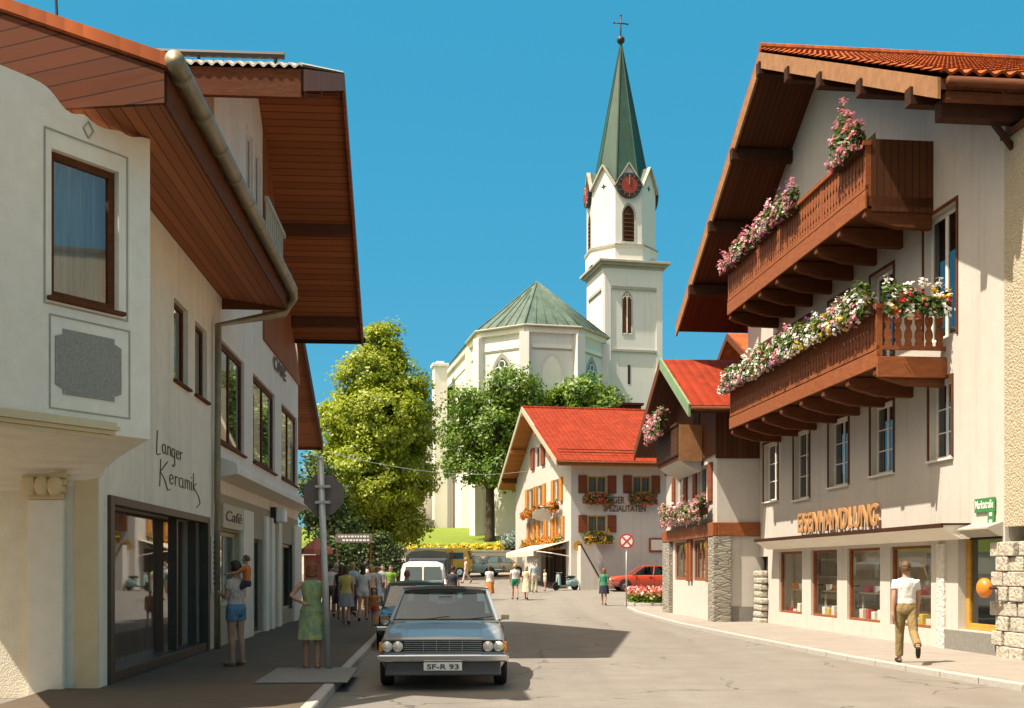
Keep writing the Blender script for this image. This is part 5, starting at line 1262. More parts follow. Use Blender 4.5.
k.build('base_moulding', M['churchtrim'], belf)
k = MB()
for sx in (0, 1):
    for sy in (0, 1):
        X_, Y_ = TX + tw * sx, TY + tw * sy; s1, s2 = (1 if sx == 0 else -1), (1 if sy == 0 else -1)
        k.add([(X_, Y_, zc_ + .1), (X_ + s1 * 1.8, Y_, zc_ + .1), (X_, Y_ + s2 * 1.8, zc_ + .1), (X_ + s1 * 1.2, Y_ + s2 * 1.2, zc_ + 1.25)], [(0, 1, 3), (0, 2, 3), (1, 2, 3), (0, 1, 2)])
k.build('corner_slopes', M['churchtrim'], belf)
# gable copings, clock faces, louvres, quatrefoils
k = MB()
for f, L in fo:
    for a, b_ in (((-.12, zg - .1), (L / 2, zpk)), ((L + .12, zg - .1), (L / 2, zpk))): k.beam(f.p(a[0], a[1], -.1), f.p(b_[0], b_[1], -.1), .32, .12)
k.build('gable_coping', M['churchtrim'], belf)
k = MB()
for f, L in fo: # small saddle roofs behind each gable
    apxp = (cxo, cyo, zpk)
    k.face([f.p(0, zg), f.p(L / 2, zpk), apxp]); k.face([f.p(L, zg), f.p(L / 2, zpk), apxp])
k.build('gable_roofs', M['verdigris'], belf)
for i, (f, L) in enumerate(fo):
    if i % 2 == 0:
        cu, cz2, rr = L / 2, zg - .05, 1.0
        def disc(rad, d0, d1, m, nm, par):
            kk = MB(); kk.prism([f.p(cu + rad * math.cos(2 * math.pi * j / 28), cz2 + rad * math.sin(2 * math.pi * j / 28), d0) for j in range(28)], Vector(f.p(0, 0, d1)) - Vector(f.p(0, 0, d0))); return kk.build(nm, M[m], par)
        cl = disc(rr + .08, -.32, -.004, 'iron', 'clock_face', belf); disc(rr * .72, -.34, -.321, 'clockred', 'dial', cl)
        kk = MB()
        for j in range(12):
            a = 2 * math.pi * j / 12; kk.beam(f.p(cu + rr * .76 * math.sin(a), cz2 + rr * .76 * math.cos(a), -.335), f.p(cu + rr * .98 * math.sin(a), cz2 + rr * .98 * math.cos(a), -.335), .09, .02, up=(0, 0, 1) if abs(math.cos(a)) < .95 else (1, 0, 0))
        for a, l_ in ((R(-32), .6), (R(2), .86)): kk.beam(f.p(cu, cz2, -.36), f.p(cu + rr * l_ * math.sin(a), cz2 + rr * l_ * math.cos(a), -.36), .1, .02, up=(1, 0, 0))
        kk.build('hands', M['gold'], cl)
        lv = lancet(f, L / 2, .95, zb_ + 1.7, zg - 2.5, None, belf, False, 'louvre_window', 'wood_dark')
        for ch in list(lv.children):
            if ch.name.startswith('tracery'): bpy.data.objects.remove(ch)
        kk = MB()
        for j in range(int((zg - 1.95 - zb_ - 1.8) / .36)): f.bx(kk, L / 2 - .42, L / 2 + .42, zb_ + 1.8 + j * .36, zb_ + 1.9 + j * .36, -.06, -.012)
        kk.build('louvres', M['wood'], lv)
    else:
        kk = MB()
        kk.prism([f.p(L / 2 + .28 * x, zg + .1 + .28 * z, -.02) for x, z in ((1, 0), (.3, .3), (0, 1), (-.3, .3), (-1, 0), (-.3, -.3), (0, -1), (.3, -.3))], Vector(f.p(0, 0, 0)) - Vector(f.p(0, 0, -.016))); kk.build('quatrefoil', M['iron'], belf)
zt_s = TM.at(618, 41)[1]
mb = MB(); s8 = [(cxo + 2.55 * math.sin(R(18.5 + 45 * i)), cyo - 2.55 * math.cos(R(18.5 + 45 * i)), zg + .6) for i in range(8)]
for i in range(8): mb.face([s8[i - 1], s8[i], (cxo, cyo, zt_s)])
sp = mb.build('spire', M['spire'], CC)
k = MB()
for v in s8: k.tube([v, (cxo, cyo, zt_s)], .07, 5)
for i in range(8):
    a, b_ = Vector(s8[i - 1]), Vector(s8[i]); k.tube([a.lerp(b_, .5) + Vector((0, 0, .04)), Vector((cxo, cyo, zt_s - 1.5))], .035, 4)
k.build('spire_seams', M['spire'], sp)
k = MB(); k.ball((cxo, cyo, zt_s + .1), .36, 0, 12, 9); k.tube([(cxo, cyo, zt_s), (cxo, cyo, zt_s + 2.3)], .06, 6); k.tube([(cxo - .62, cyo, zt_s + 1.6), (cxo + .62, cyo, zt_s + 1.6)], .055, 6)
for sx, sz_ in ((-.62, 1.6), (.62, 1.6), (0, 2.3)): k.ball((cxo + sx, cyo, zt_s + sz_), .1, 0, 6, 5)
k.build('cross', M['iron'], sp, smooth=True)
# ------------------------------------------------------------------ trees and planting
def px_at(px, y): return (px - CX) / F_PX * y
Yt = 74.; sc = Yt / F_PX
def bl(px, py, rpx, rpy, dy=0., ry=None): return (px_at(px, Yt) - px_at(378, Yt), dy, EYE + (HZ - py) * sc - gz(Yt), rpx * sc, (ry or rpx * sc), rpy * sc)
blobs = [bl(383, 350, 17, 24), bl(368, 378, 26, 24, -.4), bl(400, 384, 24, 28, .4), bl(352, 420, 28, 30, .6), bl(385, 425, 36, 34, -1.5), bl(412, 425, 19, 34, .5), bl(345, 470, 28, 30, .3), bl(378, 482, 38, 34, -1.6), bl(411, 474, 20, 28, .4), bl(352, 520, 34, 26, -.3), bl(395, 520, 26, 24, 0)]
tree('broadleaf_tree', 'tall bright yellow green tree rising left of the church', (px_at(378, Yt), Yt, gz(Yt)), blobs, 'leaf_y', .23, 3.1, 80, .29, .34, 3.4, 10)
Yt = 86.; sc = Yt / F_PX; hz0 = hillz(0, 86)
def bl2(px0, px, py, rpx, rpy, dy=0.): return (px_at(px, Yt) - px_at(px0, Yt), dy, EYE + (HZ - py) * sc - hz0, rpx * sc, rpx * sc, rpy * sc)
tree('broadleaf_tree', 'green tree with a straight trunk on the lawn before the church choir', (px_at(490, Yt), Yt, hz0), [bl2(490, a, b, c_, d_, e_) for a, b, c_, d_, e_ in ((515, 388, 22, 20, 0), (530, 404, 17, 18, .5), (484, 410, 18, 18, .5), (463, 402, 14, 15, -.5), (458, 436, 17, 18, .3), (480, 438, 16, 16, .8), (497, 432, 22, 20, -1), (520, 425, 16, 16, 0), (478, 466, 20, 15, .6), (506, 468, 20, 17, -1.4), (454, 466, 9, 9, .2), (535, 444, 14, 22, .3))], 'leaf_g', .27, 2.3, 40, .42, .36, 4.6, 10)
tree('broadleaf_tree', 'green tree half hidden behind the ridge of the red corner house', (px_at(585, Yt), Yt + 1, hz0), [bl2(585, a, b, c_, d_, e_) for a, b, c_, d_, e_ in ((585, 391, 21, 17, 0), (564, 400, 15, 14, .4), (607, 402, 16, 14, -.3), (590, 425, 36, 20, 0))], 'leaf_g', .34, 1.9, 34, .34, .3, 5, 8)
Yt = 66.; sc = Yt / F_PX
tree('broadleaf_tree', 'dark green tree behind the crowd under the big yellow green tree', (px_at(335, Yt), Yt, gz(Yt)), [(px_at(a, Yt) - px_at(335, Yt), e_, EYE + (HZ - b) * sc - gz(Yt), c_ * sc, c_ * sc, d_ * sc) for a, b, c_, d_, e_ in ((322, 500, 24, 24, 0), (335, 530, 26, 22, .3), (312, 475, 16, 20, .6))], 'leaf_d', .26, 2.4, 34, .3, .2, 2.6, 6)
def hedge(name, label, cat, loc, L, D, H, leafm, n, size, kind=None, bumps=1.):
    t = thing(name, label, cat, loc, 0)
    x = rng.uniform(-L / 2, L / 2, n); s = rng.integers(0, 3, n)
    top = H * (1 + .12 * bumps * np.sin(x * 2.1) + .08 * bumps * np.sin(x * 5.3 + 1))
    y = np.where(s == 0, -D / 2, np.where(s == 1, D / 2, rng.uniform(-D / 2, D / 2, n))); z = np.where(s == 2, top, rng.uniform(0, 1, n) * top)
    P = np.stack([x, y, z], 1) + rng.normal(0, .12, (n, 3)); Nn = np.stack([np.zeros(n), np.where(s == 0, -1., np.where(s == 1, 1., 0)), np.where(s == 2, 1., .2)], 1)
    leaves('foliage', P, Nn, size, leafm, t)
    k = MB(); k.box(-L / 2 + .1, L / 2 - .1, -D / 2 + .12, D / 2 - .12, -.1, H * .8); k.build('branches', M['soil'], t)
    return t
hedge('clipped_hedge', 'dark clipped hedge behind the crowd below the white hotel board', 'hedge', (px_at(360, 60), 60, gz(60)), 4.6, 1.4, 2.7, 'leaf_d', 9000, .16)
# yellow bedding above the retaining wall: a plant every half metre
for i, (px, lab) in enumerate([(a, a) for a in range(388, 520, 11)]):
    x = px_at(px, 81.2); t = thing('flowering_shrub', 'yellow flowering shrub in the long bed along the retaining wall', 'shrub', (x, 81.2 + random.uniform(-.2, .3), 2.95), 0, 'yellow shrubs above the retaining wall')
    P, Nn = clump_points([(0, 0, .2, .55, .5, .3)], 9, 26, .11); leaves('foliage', P, Nn, .16, 'leaf_y', t)
    P, Nn = clump_points([(0, 0, .22, .6, .55, .36)], 12, 11, .1, 0); leaves('blossoms', P, Nn, .15, 'fl_yellow', t, aspect=.9)
t = thing('blue_grey_shrub', 'round blue grey shrub between the yellow bed and the corner house', 'shrub', (px_at(517, 80.8), 80.9, 2.7), 0)
P, Nn = clump_points([(0, 0, .8, 1.0, .9, .85)], 10, 30, .15); leaves('foliage', P, Nn, .16, 'leaf_blue', t)
# flower bed in front of the red car
BX, BY = 5.9, 49.6
o = MB(); n = 20; o.prism([(1.35 * math.cos(2 * math.pi * i / n) * 1.05, 1.3 * math.sin(2 * math.pi * i / n), 0) for i in range(n)], (0, 0, .16)); t = thing('flower_bed', 'raised flower bed of red and green plants by the no parking sign', 'flower bed', (BX + .6, BY, gz(BY)), 0)
o.build('kerb_ring', M['kerb'], t, bevel=.02)
n = 1500; a = rng.uniform(0, 2 * math.pi, n); r_ = np.sqrt(rng.uniform(0, 1, n)) * 1.3
P = np.stack([np.cos(a) * r_ * 1.05, np.sin(a) * r_, .16 + rng.uniform(0, .55, n) * (1.1 - .4 * r_ / 1.3)], 1); leaves('foliage', P, np.tile((0, -.4, 1), (n, 1)), .17, 'leaf_g', t)
for m_, q in (('fl_red', 220), ('fl_orange', 80), ('fl_rose', 120), ('fl_white', 60)):
    a = rng.uniform(0, 2 * math.pi, q); r_ = np.sqrt(rng.uniform(0, 1, q)) * 1.3
    P = np.stack([np.cos(a) * r_ * 1.05, np.sin(a) * r_, .45 + rng.uniform(0, .38, q)], 1); P = np.repeat(P, 4, 0) + rng.normal(0, .035, (q * 4, 3)); leaves('blossoms', P, np.tile((0, -.5, 1), (q * 4, 1)), .1, m_, t, aspect=.9)

# balcony flower boxes (each box a thing)
def box_row(F, u0, u1, z, d, n, group, labels, palettes, **kw):
    L = (u1 - u0) / n
    for i in range(n):
        flower_box(labels[i], F, u0 + i * L + .03, u0 + (i + 1) * L - .03, z, d, palettes[i % len(palettes)], group, **kw)
W_, P_, Y_, R_, V_, O_ = 'fl_white', 'fl_pink', 'fl_yellow', 'fl_red', 'fl_violet', 'fl_orange'
pal = [[(W_, 6), (P_, 3), (Y_, 1)], [(W_, 5), (Y_, 3), (P_, 2)], [(W_, 6), (Y_, 2), (V_, 2)], [(W_, 5), (P_, 3), (V_, 2)], [(W_, 6), (Y_, 2), (P_, 2)], [(W_, 6), (P_, 4)], [(P_, 4), (W_, 5)]]
ordn = ['nearest the balcony corner', 'second from the near corner', 'third from the near corner', 'fourth from the near corner', 'fifth from the near corner', 'sixth from the near corner', 'at the far end']
box_row(RW, bu0, bu1, 6.66, -1.56, 7, 'flower boxes along the lower balcony', ['white, pink and yellow flower box on the lower balcony rail, ' + s for s in ordn], pal, height=.6, density=2.2, trail=.14, bsize=.1)
# the short near end of the lower balcony
FE = Facade(FR_, (0, bu0), (1, 0), (0, 1)); flower_box('flower box with trailing white flowers on the short sunny end of the lower balcony', FE, -1.35, -.1, 6.7, -.16, [(W_, 6), (Y_, 2), (R_, 2)], 'flower boxes along the lower balcony', height=.5, density=2, trail=.3, bsize=.1)
L6 = (cu1 - cu0) / 6
for i, (a, h_, lab, pl) in enumerate(((0, .9, 'tall leafy flower box with few pink flowers at the near end of the upper balcony', [(P_, 2)]), (2.35, .55, 'pink flower box on the upper balcony rail past the bare stretch', [(P_, 6), (W_, 2), (V_, 2)]), (3.35, .55, 'pink flower box in the middle of the upper balcony', [(P_, 6), (V_, 2), (W_, 2)]), (4.4, .45, 'pink flower box second from the far end of the upper balcony', [(P_, 5), (W_, 3)]), (5.2, .4, 'mostly green flower box at the far end of the upper balcony', [(P_, 3)]))):
    flower_box(lab, RW, cu0 + a * L6 + .05, cu0 + (a + .8) * L6, 10.08, -1.5, pl, 'flower boxes along the upper balcony', height=h_ + .12, density=2.4, trail=.08, bsize=.095)
for (a, b_, lab) in ((0.5, 2.3, 'big pink geranium box under the nearer first floor window of the red roof chalet'), (2.5, 4.2, 'big pink geranium box under the middle first floor windows of the red roof chalet'), (4.4, 6.9, 'big pink geranium box under the farther first floor window of the red roof chalet')):
    flower_box(lab, MW, a, b_, 3.35, -.26, [('fl_rose', 6), (P_, 5), (W_, 1)], 'geranium boxes on the red roof chalet', height=.5, density=2., trail=.35, bsize=.1)
flower_box('mass of pink flowers on the timber gable balcony of the red roof chalet', MW, b0 + 1.0, b1, 6.28, -1.1, [('fl_rose', 6), (P_, 6), (W_, 1)], 'geranium boxes on the red roof chalet', height=.6, density=2.2, trail=.5, bsize=.11)
for h, lab, pl in zip(hw, ('red flower box under the upper front window above the house lettering', 'red flower box under the upper right front window of the corner house', 'yellow and red flower box under the lower front window of the corner house'), ([(R_, 4), (O_, 2)], [(R_, 4), (O_, 2)], [(Y_, 5), (O_, 3)])):
    flower_box(lab, HF, h[0] - .25, h[1] + .25, h[2] - .55, -.3, pl, 'flower boxes on the front of the corner house', height=.5, density=1.6, trail=.35, bsize=.12)
side = ['farthest', 'middle', 'nearest']
for h, s in zip(sorted(hg1, key=lambda h: -h[0]), side): flower_box('orange flower box under the %s upper gable window of the corner house' % s, HG, h[0] - .5, h[1] + .5, h[2] - .5, -.3, [(O_, 6), (R_, 2)], 'orange flower boxes on the gable', height=.45, density=1.2, trail=.3, bsize=.14)
for h, s in zip(sorted(hg2, key=lambda h: -h[0]), ['farthest', 'second farthest', 'second nearest', 'nearest']): flower_box('orange flower box under the %s lower gable window of the corner house' % s, HG, h[0] - .9, h[1] + .9, h[2] - .5, -.3, [(O_, 7), (Y_, 1)], 'orange flower boxes on the gable', height=.55, density=1.2, trail=.35, bsize=.14)

# ------------------------------------------------------------------ signs, posts, parasol, wires
t = thing('signpost', 'leaning grey steel post with the back of an octagonal road sign', 'signpost', (-2.79, 16.75, .14), 0)
k = MB(); k.tube([(0, 0, 0), (-.07, 0, 1.6), (-.13, 0, 3.2)], .052, 12); k.tube([(-.13, 0, 3.2), (-.13, 0, 3.24)], [.056, .03], 12); k.build('post', M['steel'], t, smooth=True)
k = MB(); n = 8; rr = .33; zc0 = 2.66
k.prism([(-.09 + rr * math.cos(R(22.5 + 45 * i)), .07, zc0 + rr * math.sin(R(22.5 + 45 * i))) for i in range(n)], (0, .012, 0)); k.build('sign_plate', M['signback'], t)
k = MB()
for z in (zc0 + .12, zc0 - .12): k.box(-.2, .02, -.06, .068, z - .02, z + .02)
k.build('clamp', M['steel'], t)
t = thing('no_parking_sign', 'round no parking sign on a thin post by the flower bed', 'road sign', (px_at(626.5, 48.6), 48.6, gz(48.6)), 0)
k = MB(); k.tube([(0, 0, 0), (0, 0, 3.2)], .035, 8); k.build('post', M['steel'], t, smooth=True)
def ydisc(r, y0, y1, zc0, n=28): 
    k = MB(); k.prism([(r * math.cos(2 * math.pi * i / n), y0, zc0 + r * math.sin(2 * math.pi * i / n)) for i in range(n)], (0, y1 - y0, 0)); return k
o = ydisc(.33, -.06, -.04, 2.9).build('sign_plate', M['signred'], t); ydisc(.26, -.066, -.0605, 2.9).build('sign_field', M['signwhite'], o)
k = MB(); k.beam((-.18, -.07, 2.9 + .18), (.18, -.07, 2.9 - .18), .008, .07, up=(1, 0, 1)); k.beam((-.18, -.07, 2.9 - .18), (.18, -.07, 2.9 + .18), .006, .07, up=(1, 0, -1)); k.build('sign_bars', M['signred'], o)
t = thing('hotel_board', 'long dark board with white lettering above the hedge behind the crowd', 'sign board', (px_at(354, 57), 57, gz(57)), 0)
k = MB(); k.box(-.95, .95, -.03, .03, 2.75, 3.2); k.build('board', M['signback'], t, bevel=.01)
k = MB(); k.box(-.9, -.83, .031, .1, 0, 3.15); k.box(.83, .9, .031, .1, 0, 3.15); k.build('post', M['wood'], t)
k = MB()
for z, a, b_ in ((3.02, -.8, .8), (2.83, -.6, .7)):
    x = a
    while x < b_:
        w = random.uniform(.05, .16); k.box(x, x + w, -.036, -.031, z, z + .1); x += w + .05
k.build('lettering', M['signwhite'], t)
t = thing('red_parasol', 'red parasol with a hanging red side cloth before the cafe', 'parasol', (px_at(317, 31), 31, .12), 0)
k = MB(); pts8 = [(.42 * 1 * math.cos(2 * math.pi * i / 8), .42 * math.sin(2 * math.pi * i / 8)) for i in range(8)]
k.loft([[(x * 1.05, y * 1.05, 1.98) for x, y in pts8], [(x * 1.05, y * 1.05, 2.12) for x, y in pts8], [(x * .1, y * .1, 2.42) for x, y in pts8]], 0, False); k.build('canopy', M['redcloth'], t)
k = MB(); k.tube([(0, 0, 0), (0, 0, 2.45)], .025, 8); k.build('pole', M['winwhite'], t)
k = MB(); k.loft([[(x, y, .95) for x, y in ((-.36, -.05), (-.2, -.1), (0, -.04), (.16, -.09), (.24, -.05))], [(x, y, 1.95) for x, y in ((-.36, -.05), (-.2, -.08), (0, -.05), (.16, -.08), (.24, -.05))]], 0, False, False); k.build('side_cloth', M['redcloth'], t, fix=False)
w0, w1 = Vector((px_at(322, 42), 42, 6.2)), Vector((px_at(528, 66), 66, 7.6)); k = MB()
k.tube([w0.lerp(w1, i / 20) - Vector((0, 0, .5 * (1 - (2 * i / 20 - 1) ** 2))) for i in range(21)], .014, 5); tag(k.build('overhead_wire', M['steel'], None), 'thin overhead wire slung across the street in front of the trees', 'wire')

# goods in the ironmonger's windows
def goods(name, label, cat, F, u, z, d, build_fn, group='goods in the ironmonger windows'):
    t = thing(name, label, cat, F.world(u, z, d), F.fr.a, group); build_fn(t); return t
shelf_z = .455
for i, h in enumerate(shop):
    um = (h[0] + h[1]) / 2; w = (h[1] - h[0])
    where = ['farthest', 'second farthest', 'second nearest', 'nearest'][i]
    def shelf(t):
        k = MB(); GR = Facade(FR_, (0, 0), (0, 1), (1, 0)); GR.bx(k, -w / 2 + .1, w / 2 - .1, 0, .03, -.2, .2); k.build('board', M['winbeige'], t, bevel=.004)
        k = MB()
        for s in (-1, 1): GR.bx(k, s * (w / 2 - .2) - .02, s * (w / 2 - .2) + .02, -.62, -.002, -.15, -.11); GR.bx(k, s * (w / 2 - .2) - .02, s * (w / 2 - .2) + .02, -.62, -.002, .18, .22)
        k.build('leg', M['steel'], t)
    goods('display_shelf', 'pale display shelf inside the %s shop window' % where, 'shelf', RW, um, shelf_z + .63, .45, shelf)
    def pots(t):
        for q in range(3):
            k = MB(); k.lathe([(.001, 0), (.13, 0), (.15, .16), (.135, .16), (.11, .02), (.001, .02)], (0, -w * .28 + q * w * .28, 0), 14); k.build('pot', M[('signred', 'signwhite', 'orangeball', 'chrome')[(q + i) % 4]], t, smooth=False)
            k = MB(); k.tube([(.16, -w * .28 + q * w * .28, .12), (.34, -w * .28 + q * w * .28, .14)], .015, 6); k.build('handle', M['black'], t)
    goods('saucepan_row', 'row of three coloured saucepans on the shelf in the %s shop window' % where, 'saucepans', RW, um, shelf_z + .662, .40, pots)
    def heap(t):
        for q in range(5):
            k = MB(); x = -w * .36 + q * w * .18; a = random.uniform(.12, .2); k.box(-.12, .12, x - a * .6, x + a * .6, 0, random.uniform(.1, .28)); k.build('carton', M[('winwhite', 'signwhite', 'fl_yellow', 'signred', 'trim')[(q * 2 + i) % 5]], t, bevel=.008)
    goods('goods_pile', 'low row of pale boxed goods at the foot of the %s shop window' % where, 'boxed goods', RW, um, shelf_z, .36, heap)
    def poster(t):
        k = MB(); GR = Facade(FR_, (0, 0), (0, 1), (1, 0))
        for q, (a, b_, c_, d_) in enumerate(((-.55, -.2, .3, .75), (.1, .4, .35, .8), (-.15, .05, .5, .78), (.45, .65, .25, .6))):
            k = MB(); GR.bx(k, a * w / 1.6, b_ * w / 1.6, c_, d_, -.01, .01); k.build('card', M[('lettersdark', 'winwhite', 'yellowwood', 'signgreen')[(q + i) % 4]], t, bevel=.004)
            k = MB(); GR.bx(k, (a + b_) / 2 * w / 1.6 - .004, (a + b_) / 2 * w / 1.6 + .004, d_, .9, -.004, .004); k.build('hanging_cord', M['steel'], t)
    goods('wall_cards', 'row of cards hanging inside the %s shop window' % where, 'cards', RW, um, 1.22, .62, poster)
# ------------------------------------------------------------------ vehicles
def paint(name, c, metal=.2, rough=.3): return mat(name, C(*c), C(*[x * .93 for x in c]), 3, rough, metal=metal, coat=.6, spec=.5)
M['p_blue'] = paint('silver_blue_car_paint', (.30, .325, .345), .2, .3)
M['p_red'] = paint('orange_red_car_paint', (.52, .06, .03), 0)
M['p_white'] = paint('white_car_paint', (.74, .72, .66), 0)
M['p_dark'] = paint('dark_grey_car_paint', (.06, .06, .065), .1)
M['p_yellow'] = paint('yellow_car_paint', (.62, .42, .04), 0)
M['p_teal'] = paint('pale_teal_car_paint', (.22, .36, .34), 0)
M['p_beige'] = paint('beige_car_paint', (.5, .44, .33), 0)
M['vinyl'] = mat('dark_vinyl_roof', C(.03, .025, .02), C(.045, .035, .03), 40, .7, .3, 80)
M['lamp'] = mat('headlamp_glass', C(.75, .74, .68), C(.6, .6, .55), 30, .1, metal=.3)
M['amber'] = mat('amber_lens', C(.75, .25, .02), C(.65, .2, .02), 30, .2)
M['taillight'] = mat('red_lens', C(.4, .01, .01), C(.3, .01, .01), 30, .2)

def wheel(root, x, y, r, w, sgn):
    k = MB(); prof = [(r * .62, -w / 2), (r * .93, -w / 2), (r, -w / 2 + .03), (r, w / 2 - .03), (r * .93, w / 2), (r * .62, w / 2)]
    t = MB(); t.lathe(prof, seg=20); k.add([(x + p[2], y + p[1], r + p[0]) for p in t.v], t.f); o = k.build('wheel', M['rubber'], root, smooth=False)
    k = MB(); t = MB(); t.lathe([(.001, w / 2 + .01), (r * .3, w / 2 + .012), (r * .42, w / 2 - .02), (r * .6, w / 2 - .01), (r * .63, w / 2 + .006)], seg=20); k.add([(x + sgn * p[2], y + p[1], r + p[0]) for p in t.v], t.f); k.build('rim', M['chrome'], o)
def section(w, zb, zs, crown=.03):
    h = zs - zb
    half = [(.0, zb), (w * .7, zb), (w * .93, zb + .03), (w * .985, zb + h * .25), (w, zb + h * .55), (w * .985, zb + h * .8), (w * .95, zs - .03), (w * .90, zs - .005), (w * .6, zs + crown * .6), (0, zs + crown)]
    return half + [(-x, z) for x, z in half[-2:0:-1]]
def sedan(name, label, loc, rz, body, L=4.5, W=1.75, H=1.36, belt=.88, hood=.74, cowl=1.25, rear=3.6, roof0=2.0, roof1=3.1, tail=.84, roofm=None, group=None, fast=False, hoodlen=None):
    """saloon: nose at local y=0 looking towards -y"""
    t = thing(name, label, 'car', loc, rz, group); w = W / 2
    k = MB(); st = [(0, w * .90, .42, hood - .10), (.04, w * .95, .34, hood - .04), (.16, w * .98, .27, hood), (cowl * .6, w, .24, hood + (belt - hood) * .55), (cowl, w, .24, belt - .02), (cowl + .5, w, .24, belt), (rear - .3, w, .24, belt), (rear, w, .24, belt - .01), (L - .25, w * .98, .26, tail), (L - .05, w * .95, .34, tail - .05), (L, w * .9, .42, tail - .14)]
    k.loft([[(x, y, z) for x, z in section(a, b, c)] for y, a, b, c in st], 0, True); o = k.build('body', M[body], t, smooth=True)
    md = o.modifiers.new('edges', 'EDGE_SPLIT'); md.split_angle = R(38)
    bw, tw_ = w * .9, w * .74; zr_ = H - .02
    A0, A1 = (bw, cowl - .02, belt), (tw_, roof0, zr_); C0, C1 = (bw, rear, belt - .02), (tw_, roof1, zr_)
    B = (cowl + rear) / 2 + .02; B0, B1 = (bw, B, belt), (tw_, (roof0 + roof1) / 2, zr_)
    k = MB()
    for s in (1, -1):
        m_ = lambda p: (p[0] * s, p[1], p[2])
        k.beam(m_(A0), m_(A1), .05, .06); k.beam(m_(B0), m_(B1), .05, .07); k.beam(m_(C0), m_(C1), .05, .16 if not fast else .2); k.beam(m_((A1[0], A1[1] - .03, A1[2])), m_((C1[0], C1[1] + .03, C1[2])), .05, .05)
    k.beam((-tw_, roof0, zr_), (tw_, roof0, zr_), .05, .05); k.beam((-tw_, roof1, zr_), (tw_, roof1, zr_), .06, .05); k.build('pillars', M[body], t, bevel=.012)
    k = MB(); rs = []
    for i in range(7):
        y = roof0 - .04 + (roof1 - roof0 + .08) * i / 6; cr = .035 * math.sin(math.pi * i / 6)
        rs.append([(x * tw_ * 1.03, y, zr_ + .012 + cr + .03 * (1 - x * x)) for x in np.linspace(-1, 1, 9)] + [(x * tw_ * 1.03, y, zr_ - .02) for x in np.linspace(1, -1, 5)])
    k.loft(rs, 0, True); k.build('roof', M[roofm or body], t, smooth=True).modifiers.new('edges', 'EDGE_SPLIT').split_angle = R(40)
    def pane(nm, pts):
        k = MB(); k.face(pts); k.build(nm, M['carglass'], t)
    e = .03
    pane('windscreen', [(-bw, A0[1], belt - .02), (bw, A0[1], belt - .02), (tw_, roof0, zr_), (-tw_, roof0, zr_)])
    pane('rear_window', [(-bw, rear, belt - .03), (bw, rear, belt - .03), (tw_, roof1, zr_), (-tw_, roof1, zr_)])
    for s in (1, -1):
        pane('side_window', [(s * bw, A0[1], belt), (s * bw, B, belt), (s * tw_, B1[1], zr_), (s * tw_, roof0, zr_)]); pane('side_window', [(s * bw, B, belt), (s * bw, rear, belt - .02), (s * tw_, roof1, zr_), (s * tw_, B1[1], zr_)])
    k = MB(); k.box(-bw + .03, bw - .03, cowl + .04, rear - .05, belt - .1, belt + .035)
    for s in (1, -1): k.box(s * .38 - .24, s * .38 + .24, B - .25, B - .1, belt, belt + .27); k.box(s * .38 - .12, s * .38 + .12, B - .22, B - .13, belt + .27, belt + .4)
    k.box(-.6, .6, rear - .4, rear - .25, belt, belt + .2); k.build('interior', M['interior'], t, bevel=.02)
    k = MB(); k.tube([(.38 + .19 * math.cos(R(a)), cowl + .62 + .06 * math.sin(R(a)), belt + .08 + .18 * math.sin(R(a))) for a in range(0, 361, 24)], .014, 6); k.build('steering_wheel', M['black'], t)
    wy = (L * .185, L * .77); r = .31
    for y in wy:
        for s in (1, -1):
            k = MB(); n = 20; pts = [((r + .055) * math.cos(math.pi * i / n), r + (r + .055) * math.sin(math.pi * i / n)) for i in range(n + 1)]
            k.prism([(s * (w - .1), y + a, b) for a, b in pts], (s * .108, 0, 0)); k.build('wheel_arch', M['black'], t)
            wheel(t, s * (w - .07), y, r, .18, s)
    k = MB(); k.box(-w * 1.0, w * 1.0, -.10, .02, .40, .50); 
    for s in (1, -1): k.box(s * w - .02, s * w + .02, -.09, .45, .405, .495)
    k.build('bumper', M['chrome'], t, bevel=.03)
    k = MB(); k.box(-w * .98, w * .98, L - .02, L + .08, .40, .50); k.build('bumper', M['chrome'], t, bevel=.03)
    for s in (1, -1):
        k = MB(); k.box(s * w * .62 - .18, s * w * .62 + .18, L - .03, L + .012, .56, .68); k.build('tail_light', M['taillight'], t, bevel=.01)
        k = MB(); k.tube([(s * w * .88, cowl + .15, belt - .02), (s * (w + .02), cowl + .13, belt + .05)], .02, 6); k.box(s * (w + .03) - .06, s * (w + .03) + .06, cowl + .1, cowl + .15, belt + .02, belt + .095); k.build('door_mirror', M['zinc'], t, bevel=.01)
        k = MB()
        for yy in (cowl + .18, B, rear - .1): k.box(s * w * 1.001 - .004, s * w * 1.001 + .004, yy, yy + .012, .34, belt - .08)
        k.box(s * w - .012, s * w + .012, B - .25, B - .1, belt - .13, belt - .1); k.build('door_lines', M['black'], t)
    return t
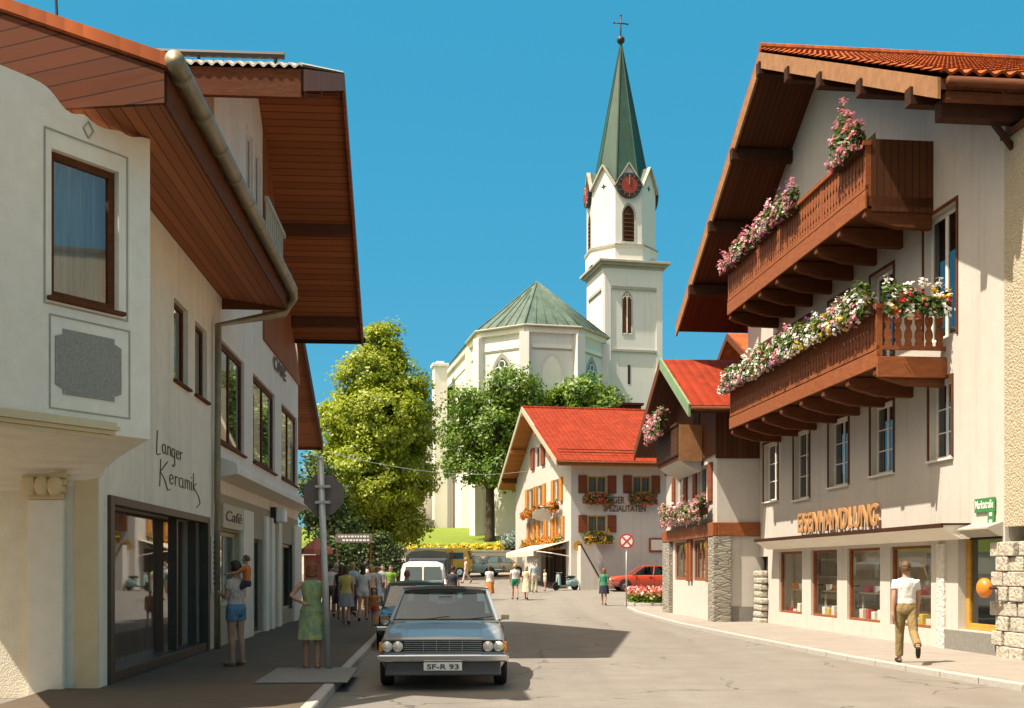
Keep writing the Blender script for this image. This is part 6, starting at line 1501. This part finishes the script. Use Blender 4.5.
def front_face(t, W, hood, dark=False, plate=None, four=True):
    w = W / 2; k = MB(); k.box(-w * .93, w * .93, -.018, .03, hood - .20, hood - .035); g = k.build('grille', M['black'], t, bevel=.01)
    k = MB()
    for i in range(6): k.box(-w * .60, w * .60, -.03, -.019, hood - .19 + i * .027, hood - .182 + i * .027)
    for x in (-.3, -.1, .1, .3): k.box(x * w - .004, x * w + .004, -.028, -.019, hood - .19, hood - .045)
    k.box(-w * .945, w * .945, -.03, .0, hood - .034, hood - .02); k.build('grille_bars', M['chrome'], g)
    for s in (1, -1):
        for xx in ((.70, .865) if four else (.78,)):
            k = MB(); q = MB(); rr = .064 if four else .085; q.lathe([(.001, .055), (rr * .5, .05), (rr * .85, .03), (rr, .012), (rr * 1.12, .012), (rr * 1.12, 0)], seg=18)
            k.add([(s * w * xx + p[0], -.018 - p[2], hood - .118 + p[1]) for p in q.v], q.f); k.build('headlight', M['lamp'], t, smooth=True)
        k = MB(); k.box(s * w * .965 - .022, s * w * .965 + .022, -.02, .08, hood - .19, hood - .06); k.build('turn_signal', M['amber'], t, bevel=.01)
    if plate:
        k = MB(); k.box(-.26, .26, -.125, -.11, .285, .395); pl = k.build('number_plate', M['signwhite'], t, bevel=.004)
        Fp = Facade(Frame(0, 0, 0), (-.0, -.125), (1, 0), (0, 1)); lettering(Fp, plate, -.215, .215, .305, .07, -.002, 'black', pl, 'plate_lettering', extrude=.004, bold=.012)
        k = MB(); k.box(-w * .9, w * .9, .0, .1, .2, .4); k.build('front_apron', M['p_dark'], t, bevel=.02)
YC = 15.05
car = sedan('parked_car', 'silver blue saloon with dark vinyl roof parked foremost at the kerb', (px_at(443, YC), YC, .0), R(2.6), 'p_blue', 4.55, 1.76, 1.34, .885, .725, 1.4, 3.55, 2.15, 3.1, .86, 'vinyl')
front_face(car, 1.76, .725, plate='SF-R 93')
k = MB(); k.box(-.006, .006, .2, 1.2, .73, .76); 
for s in (1, -1): k.beam((s * .5, .15, .74), (s * .58, 1.3, .885), .012, .01)
k.build('bonnet_crease', M['p_blue'], car)
k = MB()
for x in (-.35, .3): k.beam((x, 1.36, .91), (x + .42, 1.42, .955), .014, .012)
k.build('wiper', M['black'], car)
k = MB()
A = [(-.79, 1.36, .885), (.79, 1.36, .885), (.655, 2.14, 1.322), (-.655, 2.14, 1.322)]
for a, b_ in zip(A, A[1:] + A[:1]): k.beam(a, b_, .03, .02)
k.build('windscreen_trim', M['chrome'], car)
k = MB(); k.box(-.1, .1, 2.0, 2.03, 1.18, 1.24); k.build('rear_view_mirror', M['black'], car)
c2 = sedan('parked_car', 'small dark saloon parked right behind the silver blue car', (px_at(415, 22.6), 22.6, 0), R(4), 'p_dark', 4.0, 1.58, 1.36, .88, .74, 1.2, 3.3, 1.85, 2.8, .84, 'p_dark'); front_face(c2, 1.58, .74, four=False)
c3 = sedan('parked_car', 'orange red saloon parked by the corner house behind the flower bed', (px_at(609, 60.6), 60.9, gz(60.5)), R(-84), 'p_red', 4.15, 1.62, 1.40, .90, .78, 1.2, 3.5, 1.9, 3.0, .86); front_face(c3, 1.62, .78, four=False)
c4 = sedan('parked_car', 'pale teal car parked under the yellow flower bed', (px_at(503, 77.), 76.6, gz(76.6)), R(80), 'p_teal', 4.1, 1.6, 1.42, .9, .78, 1.1, 3.5, 1.8, 2.9, .86); front_face(c4, 1.6, .78, four=False)
c5 = sedan('parked_car', 'beige car parked before the retaining wall beside the corner house', (px_at(530, 77.5), 77.6, gz(77.5)), R(82), 'p_beige', 4.1, 1.6, 1.42, .9, .78, 1.1, 3.5, 1.8, 2.9, .86); front_face(c5, 1.6, .78, four=False)
def boxvan(name, label, cat, loc, rz, body, upper, L, W, H, belt, split, yrake=.35):
    t = thing(name, label, cat, loc, rz); w = W / 2
    def sec(ww, zb, zt):
        h = [(0, zb), (ww * .8, zb), (ww * .97, zb + .06), (ww, zb + .3), (ww, belt), (ww * .94, zt - .3), (ww * .86, zt - .1), (ww * .6, zt - .01), (0, zt)]
        return h + [(-x, z) for x, z in h[-2:0:-1]]
    k = MB(); st = [(0, .86, .36, belt + .02), (.05, .93, .3, belt + .06), (yrake * .55, .98, .27, (belt + H) / 2 + .05), (yrake, .99, .26, H - .08), (yrake + .3, 1, .25, H), (L - .3, 1, .25, H), (L - .05, .95, .3, H - .1), (L, .88, .36, H - .25)]
    k.loft([[(x, y, z) for x, z in sec(w * a, b, c_)] for y, a, b, c_ in st], 0, True)
    o = k.build('body', M[body], t, smooth=True); o.modifiers.new('e', 'EDGE_SPLIT').split_angle = R(35)
    k = MB(); fr = lambda x, z, off=.03: (x, max(0, (z - belt) / (H - belt) * yrake) - off, z)
    z0, z1 = belt + .12, H - .22; 
    for s in (1, -1):
        x0, x1 = (.04 * s, w * .80 * s); k = MB(); k.face([fr(x0, z0), fr(x1, z0), fr(x1 * .93, z1), fr(x0, z1)]); k.build('windscreen', M['darkglass'] if False else M['p_glass'], t)
    k = MB(); k.beam(fr(0, z0 - .02, .035), fr(0, z1 + .02, .035), .05, .03); k.beam(fr(-w * .84, z0 - .02, .035), fr(w * .84, z0 - .02, .035), .03, .04); k.build('windscreen_frame', M['winwhite'], t)
    for s in (1, -1):
        n = 3
        for i in range(n):
            y0 = yrake + .15 + (L - yrake - .3) * i / n; y1 = y0 + (L - yrake - .3) / n - .12
            k = MB(); k.face([(s * (w + .008), y0, belt + .12), (s * (w + .008), y1, belt + .12), (s * (w * .955 + .012), y1, H - .34), (s * (w * .955 + .012), y0, H - .34)]); k.build('side_window', M['p_glass'], t)
        k = MB(); q = MB(); q.lathe([(.001, .05), (.07, .04), (.1, .01), (.11, 0)], seg=16); k.add([(s * w * .66 + p[0], -.02 - p[2], belt - .3 + p[1]) for p in q.v], q.f); k.build('headlight', M['lamp'], t, smooth=True)
        for y in (.75, L - .8): wheel(t, s * (w - .06), y, .32, .18, s)
    k = MB(); k.box(-w, w, -.1, .0, .36, .48); k.build('bumper', M['chrome'], t, bevel=.03)
    return t
M['p_glass'] = mat('bus_window_glass', C(.05, .075, .08), C(.04, .06, .065), 2, .05, spec=.8)
boxvan('parked_bus', 'white small bus with split windscreen parked before the tarpaulin truck', 'bus', (px_at(423, 43), 43, 0), R(4), 'p_white', 'p_white', 4.3, 1.84, 2.0, 1.12, True)
boxvan('parked_van', 'yellow van parked under the retaining wall', 'van', (px_at(474, 77.4), 76.4, gz(76.5)), R(78), 'p_yellow', 'p_yellow', 4.2, 1.75, 2.0, 1.1, True)
t = thing('tarpaulin_truck', 'truck with dark green tarpaulin hood parked behind the white bus', 'truck', (px_at(428, 49.5), 49.5, gz(49.5)), R(4))
k = MB(); rs = []
for y in (1.7, 5.6): rs.append([(-1.05, y, 1.05), (-1.05, y, 2.3), (-.8, y, 2.5), (0, y, 2.58), (.8, y, 2.5), (1.05, y, 2.3), (1.05, y, 1.05)])
k.loft(rs, 0, True); k.build('tarpaulin', M['tarp'], t, bevel=.04)
k = MB(); k.box(-.95, .95, 0.1, 1.6, .5, 1.35); k.box(-.88, .88, .3, 1.6, 1.35, 2.15); k.build('cab', M['p_dark'], t, bevel=.1)
k = MB(); k.face([(-.78, .27, 1.45), (.78, .27, 1.45), (.74, .29, 2.0), (-.74, .29, 2.0)]); k.build('windscreen', M['p_glass'], t)
k = MB(); k.box(-1.1, 1.1, 1.7, 5.6, .75, 1.04); k.box(1.08, 1.14, 1.66, 1.78, .75, 2.5); k.build('flatbed', M['wood'], t)
for s in (1, -1):
    for y in (.9, 4.6): wheel(t, s * .85, y, .4, .24, s)
t = thing('parked_scooter', 'pale blue motor scooter parked at the corner of the corner house', 'scooter', (px_at(556, 61.2), 61.2, gz(61.2)), R(-60))
for y in (0, 1.25):
    k = MB(); q = MB(); q.lathe([(.12, -.05), (.22, -.05), (.25, 0), (.22, .05), (.12, .05)], seg=16); k.add([(p[2], y + p[1], .25 + p[0]) for p in q.v], q.f); k.build('wheel', M['rubber'], t)
k = MB(); k.tube([(0, .0, .3), (0, .16, .95)], .035, 8); k.tube([(-.3, .2, 1.0), (.3, .2, 1.0)], .022, 6); k.build('handlebar', M['chrome'], t)
k = MB(); k.loft([[(x * .2, .1 + .05 * (1 - abs(x)), z) for x, z in ((-1, .3), (1, .3), (.8, .9), (-.8, .9))], [(x * .2, .2, z) for x, z in ((-1, .3), (1, .3), (.8, .9), (-.8, .9))]]); k.box(-.17, .17, .2, .8, .22, .3); k.ball((0, 1.1, .45), (.22, .42, .26)); k.build('body', M['p_teal'], t, smooth=False)
k = MB(); k.ball((0, .95, .76), (.15, .36, .08)); k.build('seat', M['black'], t, smooth=True)

# ------------------------------------------------------------------ people
M['skin'] = mat('tanned_skin', C(.46, .25, .16), C(.42, .22, .14), 6, .6)
def cloth(name, c1, c2=None, scale=20): return mat(name, C(*c1), C(*(c2 or [x * .8 for x in c1])), scale, .9, 1., 9, stretch=(1, 1, .55), dist=.05)
K = dict(white=cloth('white_cotton', (.68, .67, .64), (.6, .59, .57)), khaki=cloth('khaki_cotton', (.27, .19, .085), (.21, .15, .065)), blue=cloth('blue_denim', (.10, .22, .33), (.07, .17, .27)),
         print_=cloth('pale_printed_cotton', (.62, .54, .46), (.33, .26, .23), 34), floral=cloth('floral_green_yellow_print', (.09, .26, .24), (.42, .42, .12), 15), orange=cloth('orange_cotton', (.66, .17, .05), (.6, .15, .04)),
         yellow=cloth('soft_yellow_cotton', (.66, .5, .16)), dark=cloth('dark_blue_cotton', (.04, .045, .06)), green=cloth('emerald_cotton', (.02, .24, .14)), navy=cloth('navy_skirt_cloth', (.02, .025, .045)), red=cloth('red_cotton', (.6, .08, .05)), grey=cloth('grey_cotton', (.3, .3, .3)),
         lime=cloth('leaf_green_cotton', (.16, .3, .04)), beige=cloth('beige_cotton', (.62, .56, .40)), pink=cloth('pale_pink_cotton', (.68, .5, .44)), sky=cloth('pale_blue_cotton', (.4, .52, .6)), brown=cloth('brown_cotton', (.14, .09, .06)), rust=cloth('rust_orange_print', (.62, .22, .05), (.45, .15, .04), 14),
         shoe=cloth('dark_leather', (.035, .025, .02)), tan=cloth('tan_leather', (.3, .17, .08)))
H_ = dict(dark=mat('dark_hair', C(.025, .017, .012), C(.045, .03, .02), 30, .6, .6, 50), brown=mat('brown_hair', C(.12, .06, .03), C(.08, .04, .02), 30, .6, .6, 50), red=mat('auburn_hair', C(.24, .09, .035), C(.17, .06, .025), 30, .6, .6, 50), fair=mat('fair_hair', C(.45, .3, .14), C(.35, .22, .1), 30, .6, .6, 50), grey=mat('grey_hair', C(.4, .38, .35), C(.3, .28, .26), 30, .6, .6, 50))

def person(label, loc, face, hgt=1.7, top='white', bottom='khaki', hair='dark', hairlen='short', female=False, kind='trousers', legL=(4, 3), legR=(-4, 5), armL=(5, 8, 12), armR=(-5, 8, 12), vox=.014, sleeve=.45, legcut=.97, shoes='shoe', group=None, name='person', sit=False, lean=0., headturn=0., skirt_len=.52):
    """face: heading in degrees (0 looks along +y). leg=(hip flex, knee flex); arm=(shoulder flex, abduction, elbow flex)"""
    t = thing(name, label, 'person', loc, R(face), group); s = hgt / 1.75
    fm = .94 if female else 1.
    def V(x, y, z): return Vector((x * s, y * s, z * s))
    hipx = .088; shx = .175 * fm
    joints = {}
    ln = R(lean)
    def tilt(v):  # lean the upper body about the pelvis
        z = v.z - .95 * s; return Vector((v.x, v.y * math.cos(ln) + z * math.sin(ln), .95 * s + z * math.cos(ln) - v.y * math.sin(ln)))
    low = 1e9
    for sd, (hf, kf), nm in ((-1, legL, 'L'), (1, legR, 'R')):
        hp = V(sd * hipx, 0, .93); a = R(hf); b = R(hf - kf)
        kn = hp + Vector((sd * .005, math.sin(a), -math.cos(a))) * .43 * s; an = kn + Vector((-sd * .005, math.sin(b), -math.cos(b))) * .41 * s
        joints['hip' + nm], joints['knee' + nm], joints['ank' + nm] = hp, kn, an
        fd = Vector((sd * .12, math.cos(min(0, b) * .9), math.sin(min(0., b) * 1.1))).normalized()
        joints['toe' + nm] = an + fd * .17 * s + Vector((0, 0, -.055 * s)); joints['heel' + nm] = an - fd * .05 * s + Vector((0, 0, -.055 * s)); 
        low = min(low, joints['toe' + nm].z - .03 * s, joints['heel' + nm].z - .035 * s)
    for sd, (sf, ab, ef), nm in ((-1, armL, 'L'), (1, armR, 'R')):
        sh_ = V(sd * shx, -.005, 1.425); a, q = R(sf), R(ab)
        d1 = Vector((sd * math.sin(q), math.sin(a) * math.cos(q), -math.cos(a) * math.cos(q))); el = sh_ + d1 * .29 * s
        b = R(sf + ef); inw = R(ab - abs(ef) * .35 if ef >= 0 else -45)
        d2 = Vector((sd * math.sin(inw), math.sin(b) * math.cos(inw), -math.cos(b) * math.cos(inw))).normalized(); wr = el + d2 * .25 * s
        for k_, v_ in (('sh', sh_), ('el', el), ('wr', wr)): joints[k_ + nm] = tilt(v_)
        joints['hd' + nm] = (joints['wr' + nm] - joints['el' + nm]).normalized()
    dz = 0 if sit else -low
    J = {k_: (v + Vector((0, 0, dz)) if not k_.startswith('hd') else v) for k_, v in joints.items()}
    up = lambda v: tilt(v) + Vector((0, 0, dz))
    hw_ = 1.08 if female else 1.
    torso = [(.84, .13 * hw_, .095), (.90, .165 * hw_, .115), (.96, .172 * hw_, .12), (1.04, .152, .105), (1.12, .138 if female else .146, .098), (1.22, .152, .108), (1.32, .172 * fm, .118), (1.38, .178 * fm, .108), (1.43, .158 * fm, .088), (1.465, .10, .07), (1.49, .062, .06)]
    def trings(z0, z1, inf, waves=0):
        r = []
        for z, rx, ry in torso:
            if z < z0 - 1e-6 or z > z1 + 1e-6: continue
            r.append([up(V(math.cos(2 * math.pi * j / 18) * (rx + inf), math.sin(2 * math.pi * j / 18) * (ry + inf) - .006, z)) for j in range(18)])
        return r
    def finish(mb, nm, m_, parent, vx, smooth=True):
        o = mb.build(nm, m_, None)
        r_ = o.modifiers.new('r', 'REMESH'); r_.mode = 'VOXEL'; r_.voxel_size = vx; r_.use_smooth_shade = True
        sm = o.modifiers.new('s', 'SMOOTH'); sm.iterations = 3; sm.factor = .5
        dg = bpy.context.evaluated_depsgraph_get(); me = bpy.data.meshes.new_from_object(o.evaluated_get(dg)); old = o.data
        o.modifiers.clear(); o.data = me; bpy.data.meshes.remove(old); me.name = nm; o.parent = parent
        me.polygons.foreach_set('use_smooth', [True] * len(me.polygons))
        return o
    # body
    b = MB(); b.loft(trings(.8, 1.5, -.004))
    hc = up(V(0, .02, 1.635)); ht = R(headturn)
    def hd(x, y, z): return hc + Vector((x * math.cos(ht) - y * math.sin(ht), x * math.sin(ht) + y * math.cos(ht), z)) * s
    b.tube([up(V(0, -.01, 1.44)), up(V(0, .005, 1.53)), hd(0, -.01, -.03)], [.062 * s, .052 * s, .054 * s], 12)
    rings = []
    for z, rx, ry, yo in ((-.115, .030, .032, .045), (-.10, .045, .05, .036), (-.07, .058, .072, .02), (-.03, .067, .088, .006), (.02, .073, .096, 0), (.06, .072, .095, -.004), (.09, .06, .08, -.006), (.112, .036, .05, -.008), (.12, .012, .016, -.01)):
        rings.append([hd(rx * math.cos(2 * math.pi * j / 16), yo + ry * math.sin(2 * math.pi * j / 16), z) for j in range(16)])
    b.loft(rings)
    b.loft([[hd(x, .088, .012), hd(-x, .088, .012), hd(-x * 1.8, .1, -.03), hd(x * 1.8, .1, -.03)] if i == 0 else [hd(x, .1, .008), hd(-x, .1, .008), hd(-x * 1.5, .122, -.028), hd(x * 1.5, .122, -.028)] for i, x in enumerate((.01, .008))])
    for sd in (-1, 1): b.ball(tuple(hd(sd * .075, -.012, .0)), (.012 * s, .022 * s, .034 * s), 0, 8, 6)
    for nm, sd in (('L', -1), ('R', 1)):
        b.tube([J['hip' + nm] + Vector((0, 0, .04 * s)), J['hip' + nm].lerp(J['knee' + nm], .35), J['knee' + nm], J['knee' + nm].lerp(J['ank' + nm], .3) + Vector((0, -.012 * s, 0)), J['ank' + nm]], [.09 * s * hw_, .078 * s * hw_, .054 * s, .055 * s, .038 * s], 12)
        b.tube([J['heel' + nm], J['ank' + nm] + Vector((0, 0, -.035 * s)), J['ank' + nm].lerp(J['toe' + nm], .55) + Vector((0, 0, -.012 * s)), J['toe' + nm]], [.034 * s, .04 * s, .037 * s, .024 * s], 10)
        b.tube([J['sh' + nm] + Vector((-sd * .05 * s, 0, -.03 * s)), J['sh' + nm] + Vector((0, 0, -.018 * s)), J['sh' + nm].lerp(J['el' + nm], .4), J['el' + nm], J['el' + nm].lerp(J['wr' + nm], .3), J['wr' + nm]], [.042 * s, .048 * s, .045 * s, .037 * s, .039 * s, .026 * s], 12)
        h0, hdv = J['wr' + nm], J['hd' + nm]; sdv = Vector((0, 1, 0)); sdv = (sdv - hdv * sdv.dot(hdv)).normalized(); nv = hdv.cross(sdv)
        pc = h0 + hdv * .045 * s
        b.tube([h0 - hdv * .01 * s, h0 + hdv * .03 * s, h0 + hdv * .08 * s], [.026 * s, .032 * s, .03 * s], 10, sc=(1, 1) )
        for fi, (off, fl) in enumerate(((-.028, .06), (-.010, .075), (.009, .078), (.027, .068))):
            p0 = h0 + hdv * .075 * s + sdv * off * s; p1 = p0 + hdv * fl * .55 * s + nv * sd * -.012 * s; p2 = p1 + hdv * fl * .4 * s + nv * sd * -.022 * s
            b.tube([p0, p1, p2], [.0105 * s, .0095 * s, .008 * s], 6)
        p0 = h0 + hdv * .03 * s + sdv * .03 * s; b.tube([p0, p0 + sdv * .022 * s + hdv * .02 * s, p0 + sdv * .028 * s + hdv * .05 * s], [.013 * s, .011 * s, .009 * s], 6)
    body = finish(b, 'body', M['skin'], t, min(vox, .009) if vox < .012 else vox)
    # clothes
    def limb(mb, a, c_, b1, fr, r):
        pts = [a, a.lerp(c_, .5), c_] ; tot = fr
        if fr <= .5: mb.tube([a, a.lerp(c_, fr)], [r[0], r[0] + (r[1] - r[0]) * fr], 12)
        elif fr <= 1: mb.tube([a, a.lerp(c_, fr)], [r[0], r[0] + (r[1] - r[0]) * fr], 12)
        else: mb.tube([a, c_, c_.lerp(b1, fr - 1)], [r[0], r[1], r[2]], 12)
    vx = max(vox, .011)
    k = MB(); zlo = .9 if kind != 'dress' else .9
    k.loft(trings(zlo, 1.468, .013))
    for nm, sd in (('L', -1), ('R', 1)):
        if sleeve > 0: k.tube([J['sh' + nm] + Vector((-sd * .07 * s, 0, -.03 * s)), J['sh' + nm] + Vector((0, 0, -.018 * s)), J['sh' + nm].lerp(J['el' + nm], sleeve * 1.25 if sleeve < .8 else 1)] + ([J['el' + nm].lerp(J['wr' + nm], .9)] if sleeve >= .8 else []), [.05 * s, .063 * s, .062 * s] + ([.042 * s] if sleeve >= .8 else []), 12)
    if kind == 'dress':
        skirt_rings(k, J, V, up, s, dz, hw_, skirt_len)
        finish(k, 'dress', K[top], t, vx)
    else:
        finish(k, 'shirt', K[top], t, vx)
        k = MB()
        if kind == 'skirt': skirt_rings(k, J, V, up, s, dz, hw_, skirt_len); finish(k, 'skirt', K[bottom], t, vx)
        else:
            k.loft([[p_ + Vector((0, 0, 0)) for p_ in r] for r in trings(.84, 1.04, .016)])
            for nm, sd in (('L', -1), ('R', 1)):
                hp, kn, an = J['hip' + nm], J['knee' + nm], J['ank' + nm]
                if legcut > .5: k.tube([hp + Vector((0, 0, .05 * s)), hp.lerp(kn, .35), kn, kn.lerp(an, .45), kn.lerp(an, .94)], [.102 * s * hw_, .094 * s * hw_, .074 * s, .070 * s, .066 * s], 14)
                else: k.tube([hp + Vector((0, 0, .05 * s)), hp.lerp(kn, legcut * 1.3)], [.102 * s * hw_, .096 * s * hw_], 14)
            finish(k, 'trousers' if legcut > .5 else 'shorts', K[bottom], t, vx)
    for nm in 'LR':
        k = MB()
        k.tube([J['heel' + nm] + Vector((0, 0, .004)), J['ank' + nm] + Vector((0, 0, -.045 * s)), J['ank' + nm].lerp(J['toe' + nm], .6) + Vector((0, 0, -.012 * s)), J['toe' + nm]], [.041 * s, .045 * s, .043 * s, .03 * s], 10)
        finish(k, 'shoe', K[shoes], t, vx)
    # hair
    k = MB(); seg = 20; rr = []
    lowz = {'short': -.05, 'bob': -.12, 'long': -.22, 'crop': -.02}[hairlen]
    for i in range(14):
        f = i / 13; z = .135 - (.135 - lowz) * f; c_ = max(.0, 1 - ((z - .02) / .117) ** 2) if z > .02 else 1.
        r0_ = math.sqrt(c_); ring = []
        for j in range(seg):
            a = 2 * math.pi * j / seg; x, y = math.cos(a), math.sin(a)
            fr = y > .25 and z < .055
            w = .088 if z > -.06 else .088 + .01 * math.sin(f * 9); dpt = .112
            q = 1.03 + .16 * mnoise.noise(Vector((x * 3, y * 3, z * 34)) + Vector((loc[0], loc[1], 0)))
            if fr: ring.append(hd(x * .066 * max(r0_, .2), min(y * .085, .06), z))
            else: ring.append(hd(x * w * r0_ * q, (y * dpt * r0_ - .012) * q, z))
        rr.append(ring)
    k.loft(rr, 0, True); finish(k, 'hair', H_[hair], t, vx)
    k = MB()
    for sd in (-1, 1): k.ball(tuple(hd(sd * .03, .092, .008)), (.011 * s, .006 * s, .006 * s), 0, 8, 6)
    k.build('eyes', M['black'], t); k = MB(); k.ball(tuple(hd(0, .098, -.062)), (.02 * s, .006 * s, .005 * s), 0, 8, 6); k.build('mouth', M['fl_rose'] if False else K['red'], t)
    return t, J
def skirt_rings(k, J, V, up, s, dz, hw_, length):
    r = []; n = 24; kL, kR = J['kneeL'], J['kneeR']
    for i in range(7):
        f = i / 6; z = 1.04 - (length + .0) * f
        spread = max(.14 * hw_ + .05 * math.sin(min(1, f * 2.2) * math.pi / 2), 0) + .05 * f
        cy = (kL.y + kR.y) / 2 / s * f * .6; dy_ = .115 + abs(kL.y - kR.y) / s * .45 * f + .05 * f
        r.append([V((spread + .012 * f * math.cos(7 * 2 * math.pi * j / n)) * math.cos(2 * math.pi * j / n), cy + (dy_ + .012 * f * math.cos(7 * 2 * math.pi * j / n)) * math.sin(2 * math.pi * j / n), z) + Vector((0, 0, dz)) for j in range(n)])
    k.loft(r)
def at(px, y, z): return (px_at(px, y), y, z)
G1 = 'people strolling in the street'
def man(): pass
person('man in white shirt and khaki trousers walking away on the sunny pavement', at(906, 18.35, .1), -8, 1.70, 'white', 'khaki', 'brown', 'short', legL=(10, 4), legR=(-22, 38), armL=(-10, 7, 12), armR=(12, 9, 18), vox=.010, lean=2, headturn=0, group=G1)
wtn, WJ = person('woman in printed blouse and blue shorts with a child on her arm', at(236, 17.5, .121), 62, 1.66, 'print_', 'blue', 'dark', 'short', True, 'shorts', legL=(3, 6), legR=(-3, 3), armL=(8, 5, 95), armR=(12, 16, 105), vox=.010, legcut=.32, shoes='tan', sleeve=.4, group=G1)
person('small child in orange top and dark pants held on a woman\'s arm', at(246.5, 17.5, .92), 95, .96, 'orange', 'dark', 'brown', 'short', False, 'shorts', legL=(55, 70), legR=(55, 70), armL=(55, 10, 25), armR=(55, 10, 25), vox=.010, legcut=.4, sleeve=.6, sit=True, group=G1)
person('woman in green and yellow floral dress with one hand on her hip', at(312, 16.85, .121), 15, 1.63, 'floral', 'floral', 'red', 'bob', True, 'dress', legL=(3, 2), legR=(-3, 3), armL=(-14, 38, -40), armR=(10, 8, 30), vox=.010, sleeve=0, shoes='tan', group=G1, skirt_len=.56)
f = .016
person('person in dark sleeveless dress walking away in the pavement crowd', at(341, 33.2, .12), 5, 1.68, 'navy', 'dark', 'brown', 'long', True, 'dress', legL=(10, 3), legR=(-12, 12), vox=f, sleeve=0, group=G1)
person('woman in white top and white shorts in the pavement crowd', at(363, 32.6, .12), 0, 1.66, 'white', 'white', 'dark', 'long', True, 'shorts', legL=(-10, 12), legR=(10, 3), vox=f, legcut=.3, group=G1)
person('man in white shirt half hidden at the left of the pavement crowd', at(331, 35.5, .12), 8, 1.72, 'white', 'brown', 'dark', 'short', vox=f, legL=(12, 4), legR=(-12, 14), group=G1)
person('man in pale blue shirt behind the woman in white shorts', at(353, 36.5, .12), -5, 1.76, 'sky', 'dark', 'fair', 'short', vox=f, legL=(12, 4), legR=(-12, 14), group=G1)
person('woman in pink blouse behind the pavement crowd', at(371, 38.0, .12), 0, 1.68, 'pink', 'navy', 'fair', 'bob', True, 'skirt', vox=f, legL=(8, 4), legR=(-8, 10), group=G1)
person('small child in rust orange clothes at the kerb behind the silver blue car', at(374, 29.5, .12), 0, 1.0, 'rust', 'red', 'fair', 'short', vox=f, kind='shorts', legcut=.4, legL=(10, 3), legR=(-10, 10), group=G1)
person('woman in yellow blouse between the two nearest groups of the pavement crowd', at(346, 30.6, .12), 4, 1.62, 'yellow', 'grey', 'brown', 'bob', True, 'skirt', vox=f, legL=(10, 4), legR=(-10, 12), group=G1)
person('man in brown shirt with grey hair deep in the pavement crowd', at(336.5, 38.5, .12), 6, 1.76, 'brown', 'beige', 'grey', 'short', vox=f, legL=(10, 4), legR=(-12, 14), group=G1)
person('girl in red dress deep in the pavement crowd', at(358, 40.5, .12), 0, 1.5, 'red', 'red', 'dark', 'long', True, 'dress', vox=f, legL=(10, 4), legR=(-12, 14), group=G1)
person('tall man in beige shirt at the back of the pavement crowd', at(366, 43, .12), -4, 1.84, 'beige', 'khaki', 'dark', 'short', vox=f, legL=(10, 4), legR=(-12, 14), group=G1)
person('woman in pale blue dress at the back of the pavement crowd', at(376.5, 42, .12), 3, 1.66, 'sky', 'sky', 'red', 'bob', True, 'dress', vox=f, legL=(10, 4), legR=(-12, 14), sleeve=.3, group=G1)
person('man in grey shirt standing by the hedge', at(383, 46, .12), 175, 1.74, 'grey', 'dark', 'dark', 'short', vox=f, group=G1)
person('person in leaf green shirt beside the white bus', at(391, 44, .12), 170, 1.70, 'lime', 'brown', 'dark', 'short', vox=f, group=G1)
person('person in red shirt walking beside the white bus', at(441, 28.5, 0), 10, 1.66, 'red', 'brown', 'red', 'short', vox=f, legL=(12, 4), legR=(-12, 14), group=G1) if False else person('person in red shirt standing behind the small dark car', at(407, 28.2, 0), 0, 1.62, 'red', 'beige', 'red', 'short', vox=f, group=G1)
person('man in dark clothes beside the tarpaulin truck', at(453, 41.5, 0), -10, 1.78, 'dark', 'brown', 'dark', 'short', vox=f, legL=(8, 4), legR=(-10, 12), group=G1)
person('person in pale pink crossing the square by the yellow van', at(466, 68, gz(68)), 100, 1.62, 'pink', 'pink', 'fair', 'short', True, 'trousers', legL=(18, 6), legR=(-18, 20), vox=.02, group=G1)
person('woman in white blouse and long rust orange skirt walking away', at(489.5, 54, gz(54)), -10, 1.66, 'white', 'rust', 'brown', 'bob', True, 'skirt', legL=(14, 4), legR=(-14, 14), vox=f, group=G1, skirt_len=.72)
person('man in white shirt and dark green shorts in the middle of the square', at(515, 54, gz(54)), 10, 1.74, 'white', 'green', 'fair', 'short', legL=(10, 4), legR=(-10, 12), vox=f, legcut=.45, kind='shorts', group=G1)
person('woman in beige dress with a hat of fair hair in the middle of the square' if False else 'woman in beige dress walking beside the man in shorts', at(526.5, 54, gz(54)), -15, 1.66, 'beige', 'beige', 'fair', 'bob', True, 'dress', legL=(12, 4), legR=(-12, 14), vox=f, sleeve=.6, group=G1, skirt_len=.66)
person('person in pale blue top by the shop awning', at(534.5, 59.5, gz(59.5)), 200, 1.68, 'sky', 'beige', 'dark', 'short', vox=.02, group=G1)
person('child in pale clothes at the corner house shop entrance', at(545, 60.6, gz(60.6)), 120, 1.2, 'beige', 'pink', 'brown', 'short', kind='shorts', legcut=.4, vox=.02, group=G1)
person('woman in emerald top and navy skirt walking past the no parking sign', at(604, 49.8, gz(49.8)), -12, 1.66, 'green', 'navy', 'red', 'bob', True, 'skirt', legL=(8, 3), legR=(-8, 10), vox=f, sleeve=.35, group=G1, skirt_len=.5)
